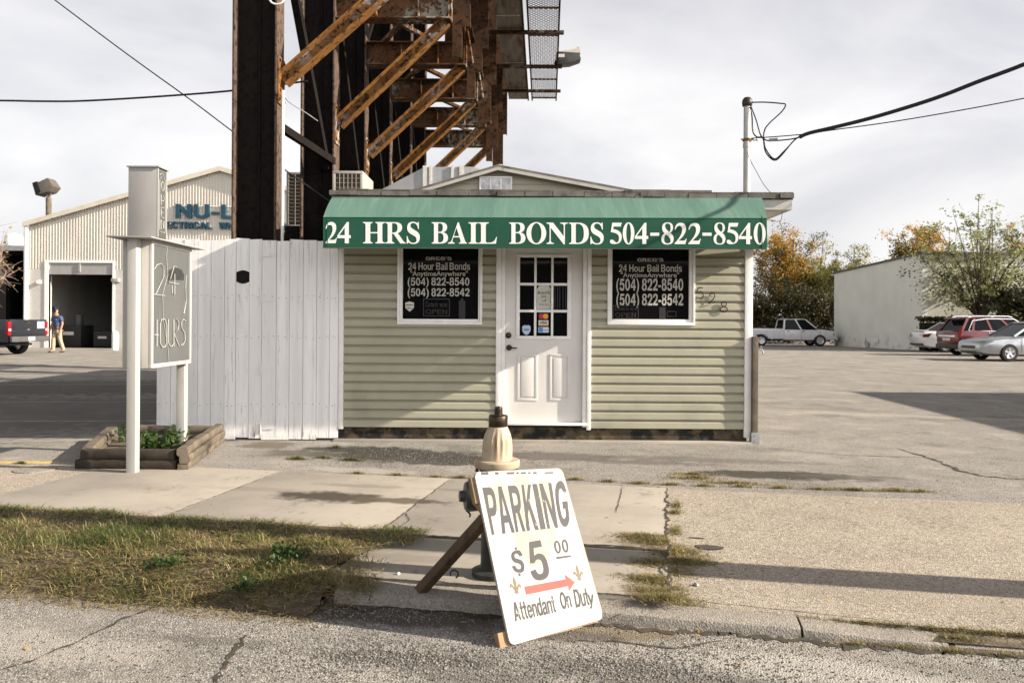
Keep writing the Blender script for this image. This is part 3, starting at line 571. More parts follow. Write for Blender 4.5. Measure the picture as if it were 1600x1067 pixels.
# sheathing behind the siding, with openings
def holes(mb, x0, x1, z0, z1, y0, y1, ops):
    xs = sorted({x0, x1, *[o[0] for o in ops], *[o[1] for o in ops]})
    for a, b in zip(xs[:-1], xs[1:]):
        zz = [(z0, z1)]
        for o in ops:
            if o[0] <= a+1e-6 and o[1] >= b-1e-6: zz = [(z0, o[2]), (o[3], z1)]
        for c, d in zz:
            if d-c > 1e-4: mb.box((a, y0, c), (b, y1, d))
ops = [(W1[0]+.02, W1[1]-.02, W1[2]+.02, W1[3]), (DR[0]+.02, DR[1]-.02, .16, DR[3]), (W2[0]+.02, W2[1]-.02, W2[2]+.02, W2[3])]
holes(mb, XL+.014, XR-.014, .16, 2.68, D+.0145, D+.11, ops)
mb.box((XL+.014, D+.111, .16), (XL+.1, 15, 2.6)); mb.box((XR-.1, D+.111, .16), (XR-.014, 15, 2.6)); mb.box((XL+.1, 14.9, .16), (XR-.1, 15, 2.6))
mb.box((XL+.1, D+.8, .17), (XR-.1, D+.83, 2.6))
mb.build('sheathing', pm('sheathing_board', (.03,.028,.025), None, 5), shop)
M['found'] = pm('mossy_foundation', (.115,.085,.05), (.05,.042,.03), 7, .95, bump=.7, bscale=40, stain=(.012,.012,.010), sscale=6, st=(.42,.6))
mb = MB(); mb.box((XL+.03, D+.012, -.1), (XR-.05, 15, .159))
mb.build('foundation', M['found'], shop)
mb = MB(); mb.box((XL-.05, D-.10, -.1), (XR-.02, D+.011, .022)); mb.build('foundation_ledge', M['walk'], shop, bevel=.008)
# corner trims
for a, b in ((XL-.008, XW(537.5)), (XW(1162.5), XW(1175))):
    mb = MB(); mb.box((a, D-.032, .13 if a < 0 else .06), (b, D+.2, 2.66)); mb.build('corner_trim', M['white_trim'], shop, bevel=.006)
# windows
def window(W, glassx, gz0, label):
    x0, x1, z0, z1 = W
    mb = MB(); t = .028
    gx0, gx1 = glassx
    mb.box((x0, D-.036, z0), (x1, D-.001, z0+t)); mb.box((x0, D-.036, z0+t), (x0+t, D-.001, z1)); mb.box((x1-t, D-.036, z0+t), (x1, D-.001, z1)); mb.box((x0+t, D-.036, z1-t), (x1-t, D-.001, z1))
    # inner sash, stepped back
    mb.box((x0+t, D-.02, z0+t), (x1-t, D+.045, gz0)); mb.box((x0+t, D-.02, gz0), (gx0, D+.045, z1-t)); mb.box((gx1, D-.02, gz0), (x1-t, D+.045, z1-t))
    wo = mb.build('window', M['white_trim'], shop, bevel=.004)
    mb = MB(); mb.box((gx0-.003, D+.012, gz0-.003), (gx1+.003, D+.02, z1-t)); mb.build('pane', M['glass'], wo)
    return wo
w1 = window(W1, (XW(629), XW(747)), ZW(498.5,690), '')
w2 = window(W2, (XW(956), XW(1076)), ZW(499,1015), '')
YG = D+.0095
def wtext(mb, s, px0, px1, py0, py1, bold=.02, y=YG, keep=None, space=1.0):
    fit(mb, sans(s) if 'Anytime' not in s and all(c in SANS or c == ' ' for c in s) else text2d(s, bold, space), [at(px0,py0,y), at(px1,py0,y), at(px1,py1,y), at(px0,py1,y)], 0, keep)
mb = MB()
wtext(mb, "GREG'S", 665, 705.5, 401.5, 406.8, .03, space=1.1)
wtext(mb, "24 Hour Bail Bonds", 638, 734.5, 410.5, 422, .022)
wtext(mb, '"AnytimeAnywhere"', 641, 731, 423.3, 433.8, .008)
wtext(mb, "(504) 822-8540", 637, 733.5, 433.5, 449.2, .03)
wtext(mb, "(504) 822-8542", 637, 733.5, 450, 466, .03)
mb.build('lettering', M['letter_window'], w1)
mb = MB()
wtext(mb, "GREG'S", 995.5, 1036.5, 403.5, 408.8, .03, space=1.1)
wtext(mb, "24 Hour Bail Bonds", 967, 1065.5, 413.5, 425, .022)
wtext(mb, '"AnytimeAnywhere"', 970, 1061, 425.8, 436, .008)
wtext(mb, "(504) 822-8540", 963, 1067.5, 435, 458.5, .03)
wtext(mb, "(504) 822-8542", 963, 1067.5, 458.5, 481.5, .03)
mb.build('lettering', M['letter_window'], w2)
# things showing behind the panes
M['shield'] = pm('shield_sticker', (.55,.53,.47), (.5,.48,.43), 20, .5)
def poly(mb, pts, y, t=.002): mb.prism([at(a, b, y) for a, b in pts], (0, t, 0))
mb = MB(); poly(mb, [(633,473),(640,471),(647,473),(646.5,481),(640,487),(633.5,481)], YG-.001)
s = mb.build('security_sticker', M['shield'], w1); mb = MB(); poly(mb, [(634,476),(646,476),(646,477.2),(634,477.2)], YG-.003); poly(mb, [(636,481),(644,481),(644,482),(636,482)], YG-.003)
mb.build('sticker_print', M['black_metal'], w1)
M['dim'] = NT('dim_sign_and_reflection').done((.017,.017,.018), .5)
M['dimred'] = NT('dim_red_sign_behind_tinted_glass').done((.014,.006,.006), .5)
def frame_px(mb, a, b, c, d, t, y):
    poly(mb, [(a,b),(c,b),(c,b+t),(a,b+t)], y); poly(mb, [(a,d-t),(c,d-t),(c,d),(a,d)], y); poly(mb, [(a,b+t),(a+t,b+t),(a+t,d-t),(a,d-t)], y); poly(mb, [(c-t,b+t),(c,b+t),(c,d-t),(c-t,d-t)], y)
mb = MB(); frame_px(mb, 661, 466.5, 703, 494.5, 1.6, YG-.001); mb2 = MB(); poly(mb2, [(717,470),(720,469),(720,466),(724,466),(724,469),(727,470),(727,498),(717,498)], YG-.001); mb2.build('bottle', M['dim'], w1)
wtext(mb, "Come in", 665, 684, 471, 480, 0); wtext(mb, "WE'RE", 687, 699, 474, 480, .02)
mb.build('open_sign', M['dim'], w1)
mb = MB(); frame_px(mb, 957.5, 477, 998, 498.5, 1.4, YG-.001); mb2 = MB(); poly(mb2, [(1030,480),(1040,480),(1040,498),(1030,498)], YG-.001); mb2.build('bottle', M['dim'], w2); mb2 = MB(); frame_px(mb2, 1042, 486, 1057, 495, 1, YG-.001); mb2.build('small_frame', M['dim'], w2)
wtext(mb, "Come in", 961, 982, 478.8, 485.5, 0); wtext(mb, "WE'RE", 984, 996, 480.5, 485, .02)
mb.build('open_sign', M['dim'], w2)
mb = MB(); wtext(mb, "OPEN", 961, 994, 488, 496, .01); mb.build('open_sign_lettering', M['dimred'], w2)
mb = MB(); wtext(mb, "OPEN", 665, 699, 483, 491, .01); mb.build('open_sign_lettering', M['dimred'], w1)
# door and its casing
mb = MB(); zt = 2.40
for a, b in ((XW(775), XW(783)), (XW(917), XW(923.5))): mb.box((a, D-.034, .135), (b, D+.02, zt))
for a, b in ((XW(783)+.001, XW(789.5)), (XW(910.5), XW(917)-.001)): mb.box((a, D-.018, .165), (b, D+.09, zt))
mb.build('door_frame', M['white_trim'], shop, bevel=.005)
mb = MB(); mb.box((XW(783)+.002, D-.05, ZW(663.5)), (XW(917)-.002, D+.1, ZW(659.5))); mb.build('threshold', M['white_trim'], shop, bevel=.004)
YD = D+.03
mb = MB(); lx0, lx1, lz0, lz1 = XW(812), XW(886.5), ZW(525,850), ZW(402,850)
holes(mb, XW(789.8), XW(910.2), ZW(659), 2.37, YD, YD+.045, [(lx0, lx1, lz0, lz1)])
door = mb.build('door', M['door'], shop)
mb = MB(); xs = [806.5, 812, 834.5, 838.2, 861, 864.6, 886.5, 892]; 
mb.box((XW(806.5), YD-.014, ZW(530,850)), (XW(892), YD-.001, lz0)); mb.box((XW(806.5), YD-.014, lz1), (XW(892), YD-.001, ZW(397,850)))
mb.box((XW(806.5), YD-.014, lz0+.001), (lx0, YD-.001, lz1-.001)); mb.box((lx1, YD-.014, lz0+.001), (XW(892), YD-.001, lz1-.001))
for a, b in ((834.5,838.2),(861,864.6)): mb.box((XW(a), YD-.008, lz0-.0005), (XW(b), YD+.02, lz1))
for a, b in ((442,446),(484,488)):
    for c, d in ((lx0+.0005, XW(834.5)-.0005), (XW(838.2)+.0005, XW(861)-.0005), (XW(864.6)+.0005, lx1-.0005)): mb.box((c, YD-.007, ZW(b,850)), (d, YD+.018, ZW(a,850)))
mb.build('lite_frame', M['white_trim'], door, bevel=.003)
mb = MB(); mb.box((lx0, YD+.021, lz0), (lx1, YD+.027, lz1)); mb.build('door_pane', M['glass'], door)
for a, b in ((808.5, 840.5), (859, 891)):      # two raised panels
    mb = MB(); x0, x1, z0, z1 = XW(a), XW(b), ZW(626.5,850), ZW(553,850); t = .028
    mb.box((x0, YD-.007, z0), (x1, YD-.0005, z0+t)); mb.box((x0, YD-.007, z1-t), (x1, YD-.0005, z1)); mb.box((x0, YD-.007, z0+t+.0005), (x0+t, YD-.0005, z1-t-.0005)); mb.box((x1-t, YD-.007, z0+t+.0005), (x1, YD-.0005, z1-t-.0005))
    mb.box((x0+.045, YD-.009, z0+.045), (x1-.045, YD-.0005, z1-.045)); mb.build('raised_panel', M['door'], door, bevel=.005)
mb = MB(); c = at(794.5, 524, YD); mb.lathe([(.034,0),(.034,-.012),(.028,-.02),(.02,-.024),(0,-.024)], c, 24, axis='Y'); mb.build('deadbolt', M['bronze'], door, smooth=True)
mb = MB(); c = at(795.5, 543, YD); mb.lathe([(.032,0),(.032,-.012),(.016,-.018),(.014,-.05),(0,-.05)], c, 24, axis='Y'); mb.tube([c+Vector((0,-.045,0)), c+Vector((.03,-.052,0)), c+Vector((.075,-.05,-.004)), c+Vector((.088,-.04,-.004))], [.009,.009,.008,.006], 10)
mb.build('door_lever', M['bronze'], door, smooth=True)
YS = YD+.0185
M['pane_reflection'] = NT('painted_pane_reflection').done((.045,.046,.045), .6)  # pale band and faint stripes paint reflections onto the door panes
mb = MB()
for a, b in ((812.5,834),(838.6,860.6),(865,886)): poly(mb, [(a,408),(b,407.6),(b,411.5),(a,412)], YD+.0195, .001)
mb.build('reflection_band', M['pane_reflection'], door)
for a in (866.5, 870.5, 874, 879, 883): mb = MB(); poly(mb, [(a,447),(a+1.3,447),(a+1.3,483.5),(a,483.5)], YD+.0195, .001); mb.build('reflection_stripe', M['dim'], door)
paper = pm('notice_paper', (.52,.52,.47), (.48,.48,.44), 8, .8)
mb = MB(); pts = [(839,483.5),(839,452),(842,447),(849,444.8),(857,446),(860.5,451),(860.5,483.5)]; poly(mb, pts, YS)
mb.build('paper_notice', paper, door)
mb = MB(); Yt = YS-.0008
wtext(mb, "We are at the", 840, 859.5, 455, 459.5, .0, Yt); wtext(mb, "JAIL", 845, 854.5, 461, 466.5, .0, Yt); wtext(mb, "Be Back Soon", 843, 857, 474, 477, 0, Yt)
poly(mb, [(846,470.5),(851,469.5),(851,468.5),(854,468.3),(852,471),(851.5,470.2),(846,471.2)], Yt, .0004)
mb.build('notice_writing', M['black_metal'], door)
# card stickers on the middle lower light
def sticker(name, c, pts, y=YS): mb = MB(); poly(mb, pts, y, .0015); return mb.build(name, NT(name+'_vinyl').done(c, .5), door)
rect = lambda a, b, c, d: [(a,b),(c,b),(c,d),(a,d)]
sticker('card_sticker', (.015,.02,.06), rect(841.5,489.5,857,499))
def circ(cx, cy, rx, ry=None, n=20): ry = ry or rx; return [(cx+rx*math.cos(2*math.pi*k/n), cy+ry*math.sin(2*math.pi*k/n)) for k in range(n)]
sticker('sticker_disc', (.50,.02,.015), circ(846.2,494.2,4), YS-.002); sticker('sticker_disc', (.75,.32,.02), circ(852.6,494.2,4), YS-.003)
sticker('card_sticker', (.62,.61,.58), rect(841.5,500.3,857,509)); sticker('sticker_band', (.62,.36,.08), rect(841.5,507.2,857,509), YS-.002)
mb = MB(); fit(mb, text2d('VISA', .03), [at(843.5,501.8,YS-.003), at(855.2,501.8,YS-.003), at(854.6,506,YS-.003), at(842.9,506,YS-.003)]); mb.build('sticker_print', NT('navy_print').done((.02,.03,.12), .5), door)
sticker('card_sticker', (.60,.62,.62), rect(841,511,857.5,519.6)); sticker('sticker_block', (.06,.22,.48), rect(841.6,511.6,848.5,519), YS-.002); sticker('sticker_block', (.2,.4,.6), rect(849.5,515,857,517), YS-.002)
sticker('security_sticker', (.40,.52,.62), [(816,510),(819,508),(822.5,508.5),(826,508),(829,510),(828.8,517),(826,521.5),(822.5,523.5),(819,521.5),(816.2,517)])
sticker('sticker_block', (.08,.16,.36), rect(818.5,514,826.5,516.3), YS-.002)
# house number 528, each figure a bent metal strip standing off the wall
for d, (cx, cy), strokes in (('5', (1094,458), [[(4,-8),(-3,-8),(-4,-1),(1,-2.5),(4.5,1),(4.5,5),(1,8),(-4,7)]]),
                             ('2', (1112,466), [[(-3,-3),(-2.5,-6),(1,-8),(4.5,-6),(4.5,-2),(1,3),(-5,8),(1,7),(5,6)]]),
                             ('8', (1131,479), [[(0,-8),(3.5,-6),(3.5,-2),(0,0),(-3.5,-2),(-3.5,-6),(0,-8)], [(0,0),(5,2.5),(5,6),(0,8.5),(-5,6),(-5,2.5),(0,0)]])):
    mb = MB()
    for s in strokes:
        q = []
        for i in range(len(s)-1):
            for k in range(4):
                t = k/4; p0, p1, p2, p3 = s[max(i-1,0)], s[i], s[i+1], s[min(i+2,len(s)-1)]
                q.append(tuple(.5*((2*p1[j])+(-p0[j]+p2[j])*t+(2*p0[j]-5*p1[j]+4*p2[j]-p3[j])*t*t+(-p0[j]+3*p1[j]-3*p2[j]+p3[j])*t**3) for j in (0,1)))
        q.append(s[-1]); mb.tube([at(cx+a, cy+b, D-.038) for a, b in q], .0055, 6)
    a = at(cx, cy-3, D-.038); mb.tube([a, a+Vector((0,.03,0))], .003, 6)
    mb.build('house_number', M['bronze'], shop, smooth=True)
# awning
AY, YB = 8.05, D
def A(px, py, y): return at(px, py, y)
YE = 8.566; TLb, TRb = A(519,309,YE), A(1178,309,YE); TLf, TRf = A(505,340,AY), A(1198,341.5,AY); BLf, BRf = A(505,386,AY), A(1198,388,AY)
BLb = Vector((TLb.x, YB-.02, BLf.z+.07)); BRb = Vector((XW(1199), YB-.02, BRf.z+.07)); TRe = A(1190,309,YE)
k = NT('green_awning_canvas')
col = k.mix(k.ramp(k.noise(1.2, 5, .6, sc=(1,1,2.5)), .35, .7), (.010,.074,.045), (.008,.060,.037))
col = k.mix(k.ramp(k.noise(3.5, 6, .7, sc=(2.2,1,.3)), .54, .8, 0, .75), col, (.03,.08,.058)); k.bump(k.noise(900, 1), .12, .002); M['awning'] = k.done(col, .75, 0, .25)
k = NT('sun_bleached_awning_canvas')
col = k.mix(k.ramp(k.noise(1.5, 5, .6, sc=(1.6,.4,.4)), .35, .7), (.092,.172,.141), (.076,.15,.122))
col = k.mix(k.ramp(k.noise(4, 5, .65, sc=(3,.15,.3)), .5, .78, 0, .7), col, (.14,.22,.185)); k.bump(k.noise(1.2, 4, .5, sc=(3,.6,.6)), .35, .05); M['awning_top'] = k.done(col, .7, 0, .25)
def sheet(name, q, mat, par, t=.004, sub=1, sag=0):
    a, b, c, d = q; nx = 28; mb = MB(); ny = 6
    nrm = (b-a).cross(d-a).normalized()
    for s in (0, 1):
        for j in range(ny+1):
            for i in range(nx+1):
                u, v = i/nx, j/ny
                p = (a*(1-u)+b*u)*(1-v) + (d*(1-u)+c*u)*v
                w_ = sag*math.sin(math.pi*v)*(.6+.4*math.cos(u*14*math.pi))
                mb.v.append(tuple(p - nrm*w_ - nrm*t*s))
    N = (nx+1)*(ny+1)
    for s in (0, 1):
        for j in range(ny):
            for i in range(nx):
                e = s*N+j*(nx+1)+i; mb.f.append((e, e+1, e+nx+2, e+nx+1)); mb.m.append(0)
    for i in range(nx):
        for j in (0, ny): e = j*(nx+1)+i; mb.f.append((e, e+1, N+e+1, N+e)); mb.m.append(0)
    for j in range(ny):
        for i in (0, nx): e = j*(nx+1)+i; mb.f.append((e, e+nx+1, N+e+nx+1, N+e)); mb.m.append(0)
    return mb.build(name, mat, par, smooth=True)
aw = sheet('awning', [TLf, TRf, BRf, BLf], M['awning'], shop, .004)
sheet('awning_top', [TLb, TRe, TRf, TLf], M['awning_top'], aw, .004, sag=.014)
mb = MB(); mb.prism([TLb, TLf, BLf, BLb], (.004,0,0)); mb.build('awning_end', M['awning'], aw)
mb = MB(); mb.prism([TRe, TRf, BRf, BRb], (-.004,0,0)); mb.build('awning_end', M['awning'], aw)
mb = MB()
for q in ([A(1177,309,YE-.004), A(1191,341,AY-.004), A(1191,388,AY-.006)], [A(524,309,YE-.004), A(512,340,AY-.004), A(512,386,AY-.006)], [TLf+Vector((0,-.003,0)), TRf+Vector((0,-.003,0))], [BLf+Vector((0,-.003,0)), BRf+Vector((0,-.003,0))]):
    mb.tube(q, .0042, 6)
mb.build('seam', M['awning'], aw, smooth=True)
mb = MB()                                     # pipe frame inside
for p, q in ((BLf, BRf), (TLf, TRf), (BLb, BLf), (BRb, BRf)): mb.tube([Vector(p)+Vector((0,.02,.0)), Vector(q)+Vector((0,.02,0))], .012, 8)
for t in (.25, .5, .75): mb.tube([TLb+(TRb-TLb)*t+Vector((0,0,-.03)), TLf+(TRf-TLf)*t+Vector((0,.03,-.02)), BLf+(BRf-BLf)*t+Vector((0,.03,.01))], .011, 8)
mb.build('awning_frame', M['galv'], aw, smooth=True)
mb = MB(); y = AY-.0065
ys = lambda px: 2.0*(px-520)/680              # the row follows the slightly tilted valance
for ch, a, b in (('2',508.5,526.5),('4',527,548),('H',567,601.5),('R',602,634),('S',635.5,656),('B',674.5,700),('A',699.8,729.5),('I',732,747),('L',747.5,776.5),
                 ('B',795.5,821),('O',822.5,853.5),('N',853.8,887.5),('D',889,920),('S',922.5,943.3)):
    if a in (567,674.5,795.5): mb.build('lettering', M['letter_white'], aw); mb = MB()
    t, bt = 347+ys(a), 380.3+ys(a); fit(mb, GL[ch], [A(a,t,y), A(b,t,y), A(b,bt,y), A(a,bt,y)], 0, (0,100) if ch in 'OSN' else None)
mb.build('lettering', M['letter_white'], aw)
mb = MB()
for ch, a, b in (('5',953,971.6),('0',973,991.3),('4',992,1012.8),('-',1016,1030),('8',1033.3,1052.5),('2',1054,1073),('2',1075.5,1095),('-',1097.5,1111.8),('8',1115,1133.5),('5',1135.5,1153.8),('4',1154.5,1175),('0',1177.6,1196.3)):
    t, bt = 347.6+ys(a)*.5, 380.8+ys(a)*.5
    if ch == '-': t, bt = 363.8, 368.6
    fit(mb, GL[ch], [A(a,t,y), A(b,t,y), A(b,bt,y), A(a,bt,y)], 0, (0,100) if ch in '08' else None)
mb.build('lettering', M['letter_white'], aw)
# roof
M['shingle'] = pm('worn_shingles', (.155,.142,.125), (.09,.083,.075), 7, .95, bump=.8, bscale=90, stain=(.04,.038,.035), sscale=5, st=(.55,.7))
EYE = 8.58; xl, xr = (514-800)/F*EYE, (1238-800)/F*EYE
mb = MB(); mb.add([(xl,EYE,2.675),(xr,EYE,2.66),(xr,10.75,3.0),(xl,10.75,3.0),(xl,EYE,2.70),(xr,EYE,2.685),(xr,10.75,3.04),(xl,10.75,3.04)], [(0,3,2,1),(4,5,6,7),(0,1,5,4),(1,2,6,5),(2,3,7,6),(3,0,4,7)])
gy, pk = 10.6, at(778,264,10.6); gl_, gr_ = pk + Vector((-1.82,0,-.55)), pk + Vector((3.2,0,-.575))
for e in ((gl_, pk), (pk, gr_)):
    a, b = e; a = a+Vector((0,-.12,0)); b = b+Vector((0,-.12,0)); up = Vector((0,0,.035)); bk = Vector((0,5.2,0))
    mb.add([a,b,b+bk,a+bk,a+up,b+up,b+bk+up,a+bk+up], [(0,3,2,1),(4,5,6,7),(0,1,5,4),(1,2,6,5),(2,3,7,6),(3,0,4,7)])
roof = mb.build('roof', M['shingle'], shop)
mb = MB(); x = xl
while x < xr-.02:                              # two butt rows of shingle tabs at the eave
    wd = random.choice((.26,.3,.3,.34)); x2 = min(x+wd, xr); dz = random.uniform(-.006,.006); z = 2.688-.012*(x-xl)/(xr-xl)
    mb.box((x+.003, EYE-.035+random.uniform(-.008,.008), z+dz-.003), (x2-.003, EYE+.22, z+.045+dz))
    x = x2
x = xl+.1
while x < xr-.05:
    x2 = min(x+random.uniform(.2,.5), xr); z = 2.738-.012*(x-xl)/(xr-xl); h = random.choice((.012,.016,.02,.03)); mb.box((x, EYE-.02+random.uniform(-.01,.02), z), (x2-.004, EYE+.3, z+h)); x = x2
a = A(985,318,EYE-.06); b = A(1003,304,EYE-.05)
mb.prism([A(985,317,EYE-.05), A(994,318,EYE-.05), A(1007,305.5,EYE-.04), A(995,305.5,EYE-.04)], (0,.006,0))
for c in (880, 1050, 640): mb.prism([A(c-22,301.5,EYE-.03), A(c+20,299.3,EYE-.03), A(c+21,301,EYE-.03), A(c+10,302.5,EYE-.03)], (0,.2,.02))
mb.build('shingle_edge', M['shingle'], roof)
mb = MB()                                      # fascia, soffit, rake boards
mb.box((XR-.05, EYE+.0, 2.555), (xr-.01, EYE+.024, 2.66)); mb.box((xr-.034, EYE+.0245, 2.555), (xr-.01, 10.5, 2.66)); mb.box((xl+.02, EYE+.012, 2.60), (XR-.051, EYE+.03, 2.672))
mb.box((XR+.001, EYE+.03, 2.56), (xr-.036, 10.5, 2.585)); mb.box((xl+.03, EYE+.031, 2.61), (XR, D-.02, 2.63))
for a, b in ((gl_, pk), (pk, gr_)):
    a = a+Vector((0,-.14,-.062)); b = b+Vector((0,-.14,-.062)); mb.add([a+Vector((0,0,.02)),b+Vector((0,0,.02)),b+Vector((0,.03,.02)),a+Vector((0,.03,.02)),a+Vector((0,0,.06)),b+Vector((0,0,.06)),b+Vector((0,.03,.06)),a+Vector((0,.03,.06))], [(0,3,2,1),(4,5,6,7),(0,1,5,4),(1,2,6,5),(2,3,7,6),(3,0,4,7)])
mb.build('fascia', M['pale_post'], roof)
mb = MB()                                      # gable siding, clipped to the roof slope
z = 2.70
while z < pk.z-.02:
    z2 = min(z+.115, pk.z-.001)
    def xa(zz): t = (pk.z-zz)/.55; return pk.x-1.82*t
    def xb(zz): t = (pk.z-zz)/.575; return pk.x+3.2*t
    mb.add([(xa(z),gy-.02,z),(xb(z),gy-.02,z),(xb(z2),gy-.005,z2),(xa(z2),gy-.005,z2),(xa(z),gy+.02,z),(xb(z),gy+.02,z)], [(0,1,2,3),(0,4,5,1)]); z = z2
gab = mb.build('gable_siding', M['siding'], shop)
mb = MB(); c = [at(749,276,gy-.03), at(800,300,gy-.03)]
x0, x1, z1, z0 = c[0].x, c[1].x, c[0].z, c[1].z-.03
t = .022
mb.box((x0,gy-.06,z0),(x1,gy-.03,z0+t)); mb.box((x0,gy-.06,z1-t),(x1,gy-.03,z1))
for i in range(4): xx = x0+(x1-x0-t)*i/3; mb.box((xx,gy-.06,z0+t+.0005),(xx+t,gy-.03,z1-t-.0005))
vent = mb.build('gable_window', M['white_trim'], shop, bevel=.004)
kk = NT('wavy_frosted_glass'); kk.bump(kk.noise(9, 3, .5), .9, .05); fm = kk.done(kk.mix(kk.ramp(kk.noise(7,4,.6), .35, .65), (.66,.66,.67), (.42,.42,.44)), .2)
mb = MB(); mb.box((x0+.01,gy-.045,z0+.01),(x1-.01,gy-.035,z1-.01)); mb.build('frosted_pane', fm, vent)
mb = MB(); p = at(1178,434,D+.25); mb.lathe([(.028,-.05),(.034,-.03),(.034,.04),(.022,.055),(0,.055)], (XR+.045, D+.25, p.z), 20); mb.box((XR, D+.22, p.z-.04), (XR+.03, D+.28, p.z+.05))
mb.build('wall_lamp', M['white_trim'], shop, smooth=True)

# wooden stake with its steel base beside the shop corner
po = at(1179, 690, 8.82); t = thing('wooden_post', (po.x, 8.82, 0), 'short grey weathered wooden post on a bracket beside the right shop corner', 'post')
xa, xb = at(1174.5,600,8.82).x, at(1183.5,600,8.82).x
mb = MB(); mb.box((xa,8.79,.06),(xb,8.85,at(1179,526,8.82).z)); mb.build('timber', M['wood_old'], t, bevel=.004)
mb = MB(); mb.box((xa-.012,8.775,-.02),(xb+.010,8.789,.125)); mb.box((xb+.0005,8.789,-.02),(xb+.012,8.86,.125)); mb.box((xa-.012,8.789,-.02),(xa-.0005,8.86,.125)); br = mb.build('bracket', M['galv'], t)
mb = MB()
for dz in (.035, .095): mb.lathe([(.008,0),(.008,-.008),(0,-.008)], ((xa+xb)/2, 8.775, dz), 8, axis='Y')
mb.build('bolt', M['galv'], br)
mb = MB(); q = at(1187,546,8.82); mb.tube([(xb,8.82,q.z),(xb+.05,8.82,q.z),(xb+.055,8.8,q.z-.05)], .009, 8); mb.tube([(xb+.03,8.82,q.z),(xb+.03,8.82,q.z+.03)], .006, 8); mb.lathe([(.02,0),(.02,.008),(0,.008)], (xb+.03,8.82,q.z+.03), 12)
mb.build('tap', M['galv'], t, smooth=True)
# ------------------------------------------------------------ white plank fence with a gate
M['fence'] = None
k = NT('flaking_white_paint')
col = k.mix(k.ramp(k.noise(3, 5, .6, sc=(2,1,.3)), .35, .7), (.80,.80,.80), (.70,.70,.70))
col = k.mix(k.ramp(k.noise(3.6, 2, .5, sc=(2,1,.03)), .42, .6, 0, .7), col, (.66,.655,.645))
col = k.mix(k.ramp(k.noise(26, 5, .7, sc=(1.6,1,.06)), .56, .68, 0, .6), col, (.47,.45,.42))
col = k.mix(k.ramp(k.noise(9, 7, .75, sc=(3,1,.18)), .60, .70), col, (.42,.38,.33))
sx = k.n('ShaderNodeSeparateXYZ'); k.l(k.P, sx.inputs[0])
col = k.mix(k.math('MULTIPLY', k.ramp(sx.outputs[2], .32, .0), k.ramp(k.noise(13, 6, .75, sc=(2.4,1,.3)), .52, .66)), col, (.27,.235,.19))
k.bump(k.noise(30, 5, .65, sc=(2,1,.1)), .3, .006); M['fence'] = k.done(col, .7, 0, .3)
YF = D-.005
fence = thing('plank_fence', (-2.9, D, 0), 'tall white painted plank fence with a gate beside the green shop', 'fence')
edges = [247, 268.5, 289.5, 310.5, 331, 352, 369.5, 390.5, 410, 432.5, 453, 474.5, 495.5, 516, 529.5]
def plank(mb, a, b, zb, zt, y=YF, hole=None):
    x0, x1 = XW(a)+.0022, XW(b)-.0022; y = y+random.uniform(-.004,.004); th = .02
    tl, tr = zt+random.uniform(-.006,.006), zt+random.uniform(-.006,.006)
    if hole:
        n = 8; m1, m2, m3 = hole
        low = [(x0, zb),(x1, zb)] + [(x1-(x1-x0)*i/n, m1-.022*math.sin(math.pi*i/n)) for i in range(n+1)]
        up = [(x0, tl),(x1, tr)] + [(x1-(x1-x0)*i/n, m2+.022*math.sin(math.pi*i/n)) for i in range(n+1)]
        for q in (low, up): mb.prism([(x, y-th, z) for x, z in q], (0, th, 0))
    else:
        mb.prism([(x0,y-th,zb),(x1,y-th,zb),(x1,y-th,tr),(x0,y-th,tl)], (0,th,0))
zt = ZW(375, 400)
for nm, rng_ in (('fence_panel', range(0, 8)), ('gate_panel', range(8, 14))):
    mb = MB()
    for i in rng_:
        zb = .10 if i < 3 else .014+random.uniform(-.014,.02)
        hl = (ZW(440.5,380), ZW(425.5,380), 0) if i == 6 else None
        for zz in (.395, 1.145, 1.595):
            for xx in (XW(edges[i])+.035, XW(edges[i+1])-.035):
                a_ = random.uniform(-.008,.008); mb.lathe([(.0045,-.027),(.0045,-.0265),(0,-.026)], (xx+a_, YF-.0005, zz+random.uniform(-.02,.02)), 6, 1, axis='Y')
        plank(mb, edges[i], edges[i+1], zb, zt + .012*math.sin(i*1.3) - (.015 if i > 10 else 0), hole=hl)
    x0, x1 = XW(edges[rng_[0]])+.004, XW(edges[rng_[-1]+1])-.004
    for z in (.35, 1.1, 1.55): mb.box((x0, YF+.006, z), (x1, YF+.044, z+.09))
    mb.build(nm, [M['fence'], M['rust_dark']], fence)
mb = MB(); mb.box((XW(531), YF-.015, .14), (XL-.012, D+.05, 2.2)); mb.build('gate_post', M['fence'], fence, bevel=.004)
mb = MB(); mb.box((XW(368), YF+.007, ZW(446)), (XW(393), YF+.012, ZW(420))); mb.build('peep_hole_backing', NT('hole_dark_sheet').done((.004,.004,.004), .9), fence)  # black sheet added behind the hole to make it look dark
for yy in (399, 469, 577, 668):
    mb = MB(); x, z = XW(409.5), ZW(yy, 409); y = YF-.033
    mb.box((x-.03, y, z-.055), (x-.004, y+.005, z+.055)); mb.lathe([(.009,-.06),(.009,.06)], (x, y, z), 10); mb.add([(x+.004,y,z-.02),(x+.15,y,z-.007),(x+.15,y,z+.007),(x+.004,y,z+.02),(x+.004,y+.005,z-.02),(x+.15,y+.005,z-.007),(x+.15,y+.005,z+.007),(x+.004,y+.005,z+.02)], [(0,1,2,3),(7,6,5,4),(0,4,5,1),(1,5,6,2),(2,6,7,3),(3,7,4,0)])
    mb.build('hinge', M['fence'], fence, smooth=True)

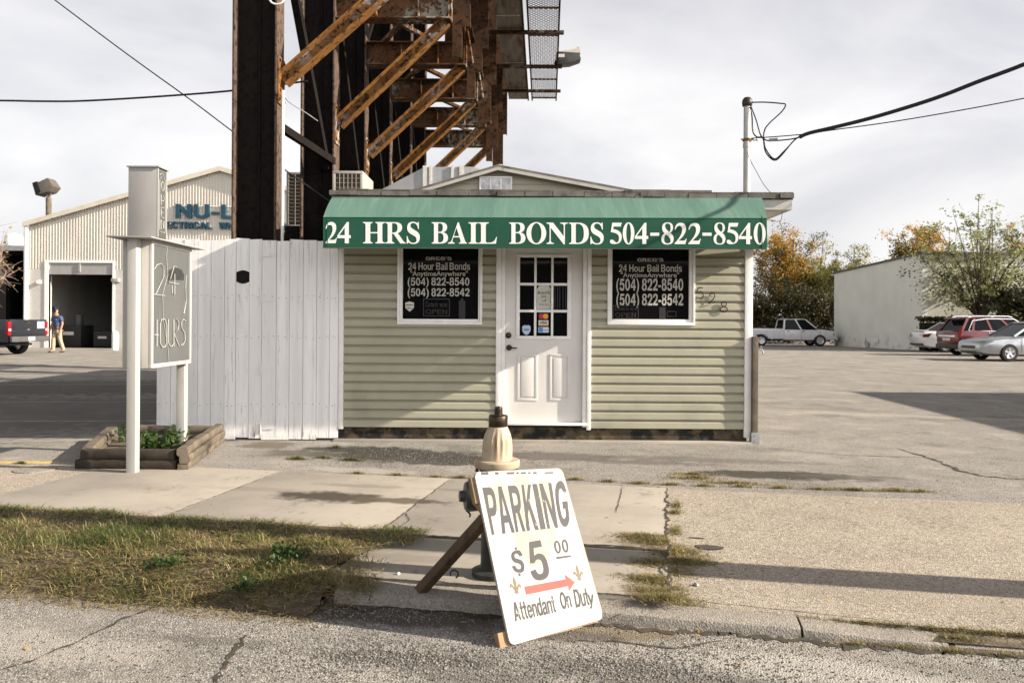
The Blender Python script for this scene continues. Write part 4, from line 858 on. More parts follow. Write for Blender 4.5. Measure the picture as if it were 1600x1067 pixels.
# ------------------------------------------------------------ pole sign
sgn = thing('pole_sign', (-3.27, 7.3, 0), 'grey two-post sign cabinet with bare neon tubes and an OPEN box on top', 'sign')
px0 = at(197.5,600,6.88).x; px1 = px0+.079; ww = px1-px0
mb = MB(); mb.box((px0, 6.88, -.05), (px1, 6.965, 2.035)); mb.build('post', M['pale_post'], sgn, bevel=.004)
xr_ = at(286,600,7.87).x; mb = MB(); mb.box((xr_-.045, 7.82, -.05), (xr_+.035, 7.90, .91)); mb.build('post', M['pale_post'], sgn, bevel=.004)
cx0, cx1, cy0, cy1, cz0, cz1 = at(193.5,500,7.0).x, -3.155, 6.975, 7.84, .905, 2.03
mb = MB(); t = .035
mb.box((cx0, cy0, cz0), (cx1-.03, cy1, cz1))
for a, b in (((cx1-.029, cy0, cz0),(cx1, cy1, cz0+t)), ((cx1-.029, cy0, cz1-t),(cx1, cy1, cz1)), ((cx1-.029, cy0, cz0+t),(cx1, cy0+t, cz1-t)), ((cx1-.029, cy1-t, cz0+t),(cx1, cy1, cz1-t))): mb.box(a, b)
mb.build('cabinet', M['pale_post'], sgn, bevel=.004)
k = NT('dusty_sign_face'); col = k.mix(k.ramp(k.noise(2.2, 5, .6, sc=(1,1.5,.5)), .35, .7), (.095,.10,.098), (.072,.077,.076))
col = k.mix(k.ramp(k.noise(10, 6, .7), .58, .75, 0, .5), col, (.14,.14,.137)); M['face'] = k.done(col, .18, 0, .5)
XFc = cx1-.012
mb = MB(); mb.box((XFc-.012, cy0+t-.002, cz0+t-.002), (XFc, cy1-t+.002, cz1-t+.002)); fc = mb.build('sign_face', M['face'], sgn)
M['neon'] = NT('unlit_neon_tube').done((.36,.355,.34), .25, 0, .5)
M['face_patch'] = NT('dark_face_patch').done((.03,.031,.031), .4)  # flat dark patch laid over part of the sign face
def on_face(px, py, X=XFc):              # point of the plane x = X seen at a photo pixel
    r = at(px, py, 1.0); s = X/r.x; return Vector((X, s, CAMZ+(r.z-CAMZ)*s))
def neon(strokes, X, r, par, name='neon_tube'):
    mb = MB()
    for s in strokes: mb.tube([on_face(a, b, X) for a, b in s], r, 6)
    return mb.build(name, M['neon'], par, smooth=True)
xn = XFc+.008
neon([[(241,421),(245,414),(252,412),(256,418),(256,432),(250,446),(244,459),(240,460),(258,462)]], xn, .0042, fc)
neon([[(276,417),(272,416),(266,436),(263,441),(279,444)], [(273,428),(273,460),(269,459),(269,446)]], xn, .0042, fc)
def N2(s, ox, w=1.0): return [[(ox+a*w, b) for a, b in q] for q in s]
neon([[(241.0,523),(247.8,523)], [(245.2,499),(245.2,541)], [(252.9,499),(250.3,505),(250.3,536),(253.7,543),(258.8,541),(260.5,534),(260.5,508),(257.9,499),(252.9,499)]], xn, .005, fc)
neon([[(263.0,499),(263.0,535),(265.6,541),(269.0,541),(271.5,535),(271.5,521)], [(271.5,541),(271.5,499),(276.6,499),(279.1,505),(278.3,515),(271.5,520),(280.0,541)]], xn, .005, fc)
neon([[(290.2,502),(286.8,499),(283.4,504),(284.2,513),(288.5,520),(289.3,530),(286.8,538),(282.5,539)]], xn, .005, fc)
mb = MB(); mb.tube([on_face(a,b,XFc+.006) for a, b in ((262,380),(260,400),(262,430),(254,460),(255,500),(262,540),(264,565))], .004, 5); mb.tube([on_face(a,b,XFc+.006) for a, b in ((291,430),(290,450),(291,470),(287,490))], .006, 5)
mb.build('cable', M['galv'], fc)
mb = MB(); pts = [on_face(a,b,XFc+.0015) for a, b in ((262,437.5),(260.5,430),(263,423),(270,419.5),(278,419),(284,422),(288,430),(287.5,438))]; mb.prism(pts, (-.001,0,0)); mb.build('dark_patch', M['face_patch'], fc)
mb = MB(); mb.add([(cx0-.06,6.8,cz1+.005),(cx1+.07,6.8,cz1+.001),(cx1+.07,8.0,cz1+.001),(cx0-.06,8.0,cz1+.005),(cx0-.06,6.8,cz1+.017),(cx1+.07,6.8,cz1+.013),(cx1+.07,8.0,cz1+.013),(cx0-.06,8.0,cz1+.017)], [(0,3,2,1),(4,5,6,7),(0,1,5,4),(1,2,6,5),(2,3,7,6),(3,0,4,7)])
mb.build('cap_plate', M['grey_paint'], sgn, bevel=.002)
bx0, bx1 = at(200.5,300,6.93).x, at(247,300,6.93).x
mb = MB(); mb.box((bx0, 6.93, cz1+.019), (bx1-.012, 7.115, 2.655)); mb.box((bx1-.0119, 6.93, cz1+.019), (bx1, 6.945, 2.655)); mb.box((bx1-.0119, 7.10, cz1+.019), (bx1, 7.115, 2.655))
ob_ = mb.build('open_box', M['grey_paint'], sgn, bevel=.002)
mb = MB(); mb.box((bx0-.012, 6.915, 2.656), (bx1+.014, 7.13, 2.667)); mb.build('box_lid', M['grey_paint'], ob_)
mb = MB(); mb.box((bx1-.011, 6.9455, cz1+.02), (bx1-.004, 7.0995, 2.654)); mb.build('open_face', M['face'], ob_)
X2 = bx1-.001
def ob(s, t): return Vector((X2, 6.955+.135*s, 2.10+.52*t))
def neon2(strokes, name='neon_letter', r=.0036):
    mb = MB()
    for s in strokes: mb.tube([ob(a, b) for a, b in s], r, 6)
    mb.build(name, M['neon'], ob_, smooth=True)
neon2([[(.05,.95),(.3,.99),(.6,.97),(.75,.90),(.95,.9),(.95,.05),(.85,0),(.2,0),(.08,.03),(.05,.1),(.05,.88),(.3,.93)]], 'neon_border', .0028)
neon2([[(.5,.86),(.3,.82),(.3,.74),(.5,.70),(.7,.74),(.7,.82),(.5,.86)]])
neon2([[(.3,.46),(.3,.63),(.6,.63),(.72,.58),(.6,.53),(.3,.53)]])
neon2([[(.72,.42),(.4,.42),(.3,.38),(.3,.28),(.4,.25),(.72,.25)], [(.3,.335),(.62,.335)]])
neon2([[(.3,.05),(.3,.2),(.7,.06),(.7,.2)]])

# ------------------------------------------------------------ planter of landscape timbers and its weeds
M['leg_wood'] = pm('brown_stained_lumber', (.115,.072,.036), (.06,.038,.02), 5, .8, bump=.4, bscale=22, sc=(1,1,1), stain=(.03,.02,.012), sscale=5)
M['wood_dark'] = pm('dark_weathered_timber', (.13,.105,.078), (.06,.047,.034), 5, .9, bump=.6, bscale=22, stain=(.02,.016,.013), sscale=4, st=(.5,.64))
pl = thing('timber_planter', (-3.5, 7.9, 0), 'raised planter box of weathered grey landscape timbers under the pole sign', 'planter')
FL, FR, RR, RL = Vector((-3.84,7.12,0)), Vector((-2.9,7.10,0)), Vector((-3.17,8.66,0)), Vector((-4.35,8.72,0))
M['wood_black'] = pm('dark_front_timber', (.045,.035,.025), (.022,.017,.013), 5, .9, bump=.6, bscale=22)  # darker timber colour for the two front logs
def log(p, q, r, z, mat='wood_old'):
    mb = MB(); p, q = Vector(p), Vector(q); n = 14; pts = []
    for i in range(n+1):
        t = i/n; c = p+(q-p)*t + Vector((random.uniform(-1,1),random.uniform(-1,1),random.uniform(-1,1)))*.004; pts.append(c+Vector((0,0,z)))
    d = (q-p).normalized(); sd = Vector((-d.y,d.x,0)); prof = [(a*r, b*r) for a, b in ((-1,-.45),(-.75,-.8),(.75,-.8),(1,-.45),(1,.45),(.75,.8),(-.75,.8),(-1,.45))]
    k = len(prof); vs = []
    for i, c in enumerate(pts):
        s = 1+random.uniform(-.05,.05)
        vs += [c+sd*a*s+Vector((0,0,b*s)) for a, b in prof]
    fs = [(i*k+j, i*k+(j+1)%k, (i+1)*k+(j+1)%k, (i+1)*k+j) for i in range(n) for j in range(k)] + [tuple(range(k))[::-1], tuple(range(n*k,n*k+k))]
    mb.add(vs, fs); mb.build('timber', M[mat], pl, smooth=True, ang=50)
dy = Vector((0,.06,0))
log(FL+Vector((-.03,0,0)), FR+Vector((-.07,0,0)), .058, .04, 'wood_black'); log(FL+Vector((.02,.0,0)), FR+Vector((-.09,.005,0)), .056, .128, 'wood_black')
for z, r, j in ((.03,.046,0),(.098,.044,.012),(.166,.046,-.01)): log(FR+Vector((j,-.06,0)), RR+Vector((j,0,0)), r, z)
for z, r in ((.045,.056),(.125,.054)): log(FL+Vector((-.02,.13,0)), RL+Vector((0,-.05,0)), r, z)
for z, r in ((.045,.055),(.125,.055)): log(RL+Vector((.1,.06,0)), RR+Vector((-.1,.06,0)), r, z)
mb = MB(); mb.add([FL+Vector((0,.06,.06)), FR+Vector((-.05,.06,.06)), RR+Vector((-.04,0,.06)), RL+Vector((.04,0,.06))], [(0,1,2,3)]); mb.build('soil', M['dirt'], pl)
def leafmat(name, c, tr=.35):
    k = NT(name); k.b.inputs['Base Color'].default_value = (*c, 1); k.b.inputs['Roughness'].default_value = .55
    k.b.inputs['Specular IOR Level'].default_value = .3
    col = k.mix(k.ramp(k.noise(3, 3), .35, .7), c, tuple(x*.7 for x in c)); k.l(col, k.b.inputs['Base Color'])
    t = k.n('ShaderNodeBsdfTranslucent'); k.l(k.mix(.5, col, tuple(min(1,x*1.6) for x in c)), t.inputs[0]); m = k.n('ShaderNodeMixShader'); m.inputs[0].default_value = tr
    k.l(k.b.outputs[0], m.inputs[1]); k.l(t.outputs[0], m.inputs[2]); k.l(m.outputs[0], k.o.inputs[0]); return k.m
LG = [leafmat('leaf_green', (.05,.10,.022)), leafmat('leaf_mid_green', (.075,.12,.03)), leafmat('leaf_dark_green', (.03,.06,.016))]
def leaf(mb, c, sz, mi, asp=.55, flat=None):
    a = Vector((random.gauss(0,1),random.gauss(0,1),random.gauss(0,.7)+(0 if flat is None else flat))).normalized(); b = a.cross(Vector((random.gauss(0,1),random.gauss(0,1),random.gauss(0,1)))).normalized()
    mb.add([c-a*sz*.5, c+b*sz*asp*.5, c+a*sz*.5, c-b*sz*asp*.5], [(0,1,2,3)], mi)
def weed(name, base, spread, h, nst, label, leafsz=.05, nl=26, group=None):
    nl = int(nl*.6)
    t = thing(name, base, label, 'plant', group); ms = MB(); ml = MB(); base = Vector(base)
    for i in range(nst):
        a = random.uniform(0, 6.28); r = random.uniform(.2, 1)
        d = Vector((math.cos(a)*spread[0]*r, math.sin(a)*spread[1]*r, h*random.uniform(.6,1)))
        p0 = base + Vector((d.x*.45, d.y*.45, 0)); p1 = base + d*.75 + Vector((0,0,h*.15)); p2 = base + d
        ms.tube([p0, (p0+p1)/2+Vector((0,0,.02)), p1, p2], [.004,.0035,.003,.0015], 5)
        for _ in range(nl):
            f = random.random()**.6; q = p0.lerp(p2, f) + Vector((random.gauss(0,.03),random.gauss(0,.03),random.gauss(0,.02)))
            leaf(ml, q, leafsz*random.uniform(.6,1.3), random.choice((0,0,1,2)), .6)
    ms.build('stem', LG[2], t); ml.build('foliage', LG, t); return t
weed('weedy_plant', (-3.45,7.7,.07), (.38,.42), .19, 20, 'leafy green weeds growing inside the timber planter', .06, 34)
weed('weedy_plant', (gnd(190,690,.06).x, gnd(190,690,.06).y, .06), (.12,.1), .2, 6, 'small sprig of weeds at the left end of the timber planter', .05, 18)

# ------------------------------------------------------------ fire hydrant
hb = gnd(772, 903, 0); HY = Vector((hb.x, hb.y+.08, -.006)); hs = HY.y/F
hy = thing('fire_hydrant', HY, 'cream and black fire hydrant with a fluted bonnet standing behind the parking board', 'hydrant')
def hz(py): return at(770, py, HY.y).z
tilt = Vector((.018, -.03, 0))               # it leans a little
M['cream'] = pm('cream_paint', (.42,.345,.25), (.36,.295,.21), 6, .5, bump=.15, bscale=40, stain=(.26,.11,.035), sscale=8, st=(.57,.68), sc=(2.5,2.5,.3))
M['hyd_black'] = pm('worn_black_enamel', (.030,.034,.032), (.05,.055,.05), 9, .4, bump=.2, bscale=30, stain=(.13,.10,.07), sscale=9, st=(.64,.72))
def leaned(o):
    me = o.data; z0 = .2
    for v in me.vertices:
        if v.co.z > z0: v.co.x += (v.co.z-z0)*tilt.x*1.4; v.co.y += (v.co.z-z0)*tilt.y*2
    return o
rb = 23.5*hs; zf0, zf1 = hz(728), hz(716); zbt = hz(664)
flu = lambda t, h: 1 - .085*abs(math.sin(t*8))*max(0, min(1, (zbt-.006-h)/.05))*min(1, max(0,(h-zf1-.006)/.03))
c0 = Vector((HY.x, HY.y, 0))
mb = MB(); mb.lathe([(rb*1.02,zf1),(rb*1.0,zf1+.015),(rb,zf1+.06),(rb*.95,zf1+.10),(rb*.85,zf1+.135),(rb*.70,zf1+.16),(rb*.62,zbt)], c0, 96, mod=flu); leaned(mb.build('bonnet', M['cream'], hy, smooth=True, ang=60))
mb = MB(); mb.lathe([(rb*.6,zf0-.002),(34*hs,zf0),(35.5*hs,zf0+.008),(35.5*hs,zf1-.006),(34*hs,zf1),(rb*.9,zf1+.001)], c0, 48)
fl = leaned(mb.build('flange', M['cream'], hy, smooth=True))
mb = MB(); zc = hz(647)
mb.lathe([(13.5*hs,zbt-.012),(14.8*hs,zbt-.006),(14.8*hs,zc-.004),(13.8*hs,zc),(6.8*hs,zc+.002),(6.4*hs,zc+.01),(6.2*hs,hz(637)),(5.2*hs,hz(634)),(0,hz(633))], c0, 40); leaned(mb.build('operating_nut', M['bronze'], hy, smooth=True, ang=50))
mb = MB(); mb.lathe([(.075,-.02),(.12,-.02),(.12,.02),(.078,.03),(.074,.06),(.074,hz(800)),(.085,hz(795)),(.088,hz(745)),(.085,hz(735)),(rb*1.15,zf0-.018),(rb*1.15,zf0-.001)], c0, 40)
bar_ = leaned(mb.build('barrel', M['hyd_black'], hy, smooth=True, ang=40))
for k_ in range(8):
    a = 2*math.pi*k_/8+.2; mb = MB(); p = c0+Vector((math.cos(a)*31*hs, math.sin(a)*31*hs, zf0)); mb.lathe([(.009,-.022),(.009,-.003),(0,-.003)], p, 6); leaned(mb.build('flange_bolt', M['hyd_black'], fl))
nz_ = hz(772)
def nozzle(ang, r, ln, par):
    mb = MB(); d = Vector((math.cos(ang), math.sin(ang), 0)); o_ = c0+Vector((0,0,nz_))
    prof = [(.0,.05),(.0,r*.8),(.06,r*.8),(.075,r),(ln-.02,r*1.05),(ln,r*.9),(ln+.006,r*.4),(ln+.03,r*.36),(ln+.03,0)]
    pts = [o_+d*h for h, _ in [(a, b) for a, b in prof]]; n = 20; s_ = d.cross(Vector((0,0,1))); vs = []
    for h, rr in prof:
        for i in range(n): t = 2*math.pi*i/n; vs.append(o_+d*h+(s_*math.cos(t)+Vector((0,0,1))*math.sin(t))*rr)
    mb.add(vs, [(i*n+k, i*n+(k+1)%n, (i+1)*n+(k+1)%n, (i+1)*n+k) for i in range(len(prof)-1) for k in range(n)])
    leaned(mb.build('nozzle_cap', M['hyd_black'], par, smooth=True, ang=40))
nozzle(math.pi*1.07, .078, .165, hy); nozzle(0.12, .05, .12, hy); nozzle(-1.2, .065, .13, hy)
mb = MB(); p = c0+Vector((-.14,-.03,nz_-.02))
mb.tube([p+Vector((.012*math.sin(i*1.1), -.01*math.sin(i*.7), -.012*i)) for i in range(9)], .005, 6)
mb.build('chain', M['bronze'], hy)

# ------------------------------------------------------------ leaning parking board (A-frame)
BL, BR = Vector((-.008,3.465,-.082)), Vector((.433,3.76,-.07)); e1 = (BR-BL); wB = e1.length; e1 = e1.normalized()
TLb_ = Vector((-.175,3.685,.637)); upv = (TLb_-BL); e2 = (upv - e1*upv.dot(e1)); hB = e2.length; e2 = e2.normalized(); nB = e1.cross(e2).normalized()
if nB.y > 0: nB = -nB
TLp = BL+e2*hB; TRp = BR+e2*hB
bd = thing('parking_board', (BL+BR)/2, 'leaning white parking board for five dollars with a red arrow and wooden prop leg', 'sign')
O0 = BL+e2*.012
def bp(px, py, off=.0):                  # point of the board's face seen at a photo pixel
    r = at(px, py, 1.0)-Vector((0,0,CAMZ)); c = Vector((0,0,CAMZ)); q = O0+nB*off; s = (q-c).dot(nB)/r.dot(nB); return c+r*s
k = NT('scuffed_white_board')
col = k.mix(k.ramp(k.noise(3,5,.6), .4, .75), (.40,.393,.375), (.355,.345,.32)); col = k.mix(k.ramp(k.noise(22,6,.7), .66, .74), col, (.17,.15,.12))
M['board'] = k.done(col, .55, 0, .3)
def rrect(w_, h_, r, n=6):
    o = []
    for cx, cy, a0 in ((w_-r, r, -90),(w_-r, h_-r, 0),(r, h_-r, 90),(r, r, 180)):
        for i in range(n+1): a = R(a0+90*i/n); o.append((cx+r*math.cos(a), cy+r*math.sin(a)))
    return o
O1 = O0-nB*.014
def quadround(off, grow=0, n=6, r=.10):
    cs = [bp(*c, off) for c in ((797.5-grow,1008.5),(943.5+grow,966),(877.5+grow,731),(741-grow,737.5))]; o = []
    for i in range(4):
        p_, c_, q_ = cs[i-1], cs[i], cs[(i+1)%4]; a_ = c_+(p_-c_).normalized()*.032; b_ = c_+(q_-c_).normalized()*.032
        for k_ in range(n+1): t = k_/n; o.append(a_*(1-t)**2+c_*2*t*(1-t)+b_*t*t)
    return o
mb = MB(); mb.prism(quadround(-.0005), -nB*.0135)
for a_, b_ in [(c, d_) for c in (.06, .35, .65, .94) for d_ in (.02, .975)] + [(c, d_) for d_ in (.2, .42, .63, .84) for c in (.025, .975)] + [(.3,.17),(.55,.12),(.8,.2),(.45,.47),(.7,.33)]:
    cs = [bp(*c, 0) for c in ((797.5,1008.5),(943.5,966),(877.5,731),(741,737.5))]; a_ += random.uniform(-.012,.012); b_ += random.uniform(-.012,.012)
    q = (cs[0]*(1-a_)+cs[1]*a_)*(1-b_)+(cs[3]*(1-a_)+cs[2]*a_)*b_; r_ = random.uniform(.0016,.0028)
    mb.add([q+(e1*math.cos(t)+e2*math.sin(t))*r_+nB*.0004 for t in [i*1.0472 for i in range(6)]], [tuple(range(6))], 1)
mb.build('board_panel', [M['board'], M['rust_dark']], bd)
mb = MB(); mb.prism(quadround(-.0145, 1.0), -nB*.012); mb.build('plywood_back', M['wood_raw'], bd)
def word(mb, s, q, bold=.0, off=.0008): fit(mb, sans(s, 7), [bp(*p, off) for p in q])
Z = lambda x, y: (730+x/3.5555, 720+y/3.5555)
M['board_black'] = pm('chipped_black_paint', (.022,.022,.025), (.030,.030,.033), 9, .6, stain=(.30,.29,.26), sscale=26, st=(.64,.68))
M['board_red'] = pm('faded_red_paint', (.20,.045,.034), (.23,.058,.045), 8, .6, stain=(.33,.25,.21), sscale=22, st=(.66,.72))
M['board_gold'] = pm('gold_paint', (.11,.065,.012), (.085,.05,.01), 12, .5); M['ghost'] = pm('yellowed_overpaint', (.33,.29,.20), (.35,.32,.25), 9, .6)
def mk(name, mat, fn):
    mb = MB(); fn(mb); mb.build(name, mat, bd)
def bpoly(mb, pts, off=.0006): mb.add([bp(*Z(*p), off) for p in pts], [tuple(range(len(pts)))])
mk('faded_overpaint', M['ghost'], lambda mb: [bpoly(mb, [(175+62*math.cos(t*.3927), 190+85*math.sin(t*.3927)) for t in range(16)], .0004), bpoly(mb, [(258,80),(345,75),(362,330),(275,345)], .00045), bpoly(mb, [(425+55*math.cos(t*.3927), 190+90*math.sin(t*.3927)) for t in range(16)], .0005), bpoly(mb, [(262,400),(490,360),(495,420),(440,560),(360,590),(280,480)], .00052)])
def parking(mb):
    tl, tr, br_, bl = (82,147), (552,112), (572,362), (140,412)
    qs = ((82,.0,.155),(0,.155,.325),(0,.335,.50),(0,.49,.66),(0,.66,.73),(0,.735,.875),(0,.88,1.0))
    X0 = [(84,150,142,166),(168,206,200,270),(228,300,280,330),(298,372,330,405),(364,402,412,446),(402,470,448,512),(482,556,520,574)]
    tops = lambda x: 147-(x-82)*.07; bots = lambda x: 410-(x-140)*.11
    for ch, (a, b, c, d_) in zip("PARKING", [(84,150,138,186),(146,214,196,266),(224,290,272,326),(300,356,332,400),(362,388,408,438),(398,468,446,506),(478,544,514,574)]):
        b2 = b
        word(mb, ch, [Z(a,tops(a)), Z(b,tops(b)-(14 if ch=='G' else 0)), Z(d_,bots(d_)), Z(c,bots(c))], .045)
mk('parking_lettering', M['board_black'], parking)
mk('cropped_lettering', M['board_black'], lambda mb: [bpoly(mb, [(a,62),(b,60),(b+2,76-(a-72)*.02),(a+3,77-(a-72)*.02)]) for a, b in ((76,118),(154,174),(218,262),(272,286),(296,326),(338,352),(364,386),(428,478))])
def price(mb):
    word(mb, '$', [Z(236,486), Z(302,470), Z(326,640), Z(258,634)], .05); word(mb, '5', [Z(326,452), Z(414,436), Z(470,650), Z(362,672)], .055)
    word(mb, '0', [Z(478,442), Z(514,438), Z(526,512), Z(492,516)], .04); word(mb, '0', [Z(520,436), Z(556,431), Z(568,506), Z(534,510)], .04); bpoly(mb, [(494,532),(574,522),(578,532),(498,544)])
mk('price_lettering', M['board_black'], price)
mk('arrow', M['board_red'], lambda mb: bpoly(mb, [(318,697),(548,655),(542,629),(599,672),(566,722),(562,694),(328,742)]))
def fleur(mb, cx, cy, w_, h_, sl):
    half = [(0,-.5),(.10,-.32),(.14,-.16),(.08,.04),(.14,.06),(.26,-.10),(.42,-.10),(.48,.06),(.40,.14),(.36,.02),(.28,.06),(.20,.20),(.12,.24),(.22,.42),(.08,.36),(0,.5)]
    pts = half + [(-a, b) for a, b in half[-2:0:-1]]
    r = tess([[(a, -b) for a, b in pts]]); mb.add([bp(*Z(cx+a*w_-b*h_*sl, cy-b*h_), .0007) for a, b in r[0]], r[1])
mk('fleur_de_lis', M['board_gold'], lambda mb: fleur(mb, 268, 692, 66, 104, .2)); mk('fleur_de_lis', M['board_gold'], lambda mb: fleur(mb, 617, 622, 58, 96, .22))
def att(mb):
    word(mb, 'Attendant', [Z(246,786), Z(478,742), Z(497,840), Z(268,892)], .035); word(mb, 'On', [Z(508,728), Z(566,718), Z(584,812), Z(526,826)], .04)
    word(mb, 'Dut', [Z(588,712), Z(662,700), Z(682,800), Z(606,816)], .04); word(mb, 'y', [Z(668,742), Z(702,738), Z(708,818), Z(680,822)], .04)
mk('attendant_lettering', M['board_black'], att)
# bottom rail, prop leg and its hinge block
mb = MB(); mb.bar(BL-e1*.03-nB*.045+Vector((0,0,.022)), BR+e1*.004-nB*.045+Vector((0,0,.022)), .038, .085, e2); mb.build('bottom_rail', M['wood_raw'], bd, bevel=.004)
foot = gnd(648, 938, ROADZ)+Vector((0,0,.02)); topj = bp(762, 806, -.06)
mb = MB(); mb.bar(foot, topj, .038, .066, nB); mb.build('prop_leg', M['leg_wood'], bd, bevel=.004)
tl2 = TLp-nB*.05
mb = MB(); mb.bar(TLp-e1*.012-e2*.085-nB*.03, TLp+e1*.10-e2*.085-nB*.03, .03, .12, e2); mb.build('top_block', M['wood_raw'], bd, bevel=.004)
mb = MB(); mb.bar(TLp+e1*.03-e2*.13-nB*.045, topj+Vector((0,0,.02)), .04, .07, nB); mb.build('leg_brace', M['wood_raw'], bd, bevel=.004)
mb = MB(); hk = [Vector(topj)*.35+Vector(foot)*.65]; q = Vector(foot).lerp(topj, .48)+Vector((.03,0,-.05)); mb.tube([q+Vector((.02*math.cos(a)+.0, 0, .02*math.sin(a)-.02)) for a in [x*.6 for x in range(-2, 7)]], .004, 6); mb.build('hook', M['black_metal'], bd)

# ------------------------------------------------------------ steel billboard frame
bb = thing('billboard_frame', (-2.0, 14, 0), 'rusty steel billboard frame of dark columns and orange braces behind the shop', 'billboard')
Yc = [9.6+2.1*i for i in range(6)]
XRc = [at(437,300,Yc[0]).x, at(525,300,Yc[1]).x, at(573,300,Yc[2]).x, at(611.5,280,Yc[3]).x, -2.29, -2.20]
XE = [-1.02, -.92, -.825, -.727, -.627, -.533]
ZB, ZT = 5.74, 6.14
for i, y in enumerate(Yc):
    wd = .53 if i == 0 else .49; xr0 = XRc[i]; xl0 = xr0-wd; xm = (xr0+xl0)/2
    mb = MB(); mb.box((xl0+.0255, y-.012, 0), (xr0-.0255, y+.012, 9.6)); mb.box((xm+.02, y-.045, 0), (xm+.035, y-.0125, 9.6))
    co = mb.build('column', M['steel_black'], bb)
    for a, b in ((xl0, xl0+.025), (xr0-.025, xr0)):
        mb = MB(); mb.box((a, y-.15, 0), (b, y+.15, 9.6)); mb.build('flange', M['flange'], co, bevel=.003)
    if i > 0:
        mb = MB(); mb.ibeam((xr0+.002, y, (ZB+ZT)/2), (XE[i], y, (ZB+ZT)/2), ZT-ZB, .26, .022, .009); bm_ = mb.build('beam', M['rust_mid'], bb)
        mb = MB()
        for f_ in (.35, .72, .985): x = xr0+(XE[i]-xr0)*f_; mb.box((x-.008, y-.128, ZB+.023), (x+.008, y-.0095, ZT-.023))
        for q in range(1): mb.box((XE[i]+.001, y-.13, ZB-.03), (XE[i]+.02, y+.13, ZT+.03))
        mb.build('stiffener', M['rust'], bm_)
        # upright standing on the beam end
        xa = XE[i]-.36
        mb = MB(); mb.ibeam((xa+.17, y, ZT+.003), (xa+.17, y, 9.6), .34, .26, .02, .01, up=(1,0,0)); ur_ = mb.build('upright', M['rust_deep'], bb)
        mb = MB(); mb.box((xa+.3405, y-.13, ZT+.03), (xa+.352, y-.02, 9.6)); mb.build('edge_angle', M['rust_orange'], ur_)
    # diagonal brace from the column up to the beam end
    p = Vector((xr0+.03, y, 4.22)); q = Vector((XE[i]-.07, y, ZB-.015))
    if i == 0: q = p+(q-p)*1.25; 
    d_ = (q-p).normalized(); nrm_ = Vector((-d_.z, 0, d_.x))
    mb = MB(); mb.sweep(p, q, [(-.008,-.0645),(.008,-.0645),(.008,.0645),(-.008,.0645)], up=nrm_); br_ = mb.build('brace', M['rust'], bb)
    for s_ in (-1, 1):
        mb = MB(); mb.sweep(p+nrm_*s_*.075, q+nrm_*s_*.075, [(-.08,-.01),(.08,-.01),(.08,.01),(-.08,.01)], up=nrm_); mb.build('brace_flange', M['rust_orange'], br_)
    mb = MB(); mb.box((xr0+.001, y-.13, p.z-.3), (xr0+.018, y+.13, p.z+.27)); mb.build('end_plate', M['rust'], br_, bevel=.003)
    for dz in (-.24, .22):
        for dy in (-.09, .09): mb = MB(); mb.lathe([(.02,0),(.02,.014),(0,.014)], (xr0+.018, y+dy, p.z+dz), 6, axis='X'); mb.build('bolt', M['rust_dark'], br_)
mb = MB()                                    # stringers along the row carrying the face, seen end-on
for z in (6.25, 7.2, 8.2, 9.2):
    mb.sweep((XE[1]+.08, Yc[1]-1.2, z), (XE[5]+.08, Yc[5]+.5, z), [(-.05,-.1),(.05,-.1),(.05,-.08),(-.03,-.08),(-.03,.1),(-.05,.1)])
mb.build('stringers', M['rust_deep'], bb)
for i in range(1, 6):
    for dx, z0, w_ in ((.09, 5.95-.25*(i > 3), .07), (.22, 6.2-.35*(i > 2), .06), (.33, 6.6, .05)):
        mb = MB(); x = XE[i]+dx; mb.sweep((x, Yc[i]-.02, z0-(.75 if dx < .1 else .55)), (x, Yc[i]-.02, 9.6), [(-w_,-.012),(w_,-.012),(w_,.0),(-w_+.014,.0),(-w_+.014,.12),(-w_,.12)], up=(0,1,0)); mb.build('hanger', M['rust_deep'], bb)
for i in range(1, 5):
    mb = MB(); a = Vector((XE[i]+.02, Yc[i], 6.9)); b = Vector((XE[i+1]+.12, Yc[i+1], 5.8)); mb.tube([a, b], .022, 6); mb.build('tie_rod', M['rust'], bb)
mb = MB()
for i in range(5):                           # row bracing between the columns
    x0_, x1_ = XRc[i]-.12, XRc[i+1]-.12
    mb.bar((x0_, Yc[i]+.16, 6.6), (x1_, Yc[i+1]-.1, 3.55), .10, .10); 
    if i == 0: mb.bar((x0_, Yc[i]+.16, 3.75), (x1_+.1, Yc[i+1]-.1, 3.65), .07, .10)
    mb.bar((x0_-.2, Yc[i]+.2, 5.4), (x1_-.2, Yc[i+1]-.2, 7.4), .09, .09)
mb.build('row_bracing', M['steel_black'], bb)
mb = MB()
for i in range(1, 5):
    mb.bar((XRc[i]+.3, Yc[i]+.14, ZT-.05), (XE[i+1]-.5, Yc[i+1]-.14, ZT-.05), .08, .06); mb.bar((XE[i]-.4, Yc[i]+.14, ZT-.02), (XRc[i+1]+.3, Yc[i+1]-.14, ZT-.02), .08, .06)
mb.build('lateral_bracing', M['rust_mid'], bb)
